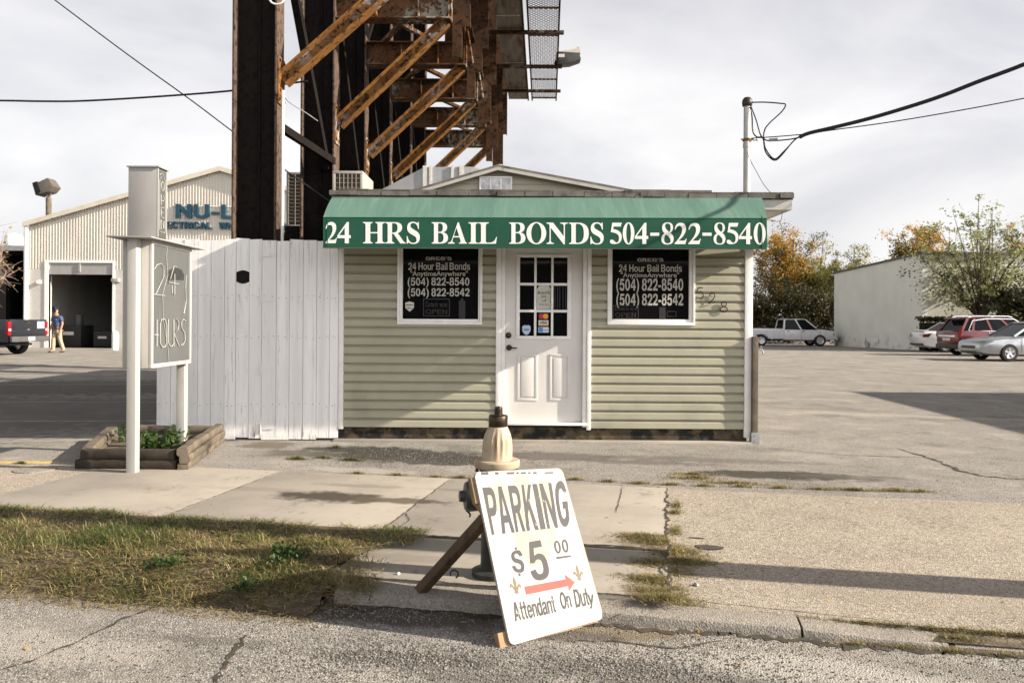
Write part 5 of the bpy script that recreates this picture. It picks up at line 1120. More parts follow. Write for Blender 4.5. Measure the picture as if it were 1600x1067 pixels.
# catwalk
def cwl(y): return -.115+.0397*(y-20.5)
def cwr(y): return 1.10+.045*(y-20.5)
ZC = 7.06; ya, yb = 12.2, 20.5
cw = None
mb = MB()
for a, b in ((ya, 14.9), (14.93, 17.6), (17.63, yb)):
    mb.add([(cwl(a),a,ZC),(cwl(a)+.50,a,ZC),(cwl(b)+.48,b,ZC),(cwl(b),b,ZC),(cwl(a),a,ZC+.05),(cwl(a)+.50,a,ZC+.05),(cwl(b)+.48,b,ZC+.05),(cwl(b),b,ZC+.05)], [(0,3,2,1),(4,5,6,7),(0,1,5,4),(1,2,6,5),(2,3,7,6),(3,0,4,7)])
cw = mb.build('catwalk', pm('grey_catwalk_plank', (.20,.185,.16), (.13,.115,.095), 3, .85, bump=.4, bscale=25, stain=(.09,.045,.02), sscale=2.5, st=(.5,.65), sc=(3,.4,1)), bb)
mb = MB(); ml, mr = (lambda y: cwl(y)+.60), cwr
for e in (ml, mr, lambda y: cwl(y)+.50):
    mb.bar((e(ya),ya,ZC-.01), (e(yb),yb,ZC-.01), .035, .06)
mb.build('catwalk_rail', M['rust_dark'], cw)
for y, w_ in ((13.6,.08),(15.56,.09),(17.64,.10),(19.5,.08)):
    mb = MB(); mb.bar((cwl(y)-.35,y,ZC-.075), (cwr(y)+.1,y,ZC-.075), w_, .06); mb.build('catwalk_bracket', M['rust_dark'], cw)
mb = MB(); pitch = .085                      # expanded metal
def mpt(s, y): return Vector((ml(y)+(mr(y)-ml(y))*s, y, ZC+.012))
yy = ya-1.2
while yy < yb:
    for sg in (1, -1):
        y0_, y1_ = (yy, yy+.55) if sg > 0 else (yy+.55, yy); s0, s1 = 0.0, 1.0
        lo, hi = ya, yb
        def cl(ya_, yb_):
            t0, t1 = 0.0, 1.0
            for bound, sign in ((lo, 1), (hi, -1)):
                f0, f1 = (ya_-bound)*sign, (yb_-bound)*sign
                if f0 < 0 and f1 < 0: return None
                if f0 < 0: t0 = max(t0, f0/(f0-f1))
                if f1 < 0: t1 = min(t1, f0/(f0-f1))
            return (t0, t1) if t1 > t0+.01 else None
        r_ = cl(y0_, y1_)
        if r_:
            A_ = mpt(r_[0], y0_+(y1_-y0_)*r_[0]); B_ = mpt(r_[1], y0_+(y1_-y0_)*r_[1]); mb.bar(A_, B_, .011, .004)
    yy += pitch
mb.build('catwalk_mesh', M['rust_dark'], cw)
mb = MB()
for y in (14.6, 16.0, 18.9, 20.45): mb.bar((ml(y),y,ZC+.03), (mr(y),y,ZC+.03), .03, .03)
mb.build('mesh_stay', M['rust_dark'], cw)
# flood lamp on the catwalk's edge
yl = 17.64; a, b = at(869,92,yl), at(907,92,yl)
prof = [at(869,85,yl), at(869,102,yl), at(872,103.5,yl), at(890,102,yl), at(907,96,yl), at(905,90,yl), at(906,87,yl)]
mb = MB(); mb.prism([p+Vector((0,-.16,0)) for p in prof], (0,.32,0)); fl_ = mb.build('flood_lamp', M['hyd_black'], bb, bevel=.01)
mb = MB(); v = [at(870,84.5,yl), at(885,82.5,yl), at(898,80,yl), at(902,76.5,yl), at(904,77,yl), at(906,86.5,yl)]; mb.prism([p+Vector((0,-.15,0)) for p in v], (0,.30,0)); mb.build('lamp_visor', pm('pale_visor', (.55,.50,.43), (.45,.41,.35), 6, .5), fl_)
mb = MB(); mb.prism([at(c, d_, yl)+Vector((0,-.1625,0)) for c, d_ in rect(872,88.5,881.5,93.5)], (0,.002,0)); mb.build('lamp_sticker', M['shield'], fl_)
mb = MB(); mb.tube([(cwr(yl)-.05,yl,ZC-.02), at(869,95,yl)], .03, 8); mb.build('lamp_arm', M['rust_dark'], fl_)
for px in (781.5, 786):                      # ladder hanging at the far end
    mb = MB(); a = at(px, 206 if px < 784 else 160, 20.6); mb.bar((a.x,20.6,a.z), (a.x,20.6,8.2), .05, .03, (0,1,0)); mb.build('ladder_rail', M['rust_dark'], bb)
mb = MB()
for py in (200, 150, 128): a, b = at(771,py,20.6), at(785,py,20.6); mb.bar(a, b, .03, .03)
mb.build('ladder_rung', M['rust_dark'], bb)
mb = MB(); xc = at(440,300,9.4).x; mb.tube([(xc,9.44,0),(xc,9.44,at(440,142,9.44).z)], .018, 10); mb.tube([(XRc[0]+.01,9.47,1.9),(xc,9.44,1.9)],.01,6); mb.build('conduit', M['white_trim'], bb, smooth=True)

# ------------------------------------------------------------ roof machinery and what stands behind the fence
def ac_unit(base, sx, sy, sz, label, rows, colsn):
    t = thing('air_conditioner', base, label, 'air conditioner', 'air conditioners under the billboard'); x, y, z = base
    cm = pm('cream_metal_case', (.34,.32,.28), (.30,.28,.245), 4, .55, stain=(.2,.17,.14), sscale=5)
    mb = MB(); f = .035; mb.box((x-sx/2, y-sy/2+.03, z), (x+sx/2, y+sy/2, z+sz)); 
    for a, b in (((x-sx/2,y-sy/2,z),(x+sx/2,y-sy/2+.029,z+f)), ((x-sx/2,y-sy/2,z+sz-f),(x+sx/2,y-sy/2+.029,z+sz)), ((x-sx/2,y-sy/2,z+f),(x-sx/2+f,y-sy/2+.029,z+sz-f)), ((x+sx/2-f,y-sy/2,z+f),(x+sx/2,y-sy/2+.029,z+sz-f))): mb.box(a, b)
    mb.build('case', cm, t, bevel=.006)
    mb = MB(); mb.box((x-sx/2+f, y-sy/2+.02, z+f), (x+sx/2-f, y-sy/2+.0295, z+sz-f)); mb.build('coil', M['black_metal'], t)
    mb = MB()
    for i in range(1, rows): zz = z+f+(sz-2*f)*i/rows; mb.tube([(x-sx/2+f, y-sy/2+.008, zz), (x+sx/2-f, y-sy/2+.008, zz)], .006, 5)
    for i in range(1, colsn): xx = x-sx/2+f+(sx-2*f)*i/colsn; mb.tube([(xx, y-sy/2+.004, z+f), (xx, y-sy/2+.004, z+sz-f)], .006, 5)
    mb.build('grille', pm('grille_wire', (.20,.18,.135), None, 8, .5), t); return t
p = at(545, 297, 9.95); ac_unit((p.x, 10.25, 2.78), .375, .75, 3.19-2.78, 'small cream air conditioner at the left edge of the shop roof', 6, 6)
p = at(447, 355, 12.0); ac_unit((p.x+.23, 12.25, p.z), .46, .5, .83, 'tall air conditioner behind the fence between two billboard columns', 14, 4)
st_ = thing('equipment_stand', (-3.1, 12.2, 0), 'dark stepped equipment platform behind the white fence carrying an air conditioner', 'stand')
mb = MB(); mb.box((-3.42,11.95,2.65),(-2.7,12.55,2.752)); mb.box((-3.52,11.92,2.54),(-2.65,12.55,2.649)); mb.box((-3.58,11.9,2.42),(-2.6,12.55,2.539)); mb.build('platform', M['steel_black'], st_, bevel=.006)
for x, y in ((-3.5,11.98),(-2.7,11.98),(-3.5,12.5),(-2.7,12.5)):
    mb = MB(); mb.box((x-.04,y-.04,0),(x+.04,y+.04,2.419)); mb.build('leg', M['steel_black'], st_)
sh = thing('shade_shed', (-2.9, 15.5, 0), 'dark shed under the billboard, added only to shade the left lot', 'shed')  # added shed, placed and sized to shade the left lot
mb = MB(); mb.box((-3.45,12.62,0),(-2.45,19.6,3.40)); mb.build('shed_wall', M['steel_black'], sh)
mb = MB(); mb.box((-3.5,12.58,3.401),(-2.4,19.65,3.46)); mb.build('shed_roof', M['steel_black'], sh)
du = thing('sheet_metal_duct', (-1.2, 10.9, 2.9), 'grey galvanized sheet metal duct beside the gable on the shop roof', 'duct')
yd = 10.85
mb = MB(); pts = [(575,312),(596,296),(661,262),(664,261),(735,260.5),(747,262.5),(755,268),(766,285),(770,312)]
mb.prism([at(a, b, yd) for a, b in pts], (0,1.0,0)); mb.build('duct_body', M['galv'], du, bevel=.01)
for a in (661, 671, 705, 718):
    mb = MB(); mb.box((at(a,262,yd).x, yd-.025, 2.95), (at(a+(6 if a in (661,718) else 4),262,yd).x, yd-.001, at(a,260.5,yd).z+.008)); mb.build('standing_seam', pm('pale_seam', (.60,.58,.55), (.45,.44,.42), 20, .6, stain=(.3,.28,.25), sscale=18), du)

# ------------------------------------------------------------ service mast and overhead cables
YM = 9.3; xm, zm0, zm1 = at(1167,250,YM).x, 2.7, at(1167,163,YM).z
ma = thing('service_mast', (xm, YM, 2.72), 'slim grey electrical service mast with a black weatherhead on the shop roof', 'mast')
mb = MB(); mb.tube([(xm,YM,zm0),(xm,YM,zm1)], .040, 16); mb.lathe([(.046,0),(.046,.05),(.042,.055)], (xm,YM,at(1167,231,YM).z), 16); mb.build('pipe', pm('grey_pipe', (.50,.49,.46), (.40,.39,.37), 6, .45, .3, stain=(.3,.27,.23), sscale=5), ma, smooth=True)
mb = MB(); zc = zm1; mb.lathe([(.046,-.03),(.056,-.02),(.06,.02),(.055,.05),(.035,.075),(0,.082)], (xm,YM,zc), 20); mb.build('weatherhead', M['black_metal'], ma, smooth=True)
mb = MB(); zc = at(1167,219,YM).z; mb.lathe([(.044,-.016),(.052,-.014),(.052,.014),(.044,.016)], (xm,YM,zc), 16); mb.tube([(xm-.08,YM-.03,zc),(xm+.1,YM-.03,zc)], .008, 6); cl_ = mb.build('clamp', M['rust'], ma)
mb = MB(); mb.lathe([(.012,.06),(.02,.07),(.014,.09),(.02,.11),(.012,.125)], (xm,YM-.03,zc), 12, axis='X'); mb.build('insulator', M['white_trim'], cl_, smooth=True)
def smoothpts(pts, n=6):
    o = []
    for i in range(len(pts)-1):
        p0, p1, p2, p3 = pts[max(i-1,0)], pts[i], pts[i+1], pts[min(i+2,len(pts)-1)]
        for k in range(n):
            t = k/n; o.append(tuple(.5*(2*p1[j]+(p2[j]-p0[j])*t+(2*p0[j]-5*p1[j]+4*p2[j]-p3[j])*t*t+(3*p1[j]-p0[j]-3*p2[j]+p3[j])*t**3) for j in range(len(p1))))
    o.append(pts[-1]); return o
def cable(name, pts, r, label, yfun, mat=None):
    P = [at(a, b, yfun(a)) for a, b in smoothpts(pts)]; mb = MB(); mb.tube(P, r, 8)
    o = mb.build(name, mat or M['cable'], None, smooth=True); return tag(o, label, 'cable') if label else o
Zc = lambda x, y: (1120+x*.3, 80+y*.3)
yw = lambda px: 9.27 - (px-1167)*.0032
c1 = cable('service_cable', [Zc(430,450), Zc(480,428), (1300,200), (1360,185), (1432,163.5), (1480,147), (1528,128), (1600,101), (1700,58), (1900,-40)], .021, 'thick black twisted service cable rising to the right from the mast', yw)
def sub(name, pts, r, mat=None):
    P = [at(a, b, yw(a)) for a, b in smoothpts(pts)]; mb = MB(); mb.tube(P, r, 6); o = mb.build(name, mat or M['cable'], c1, smooth=True); return o
sub('lead_wire', [Zc(172,290), Zc(183,340), Zc(188,420), Zc(210,448), Zc(240,452), Zc(255,510), Zc(300,562), Zc(350,522), Zc(410,460), Zc(450,438)], .008)
sub('lead_wire', [Zc(178,290), Zc(205,360), Zc(225,430), Zc(242,460), Zc(252,520), Zc(280,558), Zc(308,568), Zc(340,540), Zc(400,468), Zc(440,440)], .008)
sub('lead_wire', [Zc(183,268), Zc(250,267), Zc(330,273), Zc(358,280), Zc(338,316), Zc(280,370), Zc(252,405), Zc(244,445), Zc(255,464), Zc(300,467), Zc(380,460), Zc(440,448)], .008)
mb = MB(); a, b = at(*Zc(272,464), yw(1202)), at(*Zc(318,460), yw(1215)); mb.tube([a, b], .018, 8); mb.build('splice_sleeve', M['galv'], c1, smooth=True)
cable('telephone_wire', [Zc(180,455), Zc(440,435), Zc(600,412), Zc(1000,355), (1600,154), (1800,110)], .006, 'thin black wire running right from the mast below the thick cable', lambda px: 9.25-(px-1167)*.0026)
cable('drop_wire', [Zc(160,530), Zc(175,570), Zc(205,625), Zc(245,695), Zc(287,746)], .0035, 'thin wire drooping from the mast to the right end of the roof', lambda px: 9.2)
cable('drop_wire', [(1222,330), (1221,342), (1216,346), (1204,345)], .003, 'loose thin wire hanging under the right eave of the shop', lambda px: 8.75)
cable('guy_wire', [(20,-50), (85,0), (200,86), (300,158), (365,207), (440,262), (520,318)], .008, 'thin black wire slanting down from the top left sky to the shop eave', lambda px: 10.05-.0004*(px-200))
cable('telephone_wire', [(-200,156), (0,157.5), (60,158.5), (130,158), (250,151), (368,141.5), (480,127)], .012, 'black wire crossing the left sky level to the billboard column', lambda px: 9.85)
cable('white_cord', [(417,-8), (424,4), (433,7), (441,4), (446,-6)], .010, 'short loop of white cable hanging at the top of the first billboard column', lambda px: 9.35, M['white_trim'])
cable('guy_wire', [(440,146), (452,160), (480,178), (500,192)], .007, 'short grey wire between the first two billboard columns', lambda px: 9.5+(px-440)*.03, M['galv'])
# ------------------------------------------------------------ left: warehouse, brick building, pickup, man
YW_ = 37.0
def wx(px): return at(px, 450, YW_).x
def wz(py, px): return at(px, py, YW_).z
M['corr'] = pm('white_corrugated_metal', (.58,.55,.49), (.52,.49,.435), 1.2, .5, .1, stain=(.40,.37,.33), sscale=.8, st=(.6,.75), sc=(1,1,.25))
M['cmu'] = None
k = NT('painted_block'); br = k.n('ShaderNodeTexBrick'); br.inputs['Scale'].default_value = 2.4; br.inputs['Mortar Size'].default_value = .012
m = k.n('ShaderNodeMapping'); m.inputs['Rotation'].default_value = (R(90),0,0); k.l(k.P, m.inputs[0]); k.l(m.outputs[0], br.inputs['Vector'])
br.inputs['Color1'].default_value = (.50,.48,.45,1); br.inputs['Color2'].default_value = (.46,.445,.42,1); br.inputs['Mortar'].default_value = (.33,.32,.30,1)
M['cmu'] = k.done(k.mix(k.ramp(k.noise(1.2,5,.6), .5, .75, 0, .6), br.outputs[0], (.38,.36,.33)), .8)
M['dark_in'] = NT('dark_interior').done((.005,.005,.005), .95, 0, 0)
wh = thing('warehouse', (-13.5, YW_, 0), 'white corrugated metal warehouse with a blue letter sign and an open dark loading door', 'warehouse')
xl_, xr_ = wx(45), wx(45)+17.9; pkx = wx(345); pkz, evz = wz(264.5,345), wz(350,45); zb_ = wz(421,120)
def rz(x): return pkz-(pkz-evz)*abs(x-pkx)/(pkx-xl_)
mb = MB(); x = xl_; pitch = .135; dps = .045
xs_ = []
while x < xr_-pitch: xs_ += [(x, 0), (x+pitch*.30, 0), (x+pitch*.42, -dps), (x+pitch*.62, -dps), (x+pitch*.74, 0)]; x += pitch
xs_.append((xr_, 0))
vs = []
for x, o in xs_: vs += [(x, YW_+o, (wz(412,120)+.145) if wx(70) < x < wx(181) else zb_+.003), (x, YW_+o, rz(x)-.01)]
mb.add(vs, [(2*i, 2*i+2, 2*i+3, 2*i+1) for i in range(len(xs_)-1)])
mb.build('corrugated_wall', M['corr'], wh)
dx0, dx1, dz1 = wx(77), wx(177), wz(412,120)
mb = MB(); holes(mb, xl_, xr_, -.1, zb_-.003, YW_-.05, YW_+.2, [(dx0, dx1, -.1, dz1)]); mb.build('block_wall', M['cmu'], wh)
mb = MB()
mb.box((xl_, YW_+.201, -.1), (xl_+.1, 55, evz-.05)); mb.build('side_wall', M['corr'], wh); mb = MB(); mb.box((xr_-.1, YW_+.201, -.1), (xr_, 55, evz-.05)); mb.build('side_wall', M['corr'], wh)
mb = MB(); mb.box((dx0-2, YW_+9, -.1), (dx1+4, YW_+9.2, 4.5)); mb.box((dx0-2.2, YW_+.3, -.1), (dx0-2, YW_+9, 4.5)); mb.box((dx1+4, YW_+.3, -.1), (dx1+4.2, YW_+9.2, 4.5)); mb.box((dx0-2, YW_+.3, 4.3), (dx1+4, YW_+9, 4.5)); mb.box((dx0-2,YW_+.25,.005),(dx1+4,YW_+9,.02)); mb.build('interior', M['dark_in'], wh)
mb = MB()
for a, b in (((xl_-.15), pkx), (pkx, xr_+.15)):
    za, zb2 = rz(a), rz(b); mb.add([(a,YW_-.25,za),(b,YW_-.25,zb2),(b,55,zb2),(a,55,za),(a,YW_-.25,za+.1),(b,YW_-.25,zb2+.1),(b,55,zb2+.1),(a,55,za+.1)], [(0,3,2,1),(4,5,6,7),(0,1,5,4),(1,2,6,5),(2,3,7,6),(3,0,4,7)])
rf = mb.build('roof', pm('pale_metal_roof', (.50,.48,.44), (.44,.42,.38), 2, .5), wh)
mb = MB()
for a, b in (((xl_-.15), pkx), (pkx, xr_+.15)):
    za, zb2 = rz(a), rz(b); mb.add([(a,YW_-.29,za-.12),(b,YW_-.29,zb2-.12),(b,YW_-.251,zb2-.12),(a,YW_-.251,za-.12),(a,YW_-.29,za+.08),(b,YW_-.29,zb2+.08),(b,YW_-.251,zb2+.08),(a,YW_-.251,za+.08)], [(0,3,2,1),(4,5,6,7),(0,1,5,4),(1,2,6,5),(2,3,7,6),(3,0,4,7)])
mb.build('rake_trim', pm('cream_trim', (.56,.52,.43), (.48,.44,.36), 2, .6), rf)
mb = MB(); fw = wx(77)-wx(71)
mb.box((dx0-fw, YW_-.09, 0), (dx0, YW_+.1, dz1+.03)); mb.box((dx1, YW_-.09, 0), (dx1+fw*.5, YW_+.1, dz1+.03)); mb.box((dx0-fw, YW_-.09, dz1+.031), (dx1+fw*.5, YW_+.1, dz1+.14)); mb.build('door_frame', M['white_trim'], wh)
mb = MB(); mb.box((dx0+.001, YW_-.03, wz(429,120)), (dx1-.001, YW_+.05, dz1)); mb.box((wx(124),YW_-.1,wz(425,120)),(wx(127),YW_-.04,wz(412,120))); mb.build('roller_door', M['grey_paint'], wh)
mb = MB(); mb.tube([(wx(43), YW_-.12, 0), (wx(43), YW_-.12, evz-.1)], .10, 10); mb.build('downpipe', M['white_trim'], wh, smooth=True)
k = NT('blue_sign_letters'); M['blue'] = k.done(k.mix(k.ramp(k.noise(3,5,.6), .4, .7), (.010,.042,.070), (.015,.055,.085)), .5)
def wsign(name, s, a, b, py0, py1, slope=.012):
    mb = MB(); y = YW_-.16
    g_ = sans(s, 12, 40); q = [at(a,py0+slope*a,y), at(b,py0+slope*b,y), at(b,py1+slope*b,y), at(a,py1+slope*a,y)]
    fit(mb, g_, q); nv = len(mb.v); fs = list(mb.f)
    mb.add([(v[0]+.02, v[1]+.10, v[2]) for v in mb.v[:nv]], fs)
    cnt = {}
    for f in fs:
        for e in zip(f, f[1:]+f[:1]):
            kk = tuple(sorted(e)); cnt[kk] = cnt.get(kk, 0)+1
    mb.add([], []); 
    for (i, j), c in cnt.items():
        if c == 1: mb.f.append((i, j, nv+j, nv+i)); mb.m.append(0)
    return mb.build(name, M['blue'], wh)
wsign('sign_lettering', 'NU-L', 274, 366, 315.5, 337.5); wsign('sign_lettering', 'ITE', 370, 432, 315.5, 337.5)
wsign('sign_lettering', 'ELECTRICAL', 241, 329.5, 343, 354); wsign('sign_lettering', 'WHOLESALERS', 341.5, 447, 343, 354)
for py in (318, 330): mb = MB(); mb.tube([at(270, py+4, YW_-.055), at(440, py+6, YW_-.055)], .02, 6); mb.build('sign_rail', M['white_trim'], wh)
mb = MB(); c = at(182,438,YW_-.1); mb.prism([c+Vector((-.16,0,.08)), c+Vector((.16,0,.08)), c+Vector((.16,-.22,.0)), c+Vector((.16,-.22,-.08)), c+Vector((-.16,-.22,-.08)), c+Vector((-.16,-.22,0))], (0,0,-.02)) if False else mb.box(c-Vector((.17,.2,.09)), c+Vector((.17,.05,.09))); mb.build('wall_lamp', M['grey_paint'], wh, bevel=.03)
mb = MB(); c = at(61,441,YW_-.1); mb.lathe([(.09,-.1),(.10,.05),(0,.08)], c, 14, axis='Y'); mb.build('wall_lamp', M['white_trim'], wh, smooth=True)
mb = MB(); p = gnd(180,547); bo = None
mb.lathe([(.14,-.05),(.14,.72),(.10,.80),(0,.82)], (p.x, p.y, 0), 16); tag(mb.build('bollard', M['white_trim'], smooth=True), 'short white bollard at the right side of the warehouse door', 'bollard')
def crate(px, py, w_, h_, c, label, cat='crate', lid=True):
    p = gnd(px, py); y = YW_+1.6; x = at(px,500,y).x
    t = thing('storage_crate' if cat == 'crate' else 'bucket', (x, y, .02), label, cat)
    mb = MB()
    if cat == 'crate':
        mb.box((x-w_/2,y-w_/2,.021),(x+w_/2,y+w_/2,h_)); mb.build('body', NT('crate_paint').done(c,.7), t, bevel=.02)
        mb = MB(); mb.box((x-w_*.25,y-w_/2-.006,h_*.55),(x+w_*.2,y-w_/2-.001,h_*.7)); mb.build('paper_label', M['shield'], t)
    else:
        mb.lathe([(w_*.42,.021),(w_*.5,h_),(w_*.47,h_+.01),(w_*.47,h_-.03),(0,h_-.03)], (x,y,0), 18); mb.build('body', NT('bucket_plastic').done(c,.4), t, smooth=True)
        mb = MB(); mb.tube([(x+w_*.5*math.cos(a), y-.05, h_-.02-w_*.35*math.sin(a)) for a in [i*math.pi/8 for i in range(9)]], .01, 5); mb.build('handle', M['galv'], t)
crate(118,540,1.15,1.05,(.022,.022,.022),'dark crate with a pale paper label inside the warehouse door'); crate(168,540,.9,.75,(.022,.022,.022),'low dark crate at the right inside the warehouse door')
crate(108,540,.34,.40,(.50,.05,.03),'red bucket left of the dark crate inside the warehouse door','bucket'); crate(80,540,.32,.40,(.42,.04,.025),'red bucket partly behind the walking man by the door jamb','bucket')
M['dark_drum'] = NT('dull_drum_metal').done((.06,.06,.06), .5)
x = at(112,520,YW_+1.7).x; mb = MB(); mb.lathe([(.2,1.06),(.2,1.5),(.15,1.56),(0,1.56)], (x+.4,YW_+1.6,0), 18); mb.lathe([(.21,1.2),(.21,1.23)], (x+.4,YW_+1.6,0), 18); tag(mb.build('metal_drum', M['dark_drum'], smooth=True), 'small grey metal drum standing on the dark crate in the warehouse', 'drum')
# flood light on its pole
yf = 39; ft = thing('flood_light', at(76,337,yf), 'boxy grey flood light tilted on a pole above the warehouse corner', 'flood light')
mb = MB(); a, b = at(76,345,yf), at(76,309,yf); mb.tube([a, b], .13, 10); mb.tube([b, at(72,303,yf)], .06, 6); mb.tube([b, at(80,302,yf)], .05, 6); mb.build('pole', M['wood_old'], ft, smooth=True)
q = [(54,287),(74,277.5),(83.5,291),(76,299.5),(56.5,305)]
mb = MB(); mb.prism([at(*p, yf-.35) for p in q], (0,.7,0)); hd = mb.build('head', pm('brown_lamp_housing', (.11,.095,.08), (.08,.07,.06), 4, .6), ft, bevel=.05)
mb = MB(); mb.prism([at(*p, yf-.37) for p in ((50,286),(57,283.5),(63,300),(55.5,305))], (0,.74,0)); mb.build('lens', M['glass'], hd)
# dark brick building
bk = thing('brick_building', (-28, 42, 0), 'dark brown brick building at the left edge beside the white warehouse', 'building')
k = NT('dark_brick'); br = k.n('ShaderNodeTexBrick'); br.inputs['Scale'].default_value = 4; m = k.n('ShaderNodeMapping'); m.inputs['Rotation'].default_value = (R(90),0,0); k.l(k.P, m.inputs[0]); k.l(m.outputs[0], br.inputs['Vector'])
br.inputs['Color1'].default_value = (.040,.026,.020,1); br.inputs['Color2'].default_value = (.028,.02,.016,1); br.inputs['Mortar'].default_value = (.05,.043,.038,1)
mb = MB(); mb.box((-44,42.5,-.1),(wx(41)-.5,56,at(10,392,42.5).z)); mb.build('brick_wall', k.done(br.outputs[0], .9), bk)
mb = MB(); z = at(10,392,42.5).z; mb.box((-44.1,42.3,z+.001),(wx(41)-.45,56.1,z+.28)); mb.build('roof_coping', M['galv'], bk)
mb = MB(); mb.lathe([(.45,0),(.5,.4),(.4,.7),(0,.85)], (at(4,372,43).x,44,z+.27), 16); mb.build('roof_fan', M['white_trim'], bk, smooth=True)

# ------------------------------------------------------------ vehicles
def loft_body(st, mat, name, root, wheels, wr, tw=.26, sub=0):
    mb = MB(); n = 16
    rings = []
    for x, w_, zb, zm, zs, zt in st:
        h = [(0,zb),(.72*w_,zb),(.93*w_,zb+.06),(w_,zm),(.985*w_,(zm+zs)/2),(.955*w_,zs),(.83*w_,zt-.015),(.45*w_,zt),(0,zt+.012)]
        ring = [(x,y,z) for y, z in h] + [(x,-y,z) for y, z in h[-2:0:-1]]
        rings.append(ring)
    n = len(rings[0]); vs = [p for r in rings for p in r]
    fs = [(i*n+k, i*n+(k+1)%n, (i+1)*n+(k+1)%n, (i+1)*n+k) for i in range(len(rings)-1) for k in range(n)] + [tuple(range(n))[::-1], tuple(range((len(rings)-1)*n, len(rings)*n))]
    mb.add(vs, fs); o = mb.build(name, mat, root, smooth=True, ang=38)
    md = []
    for i, xw in enumerate(wheels):              # cut the wheel arches
        c = MB(); r = wr*1.17; k = 26
        for sgn in (1, -1):
            y0, y1 = (.55, 1.4) if sgn > 0 else (-1.4, -.55)
            ring0 = [(xw+r*math.cos(2*math.pi*j/k), y0, wr+r*math.sin(2*math.pi*j/k)) for j in range(k)]; ring1 = [(p[0], y1, p[2]) for p in ring0]
            c.add(ring0+ring1, [(j, (j+1)%k, k+(j+1)%k, k+j) for j in range(k)] + [tuple(range(k))[::-1], tuple(range(k, 2*k))])
        co = c.build('arch_cutter', mat); md.append(co); m = o.modifiers.new('arch', 'BOOLEAN'); m.operation = 'DIFFERENCE'; m.object = co; m.solver = 'EXACT'
    me = evalmesh(o); o.modifiers.clear(); old = o.data; o.data = me; bpy.data.meshes.remove(old)
    for co in md: bpy.data.objects.remove(co)
    return o
def wheel(root, x, y, r, mat_rim, spokes=5, w_=.22):
    s = 1 if y > 0 else -1
    mb = MB(); mb.lathe([(r*.62,-w_/2),(r*.92,-w_/2),(r,-w_*.32),(r,w_*.32),(r*.92,w_/2),(r*.62,w_/2)], (x,y,r), 32, axis='Y', cap=False); wo = mb.build('wheel', M['rubber'], root, smooth=True)
    yo = s*w_*.40; mb = MB(); mb.lathe([(r*.64,yo-s*.06),(r*.64,yo),(r*.56,yo-s*.012),(r*.56,yo-s*.08),(0,yo-s*.08)], (x,y,r), 28, axis='Y')
    for i in range(spokes):
        a = 2*math.pi*i/spokes+.3; mb.bar((x+r*.08*math.cos(a),y+yo-s*.03,r+r*.08*math.sin(a)), (x+r*.58*math.cos(a),y+yo-s*.015,r+r*.58*math.sin(a)), r*.17, .035, (0,1,0))
    mb.lathe([(r*.16,yo-s*.05),(r*.14,yo),(0,yo)], (x,y,r), 14, axis='Y'); mb.build('rim', mat_rim, wo, smooth=True)
def cabin(root, paint, zb, zr, pts, wb, wr, pill, name='cabin'):
    """pts = (x rear belt, x rear roof, x front roof, x front belt); pill = pillars at fractions along the side"""
    xa, xb, xc, xd = pts; mb = MB(); q = lambda x, w_, z, s: (x, s*w_, z)
    b = [(xa,wb*.93),((xa+xd)/2,wb),(xd,wb*.90)]; t = [(xb,wr*.95),((xb+xc)/2,wr),(xc,wr*.94)]
    ring = [(x,w_,zb) for x,w_ in b] + [(x,-w_,zb) for x,w_ in b[::-1]] + [(x,w_,zr) for x,w_ in t] + [(x,-w_,zr) for x,w_ in t[::-1]]
    mb.add(ring, [(i,(i+1)%6,6+(i+1)%6,6+i) for i in range(6)] + [tuple(range(6))[::-1], tuple(range(6,12))]); mb.build('side_glass', M['car_glass'], root)
    mb = MB(); o = .012
    rp_ = [(xb-.05,wr*.93),(xb+.12,wr*1.01),((xb+xc)/2,wr*1.03),(xc-.12,wr*1.0),(xc+.05,wr*.90)]
    v0 = [(x,w_,zr-.012) for x,w_ in rp_]+[(x,-w_,zr-.012) for x,w_ in rp_[::-1]]; v1 = [(x,w_*.93,zr+.028) for x,w_ in rp_]+[(x,-w_*.93,zr+.028) for x,w_ in rp_[::-1]]
    v2 = [(xb*.8+xc*.2 if i in (0,9) else x, w_*.5, zr+.05) for i,(x,w_,_) in enumerate(v1)]; v2 = [(xb+(xc-xb)*(.12+.76*(x-xb)/(xc-xb)), w_*.5, zr+.048) for x,w_,_ in v1]
    n = 10; mb.add(v0+v1+v2, [(i,(i+1)%n,n+(i+1)%n,n+i) for i in range(n)]+[(n+i,n+(i+1)%n,2*n+(i+1)%n,2*n+i) for i in range(n)]+[tuple(range(n))[::-1],tuple(range(2*n,3*n))])
    rf_ = mb.build('roof', paint, root, smooth=True, ang=50)
    for s in (1,-1):
        for a, b, w_, h_ in [((xa,s*wb*.935,zb-.02),(xb,s*wr*.955,zr),.07,.09), ((xd,s*wb*.905,zb-.02),(xc,s*wr*.945,zr),.05,.07)] + [((xa+(xd-xa)*f,s*wb*.985,zb-.02),(xb+(xc-xb)*f,s*wr*.995,zr),.035,.09) for f in pill]:
            mb = MB(); mb.bar(a, b, w_, h_, (1,0,0)); mb.build('pillar', paint, root)
    return rf_
def quadpart(name, pts, mat, root, th=(0,0,0)):
    mb = MB(); mb.prism(pts, th); return mb.build(name, mat, root)
M['lens'] = NT('headlamp_lens').done((.45,.46,.47), .1, .3)
M['plate'] = pm('number_plate', (.60,.60,.58), (.5,.5,.5), 8, .5)
def mirror(root, x, y, z, mat):
    mb = MB(); mb.box((x-.06,min(y,y*1.16),z-.07),(x+.06,max(y,y*1.16),z+.07)); mb.build('wing_mirror', mat, root, bevel=.03)
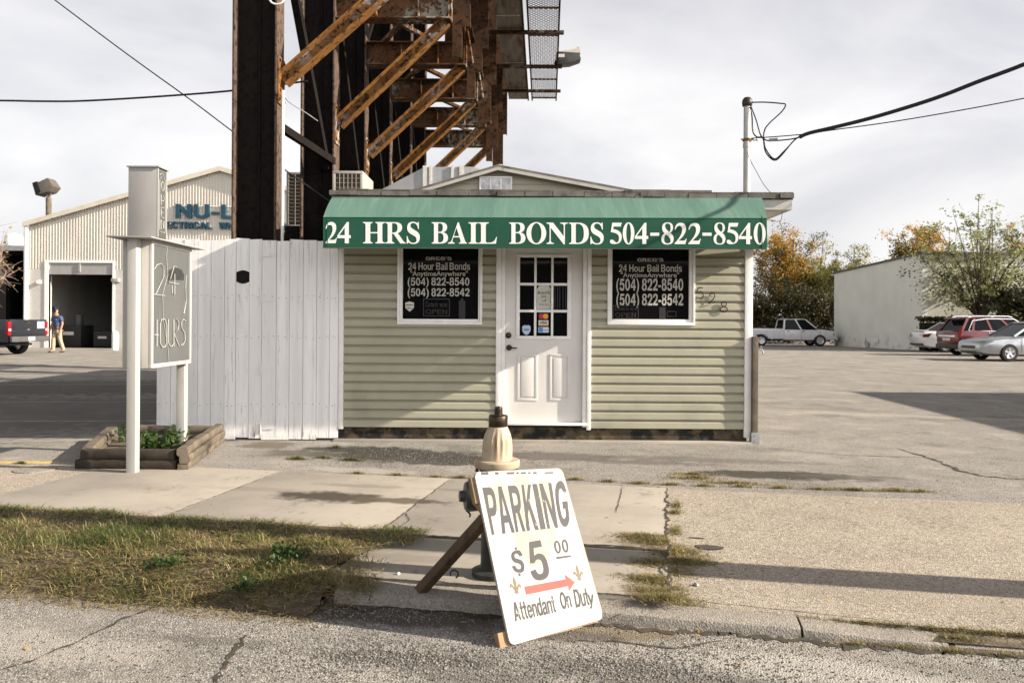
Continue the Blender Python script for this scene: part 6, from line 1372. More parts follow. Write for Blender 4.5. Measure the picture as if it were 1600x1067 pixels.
def handle(root, x, y, z, mat): mb = MB(); mb.box((x-.09,y-.02,z-.02),(x+.09,y+.02,z+.02)); mb.build('door_handle', mat, root, bevel=.008)
def seam(root, x, w_, z0, z1):
    for s in (1,-1): mb = MB(); mb.box((x-.006,s*w_-.004,z0),(x+.006,s*w_+.004,z1)); mb.build('door_seam', M['black_metal'], root)
# silver sedan, nose to the left
def sedan(name, loc, yaw, paint, label, L=4.75, rear_detail=False):
    t = local_thing(name, loc, yaw, label, 'car'); h = L/2; wr = .325
    st_ = [(-h,.68,.42,.56,.78,.88),(-h+.08,.80,.30,.58,.88,.99),(-h+.35,.87,.22,.58,.93,1.03),(-h+.9,.90,.20,.56,.93,1.03),(-.8,.905,.20,.55,.92,.99),(0,.91,.20,.54,.90,.96),(.75,.905,.20,.54,.88,.95),(h-1.35,.90,.20,.54,.84,.93),(h-.75,.885,.20,.54,.80,.87),(h-.32,.85,.22,.52,.75,.81),(h-.10,.78,.25,.48,.69,.745),(h-.02,.70,.28,.46,.63,.69),(h,.62,.32,.46,.58,.63)]
    wx_ = (-1.38, 1.38); loft_body(st_, paint, 'body', t, wx_, wr)
    cabin(t, paint, .93, 1.41, (-1.72,-.98,.28,1.12), .80, .60, (.36,.68))
    for x in wx_:
        for y in (-.80,.80): wheel(t, x, y, wr, M['alloy'], 5)
    for s in (1,-1):
        quadpart('headlight', [(h-.14,s*.765,.61),(h-.02,s*.52,.58),(h-.05,s*.52,.68),(h-.26,s*.74,.755),(h-.42,s*.86,.735)], M['lens'], t, (.02,s*.015,.012)); mirror(t, .82, s*.90, .99, paint)
        quadpart('tail_light', [(-h-.0,s*.42,.84),(-h+.03,s*.76,.86),(-h+.38,s*.885,.92),(-h+.22,s*.885,.74),(-h+.02,s*.74,.72)], M['red_plastic'] if not rear_detail else NT('dark_red_lens').done((.10,.006,.008),.15), t, (-.02,s*.012,.004))
        handle(t, -.25, s*.905, .86, paint); handle(t, -1.15, s*.90, .88, paint)
        quadpart('fog_light', [(h-.10,s*.64,.34),(h-.03,s*.50,.33),(h-.03,s*.50,.40),(h-.09,s*.64,.41)], M['black_metal'], t, (.02,0,0))
    for x in (.95,-.35): seam(t, x, .905, .32, .88)
    mb = MB(); mb.box((h-.05,-.42,.46),(h+.012,.42,.56)); mb.box((h-.08,-.50,.29),(h+.004,.50,.37)); mb.build('grille', M['black_metal'], t, bevel=.01)
    mb = MB(); mb.box((-h-.012,-.26,.58),(-h+.03,.26,.70)); mb.build('number_plate', M['plate'], t)
    mb = MB(); mb.box((-h-.008,-.68,.33),(-h+.1,.68,.43)); mb.build('rear_bumper_trim', M['black_metal'], t, bevel=.02)
    if rear_detail: mb = MB(); mb.prism([(-h+.02,-.60,1.03),(-h+.32,-.62,1.055),(-h+.32,.62,1.055),(-h+.02,.60,1.03)], (0,0,.03)); mb.build('boot_spoiler', paint, t, bevel=.01)
    return t
sedan('parked_sedan', (at(1514,540,29.7).x+2.36, 29.8, 0), R(182), car_paint('silver_paint', (.36,.38,.40), .6), 'silver sedan parked nose left in front of the dark red car')
sedan('parked_sedan', (at(1438,530,38.6).x+2.4, 38.9, gz(38.5)), R(-4), car_paint('white_paint', (.66,.66,.67), 0), 'white sedan seen from behind left of the dark red car', rear_detail=True)
def suv():
    t = local_thing('parked_suv', (at(1477,540,34.6).x+2.4, 34.6, 0), R(2), 'dark red sport utility car parked between the white and silver sedans', 'car'); h = 2.4; wr = .37
    p = car_paint('dark_red_paint', (.115,.010,.014), .35)
    st_ = [(-h,.74,.50,.66,.95,1.02),(-h+.06,.84,.38,.66,1.02,1.06),(-h+.4,.92,.26,.64,1.08,1.12),(-1.5,.945,.24,.62,1.08,1.12),(-.5,.95,.24,.62,1.04,1.08),(.4,.95,.24,.60,1.01,1.05),(1.0,.94,.24,.60,.98,1.05),(1.5,.93,.24,.60,.94,1.02),(2.0,.90,.25,.58,.88,.95),(2.28,.84,.30,.56,.80,.86),(2.4,.70,.38,.54,.70,.76)]
    loft_body(st_, p, 'body', t, (-1.42,1.42), wr)
    cabin(t, p, 1.06, 1.61, (-2.22,-1.86,.10,1.02), .86, .66, (.14,.40,.70))
    for x in (-1.42,1.42):
        for y in (-.84,.84): wheel(t, x, y, wr, M['alloy'], 6, .25)
    for s in (1,-1):
        quadpart('tail_light', [(-h+.02,s*.78,.80),(-h+.10,s*.90,.82),(-h+.17,s*.925,1.22),(-h+.10,s*.84,1.22)], M['red_plastic'], t, (-.03,s*.012,0)); mirror(t, .78, s*.94, 1.1, p)
        mb = MB(); mb.tube([(-1.8,s*.60,1.64),(-1.6,s*.62,1.70),(-.1,s*.62,1.70),(.1,s*.60,1.65)], .028, 8); mb.build('roof_rail', M['chrome'], t, smooth=True)
        mb = MB(); mb.tube([(-1.95,s*.865,1.08),(-1.72,s*.74,1.50),(-1.1,s*.705,1.585),(.1,s*.69,1.58),(.9,s*.84,1.1)], .022, 6); mb.tube([(-1.95,s*.868,1.075),(-.5,s*.888,1.07),(.9,s*.85,1.07)], .016, 6); mb.build('window_trim', M['chrome'], t, smooth=True)
        handle(t, -1.05, s*.95, .98, M['chrome']); handle(t, .05, s*.955, .95, M['chrome'])
        quadpart('headlight', [(h-.35,s*.86,.74),(h-.1,s*.70,.72),(h-.18,s*.72,.86),(h-.5,s*.88,.92)], M['lens'], t, (.02,s*.012,.01))
    for x in (.85,-.42): seam(t, x, .945, .35, 1.02)
    mb = MB(); mb.box((-h-.03,-.62,.80),(-h+.06,.62,.87)); mb.build('chrome_bar', M['chrome'], t, bevel=.015)
    mb = MB(); mb.box((-h-.014,-.28,.64),(-h+.05,.28,.76)); mb.build('number_plate', M['plate'], t)
    mb = MB(); mb.box((-h-.03,-.80,.30),(-h+.35,.80,.50)); mb.build('rear_bumper', M['black_metal'], t, bevel=.05)
    mb = MB(); mb.prism([(-1.95,-.6,1.60),(-2.2,-.56,1.57),(-2.2,.56,1.57),(-1.95,.6,1.60)], (0,0,.045)); mb.build('roof_spoiler', p, t, bevel=.012)
suv()
def pickup(loc, yaw, paint, label, L, cab, bedz, name='pickup_truck', bumper=None, wb=(-1.9,1.9), quad=True):
    t = local_thing(name, loc, yaw, label, 'pickup truck'); h = L/2; wr = .40; w_ = .98
    x0 = cab[0]
    st_ = [(x0,w_*.99,.42,.72,1.06,1.10),(x0+.05,w_,.38,.72,1.10,1.13),(0.9,w_,.38,.72,1.10,1.13),(cab[3],w_,.38,.72,1.08,1.14),(h-.8,w_*.99,.38,.72,1.03,1.12),(h-.3,w_*.96,.40,.70,.98,1.06),(h-.05,w_*.90,.45,.68,.90,.98),(h,w_*.80,.48,.66,.82,.90)]
    loft_body(st_, paint, 'body', t, (wb[1],), wr)
    # bed: floor, two sides with arches, front and tailgate
    st2 = [(-h+.03,w_,.46,.74,1.10,1.14),(x0-.02,w_,.46,.74,1.10,1.14)]
    mb = MB(); xb0, xb1 = -h+.04, x0-.02; k = 12; r = wr*1.2
    for s in (1,-1):
        low = [(xb0,.50),(wb[0]-r,.50)] + [(wb[0]-r*math.cos(math.pi*i/k), max(.50, wr+r*math.sin(math.pi*i/k))) for i in range(1,k)] + [(wb[0]+r,.50),(xb1,.50)]
        pts = [(x, s*w_, z) for x, z in low] + [(xb1,s*w_,bedz),(xb0,s*w_,bedz)]; mb.prism(pts, (0,-s*.09,0))
    mb.box((xb0+.02,-w_+.091,.62),(xb1,w_-.091,.68)); mb.box((xb1-.05,-w_+.091,.681),(xb1-.001,w_-.091,bedz)); mb.build('bed', paint, t, bevel=.02)
    mb = MB(); mb.box((-h,-w_+.06,.60),(-h+.07,w_-.06,bedz+.01)); mb.box((-h-.008,-w_+.16,.70),(-h-.0005,w_-.16,.92)); tg = mb.build('tailgate', paint, t, bevel=.015)
    mb = MB(); mb.box((-h-.012,-.12,bedz-.16),(-h-.001,.12,bedz-.06)); mb.build('tailgate_handle', M['black_metal'], tg)
    mb = MB(); mb.lathe([(.075,-.006),(.075,-.0)], (-h,0,.90), 16, axis='X'); mb.build('badge', M['chrome'], tg)
    cabin(t, paint, 1.11, 1.80, cab, .90, .70, (.34,.66) if quad else (.5,))
    mb = MB(); mb.box((-h-.13,-.93,.50),(-h-.02,.93,.70)); bp_ = mb.build('rear_bumper', bumper or M['chrome'], t, bevel=.03)
    mb = MB(); mb.box((-h-.142,-.16,.54),(-h-.131,.16,.68)); mb.build('number_plate', M['plate'], bp_)
    mb = MB(); mb.box((h-.08,-.90,.42),(h+.06,.90,.58)); mb.build('front_bumper', M['chrome'] if not bumper else bumper, t, bevel=.03)
    mb = MB(); mb.box((h-.03,-.52,.62),(h+.02,.52,.86)); mb.build('grille', M['chrome'], t, bevel=.02)
    for x in wb:
        for y in (-.86,.86): wheel(t, x, y, wr, M['alloy'], 6, .27)
    for s in (1,-1):
        mb = MB(); mb.box((-h-.012,s*(w_-.14),.74),(-h+.10,s*(w_+.008),bedz-.06)); mb.build('tail_light', M['red_plastic'], t, bevel=.015)
        mb = MB(); mb.box((-h-.016,s*(w_-.135),.90),(-h-.0122,s*(w_-.005),.98)); mb.build('reverse_light', M['lens'], t)
        quadpart('headlight', [(h-.02,s*.55,.66),(h-.02,s*.80,.66),(h-.25,s*.95,.70),(h-.30,s*.95,.90),(h-.04,s*.80,.88),(h-.03,s*.55,.86)], M['lens'], t, (.03,s*.012,0)); mirror(t, cab[3]-.15, s*.96, 1.22, M['black_metal'])
        handle(t, (cab[0]+cab[3])/2+.12, s*w_, 1.0, M['black_metal']); handle(t, cab[0]+.25, s*w_, 1.0, M['black_metal'])
    for x in ((cab[0]+cab[3])/2-.05, cab[3]+.05): seam(t, x, w_, .5, 1.08)
    mb = MB(); mb.box((-h+.3,-.55,.36),(h-.3,.55,.44)); mb.build('chassis', M['black_metal'], t)
    return t
pickup((at(1301,530,54.3).x-3.15, 54.5, gz(54.5)), R(0), car_paint('white_truck_paint', (.70,.70,.71), 0), 'white crew cab pickup truck parked by the trees behind the shop', 6.3, (-.40,-.30,1.10,1.95), 1.18, wb=(-1.95,2.0), quad=False)
tk = at(40,530,29.3)
tb = pickup((tk.x-2.6, 29.3+.35, 0), R(172), car_paint('black_truck_paint', (.010,.012,.020), .2), 'black pickup truck at the left edge with its tailgate toward the lot', 5.5, (-.15,0,1.2,1.9), 1.30, bumper=pm('dull_bumper_metal', (.13,.13,.135), (.10,.10,.10), 4, .4, .4), wb=(-1.6,1.75))
mb = MB(); mb.box((-2.763,-.80,.98),(-2.757,-.42,1.24)); mb.build('tailgate_sticker', NT('pale_blue_sticker').done((.25,.33,.52), .5), tb)

# ------------------------------------------------------------ walking man
def skin(name, joints, edges, mat, parent, sub=2):
    me = bpy.data.meshes.new(name); me.from_pydata([j[0] for j in joints], edges, []); o = bpy.data.objects.new(name, me); COL.objects.link(o)
    o.modifiers.new('skin', 'SKIN')
    for i, j in enumerate(joints): r = j[1]; me.skin_vertices[0].data[i].radius = r if isinstance(r, tuple) else (r, r); me.skin_vertices[0].data[i].use_root = (i == 0)
    s = o.modifiers.new('sub', 'SUBSURF'); s.levels = sub; s.render_levels = sub
    m = evalmesh(o); bpy.data.objects.remove(o); m.materials.append(mat); m.polygons.foreach_set('use_smooth', [True]*len(m.polygons))
    o = bpy.data.objects.new(name, m); COL.objects.link(o); o.parent = parent; return o
mp_ = gnd(89, 551, 0); k_ = 1.0
man = local_thing('person', (mp_.x, mp_.y, 0), R(-18), 'man walking out of the warehouse in a navy cap, blue polo shirt and khaki trousers', 'person')
M['skin'] = pm('skin', (.40,.22,.15), (.36,.19,.13), 8, .55); M['polo'] = pm('blue_polo', (.052,.085,.165), (.04,.066,.135), 9, .85); M['khaki'] = pm('khaki_cloth', (.40,.33,.25), (.33,.27,.20), 8, .9, bump=.3, bscale=14); M['navy'] = pm('navy_cloth', (.012,.018,.05), None, 8, .8); M['shoe'] = pm('brown_leather', (.05,.03,.02), None, 8, .5)
# facing -y; x is the man's left (camera's right)
J = [((0,0,.93),(.135,.10)),((0,.005,1.10),(.125,.095)),((0,0,1.28),(.15,.105)),((0,0,1.41),(.12,.085)),((-.02,-.01,1.50),.052),((-.03,-.02,1.56),.06),((-.035,-.03,1.64),(.075,.09)),((-.035,-.025,1.72),(.07,.085)),
     ((.18,0,1.40),.062),((.235,.03,1.15),.046),((.22,-.03,.93),.034),((.215,-.05,.85),(.035,.025)),((.21,-.06,.78),(.022,.018)),
     ((-.18,0,1.40),.062),((-.255,.01,1.15),.046),((-.27,-.08,.93),.034),((-.27,-.10,.85),(.035,.025)),((-.265,-.115,.78),(.022,.018)),
     ((.095,0,.86),(.095,.10)),((.11,.03,.50),.066),((.10,.20,.12),.045),((.11,.12,.05),.04),
     ((-.09,0,.86),(.095,.10)),((-.085,-.10,.50),.066),((-.07,-.13,.10),.045),((-.08,-.24,.045),.04)]
E_ = [(0,1),(1,2),(2,3),(3,4),(4,5),(5,6),(6,7),(3,8),(8,9),(9,10),(10,11),(11,12),(3,13),(13,14),(14,15),(15,16),(16,17),(0,18),(18,19),(19,20),(20,21),(0,22),(22,23),(23,24),(24,25)]
body_ = skin('body', J, E_, M['skin'], man)
skin('polo_shirt', [((0,.003,.93),(.160,.122)),((0,.005,1.10),(.158,.125)),((0,0,1.28),(.178,.13)),((0,0,1.42),(.135,.10)),((-.01,0,1.475),(.072,.066)),((.19,0,1.40),.082),((.235,.02,1.21),.074),((-.19,0,1.40),.082),((-.25,.005,1.21),.074)], [(0,1),(1,2),(2,3),(3,4),(3,5),(5,6),(3,7),(7,8)], M['polo'], man)
skin('trousers', [((0,0,.95),(.160,.122)),((.09,.0,.82),(.112,.115)),((.115,.03,.50),.088),((.105,.19,.14),.072),((.105,.20,.09),.07),((-.09,0,.82),(.112,.115)),((-.085,-.09,.50),.088),((-.072,-.125,.13),.074),((-.072,-.13,.07),.072)], [(0,1),(1,2),(2,3),(3,4),(0,5),(5,6),(6,7),(7,8)], M['khaki'], man)
skin('cap', [((-.035,-.02,1.715),(.098,.108)),((-.035,-.015,1.765),(.075,.085)),((-.05,-.10,1.70),(.07,.03)),((-.065,-.175,1.69),(.055,.014))], [(0,1),(0,2),(2,3)], M['navy'], man)
for xs2, ys2, zz, a in ((.108,.18,.045,.12),(-.078,-.18,.045,.12)):
    skin('shoe', [((xs2,ys2+.06,zz),(.045,.042)),((xs2,ys2-.04,zz),(.048,.038)),((xs2,ys2-.16,zz-.008),(.045,.028))], [(0,1),(1,2)], M['shoe'], man)
mb = MB(); mb.lathe([(.162,.945),(.166,.95),(.166,.975),(.162,.98)], (0,0,0), 28, mod=lambda t, h: 1/math.sqrt((math.cos(t))**2+(math.sin(t)/.77)**2)); mb.build('belt', M['shoe'], man, smooth=True)
mb = MB(); mb.box((.055,-.138,1.30),(.105,-.128,1.335)); mb.build('chest_badge', M['shield'], man)
mb = MB()
for sx in (-1, 1):
    mb.lathe([(.0,-.010),(.010,-.004),(.010,.004),(0,.01)], (-.045+sx*.030,-.112,1.652), 10)
mb.build('eyes', M['black_metal'], body_)
mb = MB(); mb.add([(-.047,-.118,1.645),(-.032,-.112,1.612),(-.062,-.112,1.612),(-.05,-.145,1.616)], [(0,1,3),(0,3,2),(1,2,3),(0,2,1)]); mb.build('nose', M['skin'], body_)
mb = MB(); mb.tube([(-.068,-.112,1.588),(-.05,-.119,1.586),(-.03,-.112,1.588)], .006, 6); mb.build('mouth', pm('lips', (.25,.10,.08), None, 8, .5), body_)
for hx, hy, hz_, s in ((.208,-.065,.765,1),(-.264,-.12,.765,-1)):         # hands: palm carries five slim fingers
    for f in range(5):
        mb = MB(); dx = (f-1.5)*.0
        if f < 4: p0 = (hx+.002*s, hy-.03+.018*f, hz_+.02); mb.tube([p0, (p0[0]-s*.004, p0[1]-.004, hz_-.035+.006*abs(f-1.5)), (p0[0]-s*.018, p0[1]-.008, hz_-.065+.008*abs(f-1.5))], [.0095,.009,.007], 6)
        else: mb.tube([(hx, hy-.04, hz_+.055), (hx-s*.005, hy-.062, hz_+.025), (hx-s*.01, hy-.068, hz_-.0)], [.011,.010,.008], 6)
        mb.build('finger', M['skin'], body_, smooth=True)

# ------------------------------------------------------------ right: white block building
yA, yB_ = 55.5, 42.3; HB = 4.95
kA = at(1303,540,yA); kB = at(1440,545,yB_); topA = at(1303,428,yA).z; topB = at(1440,397,yB_).z
k = NT('white_painted_masonry'); col = k.mix(k.ramp(k.noise(.7,5,.6), .35, .7), (.70,.715,.665), (.64,.655,.60)); col = k.mix(k.ramp(k.noise(2.5,6,.65), .6, .75, 0, .5), col, (.50,.51,.46))
sx = k.n('ShaderNodeSeparateXYZ'); k.l(k.P, sx.inputs[0]); col = k.mix(k.math('MULTIPLY', k.ramp(sx.outputs[2], .9, .1), k.ramp(k.noise(1.1,5,.65), .5, .65)), col, (.16,.16,.14)); M['masonry'] = k.done(col, .85)
bw = thing('block_building', (kB.x, yB_, 0), 'low white painted building with a dark roof edge right of the car park', 'building')
mb = MB(); mb.add([(kB.x,yB_,-.4),(kA.x,yA,-.4),(kA.x,yA,topA),(kB.x,yB_,topB),(kB.x+.3,yB_,-.4),(kA.x+.3,yA,-.4),(kA.x+.3,yA,topA),(kB.x+.3,yB_,topB)], [(0,1,2,3),(7,6,5,4),(3,2,6,7),(0,4,5,1),(0,3,7,4),(1,5,6,2)]); mb.build('side_wall', M['masonry'], bw)
mb = MB(); mb.box((kA.x+.301,yA-.3,-.4),(kA.x+22,yA,topA)); mb.build('rear_wall', M['masonry'], bw)
k = NT('pale_lap_boards'); wv = k.n('ShaderNodeTexWave', bands_direction='Z', wave_profile='SAW'); wv.inputs['Scale'].default_value = .9; wv.inputs['Distortion'].default_value = .15; k.l(k.P, wv.inputs['Vector'])
k.bump(wv.outputs[1], .5, .05); M['lap'] = k.done(k.mix(k.ramp(k.noise(.8,5,.6), .4, .7), (.62,.62,.54), (.54,.54,.46)), .8)
mb = MB(); holes(mb, kB.x+.301, kB.x+20, -.3, topB-.02, yB_-.0, yB_+.3, [(at(1560,500,yB_).x, at(1640,500,yB_).x, -.3, 3.1)]); mb.build('front_wall', M['lap'], bw)
mb = MB(); mb.box((at(1560,500,yB_).x, yB_+.31, -.3),(at(1640,500,yB_).x, yB_+.33, 3.1)); mb.build('dark_opening', M['dark_in'], bw)
mb = MB(); e = .12
mb.add([(kB.x-e,yB_-.2,topB-.002),(kA.x-e,yA,topA-.002),(kA.x+22,yA,topA-.002),(kB.x+20,yB_-.2,topB-.002),(kB.x-e,yB_-.2,topB+.11),(kA.x-e,yA,topA+.11),(kA.x+22,yA,topA+.11),(kB.x+20,yB_-.2,topB+.11)], [(0,3,2,1),(4,5,6,7),(0,1,5,4),(1,2,6,5),(2,3,7,6),(3,0,4,7)]); mb.build('roof', pm('dark_roof_edge', (.14,.14,.13), (.09,.09,.085), 3, .9), bw)
# outside the picture: a building and pole that shade the lot, and a street row
ob2 = thing('corner_building', (18, 8, 0), 'pale flat roofed corner building to the right of the car park', 'building')
mb = MB(); mb.prism([(14.4,3,-.1),(24,3,-.1),(24,13.85,-.1),(15.2,13.85,-.1)], (0,0,4.0)); mb.build('wall', M['cmu'], ob2)
mb = MB(); mb.prism([(14.3,2.9,3.901),(24.1,2.9,3.901),(24.1,13.95,3.901),(15.1,13.95,3.901)], (0,0,.12)); mb.build('roof', M['shingle'], ob2)
up_ = thing('utility_pole', (5.2, 3.75, 0), 'brown wooden utility pole at the kerb to the right', 'utility pole')
up_.location = (5.2, 3.66, 0); OFF[up_.name] = Vector(up_.location)
mb = MB(); mb.tube([(5.2,3.66,-.2),(5.2,3.66,10)], [.15,.11], 16); mb.build('pole', M['wood_old'], up_, smooth=True)
mb = MB(); mb.box((4.2,3.60,9.3),(6.2,3.72,9.42)); mb.build('crossarm', M['wood_old'], up_)
row = thing('unseen_street_building', (-16, -22, 0), 'unseen brown brick building across the street, added to darken window reflections', 'building')  # unseen row opposite, added to darken the window reflections
mb = MB(); mb.box((-40,-32,-.1),(18,-22,4.2)); mb.build('wall', pm('brown_brick_wall', (.10,.065,.045), (.075,.05,.036), 6, .9), row)
mb = MB(); mb.box((-40.2,-32.2,4.201),(18.2,-21.8,4.4)); mb.build('parapet', M['galv'], row)
mb = MB()
for i in range(8): mb.box((-36+5.2*i,-21.999,1.0),(-33.5+5.2*i,-21.96,3.2))
mb.build('shop_windows', M['car_glass'], row)

# ------------------------------------------------------------ trees and shrubs
LO = [leafmat('leaf_orange', (.46,.26,.035), .4), leafmat('leaf_amber', (.36,.23,.045), .4), leafmat('leaf_olive', (.085,.08,.022), .35)]
LY = [leafmat('leaf_yellow_green', (.27,.24,.06), .4), leafmat('leaf_olive_green', (.17,.18,.05), .35), leafmat('leaf_deep_olive', (.05,.06,.018), .3)]
LD = [leafmat('leaf_shade_green', (.026,.032,.012), .25), leafmat('leaf_dull_green', (.042,.044,.015), .25), leafmat('leaf_brown_green', (.075,.05,.016), .25)]
LT = [leafmat('leaf_fresh_green', (.22,.24,.10), .45), leafmat('leaf_soft_green', (.28,.285,.14), .4), leafmat('leaf_bottle_green', (.075,.095,.045), .3)]
M['bark'] = pm('bark', (.09,.07,.055), (.05,.04,.032), 9, .95, bump=.5, bscale=20)
M['bark_pale'] = pm('pale_pinkish_bark', (.27,.20,.16), (.18,.135,.11), 9, .95)
def tree(name, base, h, crown, cc, mats, label, nleaf, lsz, wts=(4,3,2), trunk_r=.16, nlimb=16, clump=.5, topfirst=None, group=None, seed=1, nsub=5, cat='tree', bark='bark'):
    """crown = radii (x,y,z), cc = crown centre height"""
    rnd = random.Random(seed); random.seed(seed)
    t = thing(name, base, label, cat, group); b = Vector(base); mt = MB(); ml = MB()
    fork = b+Vector((0,0,max(.5,(cc-crown[2])*.8))); mt.tube([b-Vector((0,0,.2)), b+(fork-b)*.5+Vector((rnd.gauss(0,.05),0,0)), fork], [trunk_r*1.25, trunk_r, trunk_r*.85], 8)
    C = b+Vector((0,0,cc)); tips = []
    for i in range(nlimb):
        while True:
            d = Vector((rnd.uniform(-1,1),rnd.uniform(-1,1),rnd.uniform(-.9,1)))
            if .35 < d.length < 1: break
        tip = C+Vector((d.x*crown[0],d.y*crown[1],d.z*crown[2])); mid = fork.lerp(tip,.5)+Vector((rnd.gauss(0,.15),rnd.gauss(0,.15),.12*crown[2]))
        mt.tube([fork, mid, tip], [trunk_r*.5, trunk_r*.28, trunk_r*.07], 6); tips.append(tip)
        for _ in range(nsub):
            f = rnd.uniform(.3,.95); s_ = (fork.lerp(mid,f*2) if f < .5 else mid.lerp(tip,(f-.5)*2)); e_ = s_+Vector((rnd.gauss(0,crown[0]*.22),rnd.gauss(0,crown[1]*.22),rnd.gauss(.1,crown[2]*.2)))
            mt.tube([s_, s_.lerp(e_,.5)+Vector((0,0,.05)), e_], [trunk_r*.14, trunk_r*.09, trunk_r*.04], 4, cap=False); tips.append(e_)
    mt.build('trunk', M[bark], t, smooth=True)
    cl = [(p, rnd.choices((0,1,2), wts)[0], rnd.uniform(.5,1.25)*clump) for p in tips]
    for _ in range(nleaf):
        p, mi, r = rnd.choice(cl); q = p+Vector((rnd.gauss(0,r*.48),rnd.gauss(0,r*.48),rnd.gauss(0,r*.36)))
        leaf(ml, q, lsz*rnd.uniform(.6,1.3), mi if rnd.random() < .88 else rnd.randrange(3), .6)
    ml.build('crown', mats, t); return t
def TB(px, Y): p = at(px, 520, Y); return (p.x, Y, gz(Y))
def topz(py, Y, px): return at(px, py, Y).z
tree('autumn_tree', TB(1228,67), 11, (2.7,2.4,3.6), 6.6, LO, 'tall orange autumn tree just right of the shop behind the white pickup', 21000, .17, (5,3,2), .2, 34, .8, seed=3)
tree('leafy_tree', TB(1278,66.5), 9, (2.2,2.0,2.8), 5.6, LY, 'yellow green tree beside the tall orange tree above the pickup bed', 11000, .16, (5,3,1), .16, 28, .62, seed=4)
tree('autumn_tree', TB(1095,70), 9, (2.8,2.2,3.2), 5.6, LO, 'orange autumn tree behind the right half of the green shop', 9000, .2, (4,3,3), .18, 26, .75, seed=12)
tree('leafy_tree', TB(1010,72), 9, (3.0,2.2,2.8), 4.6, LY, 'olive green tree hidden behind the middle of the green shop', 8000, .2, (2,4,4), .18, 26, .75, seed=13)
tree('leafy_tree', TB(1328,69), 9, (2.5,2.2,2.8), 5.6, LY, 'yellow green tree between the orange tree and the white building', 16000, .16, (4,4,2), .18, 28, .62, seed=5)
tree('leafy_tree', TB(1378,74), 8, (1.5,1.5,1.6), 6.2, LY, 'small sparse yellow tree peeking over the white building roof', 2200, .15, (6,2,1), .14, 12, .5, seed=6)
tree('autumn_tree', TB(1438,63), 10, (2.5,2.2,2.3), 7.4, LO, 'rounded orange and brown tree rising behind the white building roof', 13000, .17, (4,4,3), .2, 26, .7, seed=8)
tree('autumn_tree', TB(1625,66), 11, (3.4,3,3.2), 8.2, LO, 'brown autumn tree behind the white building at the right edge', 9000, .18, (3,4,4), .2, 24, .7, seed=9)
for i, (px, Y, rx, rz_, lab) in enumerate(((1190,61,2.2,2.3,'dark bushy tree nearest the shop wall behind the white pickup'),(1232,60.5,2.4,2.5,'dark bushy tree under the tall orange tree'),(1280,61,2.3,2.2,'dark bushy tree beside the white building corner'),(1160,64,2.3,2.6,'dark bushy tree hidden partly by the shop corner'))):
    tree('dense_shrub', TB(px,Y), 5, (rx,1.8,rz_), rz_+.25, LD, lab, 9000, .19, (4,3,2), .12, 26, .7, group='dark shrubs behind the pickup', seed=20+i, cat='shrub')
tree('young_tree', TB(1532,40.5), 8.2, (3.3,2.3,3.1), 5.0, LT, 'airy young green tree in front of the white building', 8000, .15, (5,4,1), .12, 34, .50, seed=37, nsub=6)
for k_, (px, py, w_) in enumerate(((1520,318,.9),(1490,340,.8),(1560,330,.8))): pass
# hedge and low shrubs along the building
def hedge(name, x0, x1, y, dpt, h, label, n, seed):
    random.seed(seed); t = thing(name, ((x0+x1)/2,y,gz(y)), label, 'hedge'); ml = MB(); z0 = gz(y)
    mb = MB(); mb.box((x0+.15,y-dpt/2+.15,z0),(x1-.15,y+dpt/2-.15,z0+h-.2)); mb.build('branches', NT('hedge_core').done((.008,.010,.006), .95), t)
    for _ in range(n):
        p = Vector((random.uniform(x0,x1),random.uniform(y-dpt/2,y+dpt/2),z0+random.uniform(.02,1)*h*(1+.05*math.sin(random.random()*9))))
        f = random.randrange(3)
        if f == 0: p.y = y-dpt/2+random.gauss(0,.05)
        elif f == 1: p.z = z0+h+random.gauss(0,.06)
        leaf(ml, p, .16*random.uniform(.6,1.2), random.choice((0,1,1,2)), .6)
    ml.build('foliage', LD, t)
hedge('hedge', at(1437,500,41.6).x, at(1600,500,41.6).x+2, 41.6, 1.0, at(1450,497,41.6).z, 'clipped dark hedge along the front of the white building', 6000, 41)
hedge('low_shrubs', at(1383,545,49).x-.5, at(1425,545,46).x-.4, 46.5, .7, .42, 'low dark shrubs at the foot of the white side wall', 900, 42)
tree('dark_tree', TB(1618,39.5), 7, (2.2,1.8,1.6), 3.0, LD, 'dark leafy tree behind the silver sedan at the right edge', 8000, .17, (4,4,1), .2, 26, .6, seed=51)
# bare tree at the far left
tree('bare_tree', (at(-22,500,35).x, 35, 0), 6.5, (1.9,1.6,2.2), 4.7, LO, 'nearly bare tree with a few orange leaves at the left edge', 150, .14, (5,3,1), .11, 30, .5, seed=61, nsub=10, bark='bark_pale')
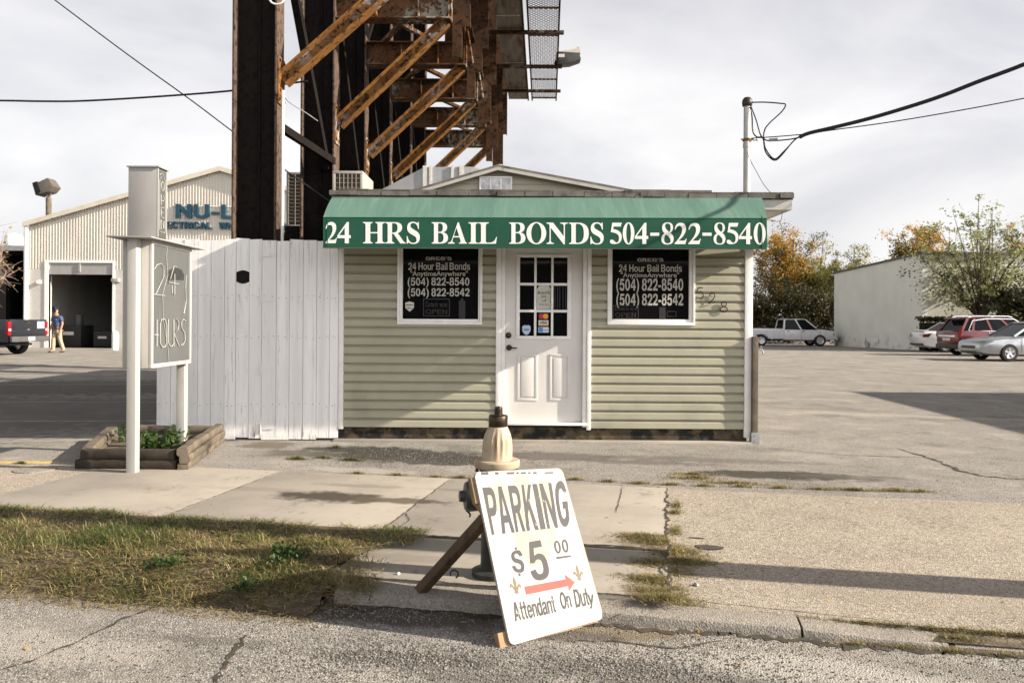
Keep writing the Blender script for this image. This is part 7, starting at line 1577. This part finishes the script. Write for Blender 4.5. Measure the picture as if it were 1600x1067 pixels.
# ------------------------------------------------------------ grass, weeds and litter
random.seed(99)
G = [leafmat('grass_green', (.11,.155,.04), .3), leafmat('grass_olive', (.215,.205,.07), .3), leafmat('grass_straw', (.40,.325,.165), .3), leafmat('grass_brown', (.20,.14,.075), .3), leafmat('grass_deep', (.030,.052,.015), .3)]
def blade(mb, p, h, lean, mi, w_):
    a = random.uniform(0, 6.283); d = Vector((math.cos(a), math.sin(a), 0)); s = Vector((-d.y, d.x, 0))*w_/2
    m = p+d*lean*.4+Vector((0,0,h*.62)); e = p+d*lean+Vector((0,0,h*random.uniform(.55,1)))
    mb.add([p-s, p+s, m+s*.7, m-s*.7, e], [(0,1,2,3),(3,2,4)], mi)
from mathutils import noise as mn
mb = MB(); cnt = 0
while cnt < 56000:
    u = -13.5+12.1*random.random()**.62 ; v = random.uniform(3.52, VJ+.08)
    if u > -1.60+.16*math.sin(v*7)+.12*math.sin(v*17)+random.gauss(0,.06): continue
    c = mn.noise(Vector((u*1.7, v*2.3, 0))); c2 = mn.noise(Vector((u*4.1, v*5.3, 3))); t = (v-3.5)/(VJ-3.5)
    dens = .27+.36*t+.85*c+.45*c2
    if t < .22: dens -= .45*(1-t/.22)
    if t > .8 and c2 > .1 and c < .1: dens -= .5
    if random.random() > dens: continue
    z = vz(u, v); p = uv(u, v, z)
    gness = .33+.95*c-.35*c2+.30*(t-.35)
    r = random.random()
    mi = (0 if r < .55 else 4 if r < .75 else 1) if random.random() < gness else (2 if r < .45 else 1 if r < .75 else 3)
    h = random.uniform(.018,.058)*(1.2 if gness > .5 else .8)*(.7+.55*t-.75*max(0,t-.75)/.25*.8)*(1+.5*c2); lean = random.uniform(.03,.11)
    if random.random() < .02: h *= 1.9
    blade(mb, p, h, lean, mi, random.uniform(.003,.006)); cnt += 1
tag(mb.build('grass', G), 'patchy green and straw coloured grass on the verge', 'grass', kind='stuff')
mb = MB()                                       # flattened dead thatch and small leaves lying on it
for _ in range(26000):
    u = -12+10.6*random.random()**.62; v = random.uniform(3.45, VJ)
    if u > -1.52+.14*math.sin(v*7)+random.gauss(0,.05): continue
    p = uv(u, v, vz(u, v)+random.uniform(.004,.02)); a = random.uniform(0,6.283); L_ = random.uniform(.02,.06); d = Vector((math.cos(a),math.sin(a),random.uniform(-.15,.25)))*L_; s = Vector((-d.y,d.x,0)).normalized()*random.uniform(.0012,.003)
    mb.add([p-s,p+s,p+d+s,p+d-s], [(0,1,2,3)], random.choice((2,2,3,3,1)))
tag(mb.build('thatch', G), 'dead straw lying through the verge grass', 'thatch', kind='stuff')
def patch(name, label, cells, n, hmin, hmax, mats=(2,2,1,3,1,0), wd=.0035):
    """cells: (centre, radius along street, radius across, weight)"""
    mb = MB(); W = [c[3] for c in cells]
    for _ in range(n):
        c, ra, rb_, _w = random.choices(cells, W)[0]; r = abs(random.gauss(0,.55)); a = random.uniform(0,6.283); q = c+EU*ra*r*math.cos(a)+EV*rb_*r*math.sin(a); r2 = min(1, r*r); v_ = EV.dot(q); u_ = EU.dot(q)
        if VC+.17 < v_ < VF: q.z = (zf(v_) if u_ > .03 else .006 if v_ > VJ else -.006)-.003
        blade(mb, q, random.uniform(hmin,hmax)*(1.15-.6*r2), random.uniform(.01,.05), random.choice(mats), wd)
    return tag(mb.build(name, G), label, 'grass', kind='stuff')
def ga(px, py, z=-.005):
    p = gnd(px, py, z); v = EV.dot(p); u = EU.dot(p); return Vector((p.x, p.y, zf(v) if (u > .03 and VC < v < VF) else .004))
cells = [(ga(1040,850),.30,.15,8),(ga(1005,842),.20,.10,5),(ga(1070,866),.22,.12,5),(ga(1030,880),.22,.12,5),(ga(1022,905),.20,.11,5),(ga(1035,925),.20,.10,5),(ga(1040,938),.16,.06,3),(ga(1057,825),.05,.16,1.6),(ga(1058,790),.03,.22,1.2),(ga(1054,800),.07,.07,1)]
patch('joint_grass', 'dry grass clump growing in the joint between pavement and apron', cells, 12000, .006, .030, (2,2,2,1,1,3,0))
mb = MB()
for c, ra, rb_, w_ in cells[:7]:
    for _ in range(260): 
        r = abs(random.gauss(0,.5)); a = random.uniform(0,6.283); q = c+EU*ra*r*math.cos(a)+EV*rb_*r*math.sin(a)+Vector((0,0,.003)); L_ = random.uniform(.02,.06); q.z = (zf(EV.dot(q)) if EU.dot(q) > .03 else .006 if EV.dot(q) > VJ else -.006)+.003; b_ = random.uniform(0,6.283); d = Vector((math.cos(b_),math.sin(b_),.12))*L_; s = Vector((-d.y,d.x,0)).normalized()*.002
        mb.add([q-s,q+s,q+d+s,q+d-s], [(0,1,2,3)], random.choice((2,3,3)))
tag(mb.build('dead_grass', G), 'dead straw lying in the joint grass clump', 'thatch', kind='stuff')
cells = [(ga(x, y, 0),.16,.022,1) for x, y in ((560,741),(620,743),(680,746),(720,747),(900,750),(950,753),(1000,756),(1050,758),(1100,760),(1160,761),(1220,763),(1280,765),(1340,767),(1400,768),(1440,769))]
cells += [(ga(1085,748,0),.34,.09,4),(ga(1150,756,0),.45,.05,3.5),(ga(1080,742,0),.22,.05,2),(ga(1330,766,0),.35,.035,2),(ga(1400,767,0),.25,.03,1.5)]
patch('dry_grass_strip', 'thin strip of straw grass along the far edge of the pavement', cells, 6000, .010, .035, (2,2,2,1,3,1))
cells = [(ga(465,718,0),.13,.04,3),(ga(550,720,0),.20,.04,2.5),(ga(505,716,0),.12,.03,1.5),(ga(525,700,0),.06,.03,1),(ga(33,725,0),.10,.02,1)]
patch('low_weeds', 'low green weeds at the edge of the lot before the fence gate', cells, 1500, .012, .04, (0,0,1,1,4,2))
cells = [(uv(u, 3.925, zf(3.95)-.003),.14,.018,1) for u in [.55+.13*i for i in range(16)]] + [(uv(.85+.2*i, VC-.03, ROADZ),.12,.02,.8) for i in range(7)] + [(uv(1.3,3.86,-.07),.12,.05,2)]
patch('kerb_grass', 'short dry grass growing along the back of the right kerb', cells, 3000, .008, .028, (2,1,3,3,1,0))
weed('broadleaf_weed', uv(-2.02,4.05,vz(-2.02,4.05)), (.13,.10), .07, 12, 'low broadleaf weed in the verge nearest the prop leg', .03, 30, 'broadleaf weeds in the verge')
weed('broadleaf_weed', uv(-2.62,3.86,vz(-2.62,3.86)), (.10,.08), .055, 8, 'small broadleaf weed near the gutter left of the sign shadow', .03, 26, 'broadleaf weeds in the verge')
weed('broadleaf_weed', uv(-2.1,3.72,vz(-2.1,3.72)), (.08,.06), .05, 6, 'small broadleaf weed at the gutter just left of the prop leg', .028, 22, 'broadleaf weeds in the verge')
# fallen leaves and grit
mb = MB()
def flat_leaf(p, sz, mi):
    a = random.uniform(0,6.283); d = Vector((math.cos(a),math.sin(a),random.uniform(-.2,.4)))*sz; s = Vector((-d.y,d.x,random.uniform(-.2,.3)*sz)).normalized()*sz*.45
    mb.add([p-d*.5, p+s*.5, p+d*.5, p-s*.5], [(0,1,2,3)], mi)
for _ in range(330):
    u = random.uniform(-6,4); v = random.uniform(2.6,VF+1.5); z = ROADZ if v < VC else (zf(v) if u > .03 and v < VF else .006 if v < VF else 0)
    flat_leaf(uv(u, v, z+.006), random.uniform(.012,.03), random.randrange(4))
for _ in range(260):
    u = random.uniform(-9,3); v = VC-abs(random.gauss(0,.12))-.02; flat_leaf(uv(u, v, ROADZ+.004), random.uniform(.008,.022), random.randrange(4))
tag(mb.build('leaf_litter', [LO[0], LO[1], NT('dry_leaf').done((.10,.06,.03), .8), NT('dark_leaf').done((.035,.028,.02), .8)]), 'scattered fallen leaves on road and pavement', 'leaf litter', kind='stuff')
mb = MB()
def pebble(p, r): 
    k = [(1,0,0),(-1,0,0),(0,1,0),(0,-1,0),(0,0,.7),(0,0,-.6)]; m_ = Matrix.Rotation(random.uniform(0,6.28),3,'Z')
    mb.add([p+m_@Vector(q)*r*random.uniform(.7,1.3) for q in k], [(0,2,4),(2,1,4),(1,3,4),(3,0,4),(2,0,5),(1,2,5),(3,1,5),(0,3,5)], random.randrange(2))
for _ in range(5200):
    k_ = random.random()
    c_ = gnd(620,1028,ROADZ) if k_ < .3 else gnd(1000,1045,ROADZ) if k_ < .6 else gnd(600,960,ROADZ) if k_ < .75 else gnd(random.uniform(-50,1650),random.uniform(985,1090),ROADZ)
    q = c_+Vector((random.gauss(0,.33),random.gauss(0,.10),0)) if k_ < .75 else c_
    if EV.dot(q) < VC-.02: pebble(q+Vector((0,0,.002)), random.uniform(.003,.0065))
for _ in range(2600):
    c_ = gnd(random.choice((560,640,700,780)),random.uniform(700,728),0); pebble(c_+Vector((random.gauss(0,.25),random.gauss(0,.15),.002)), random.uniform(.003,.006))
for _ in range(1500):
    u = random.uniform(-4,3.5); v = VC-.02-abs(random.gauss(0,.16)) if random.random() < .7 else random.uniform(2.6,VC); pebble(uv(u, v, ROADZ+.002), random.uniform(.002,.006))
for _ in range(500):
    u = random.uniform(-5,4); v = random.uniform(VF,8.9); pebble(uv(u, v, .002), random.uniform(.003,.007))
tag(mb.build('gravel', [pm('grit', (.13,.12,.11), (.07,.065,.06), 40, .9), pm('pale_grit', (.27,.255,.23), (.21,.20,.18), 40, .9)], smooth=False), 'loose grit along the kerb and lot edge', 'gravel', kind='stuff')
for (px, py, z_, r_, lab) in ((1088,908,-.03,.016,'grey pebble on the apron beside the dry grass clump'),(622,897,-.006,.012,'pale pebble on the concrete behind the prop leg')):
    mb = MB(); p = gnd(px, py, z_); mb.lathe([(0,-.2*r_),(r_*.8,0),(r_,.4*r_),(r_*.6,.9*r_),(0,1.05*r_)], (p.x,p.y,zf(EV.dot(p)) if px > 1000 else -.006), 12, mod=lambda t, h: 1+.15*math.sin(3*t)); tag(mb.build('pebble', M['galv'] if px > 1000 else M['shield'], smooth=True), lab, 'pebble')
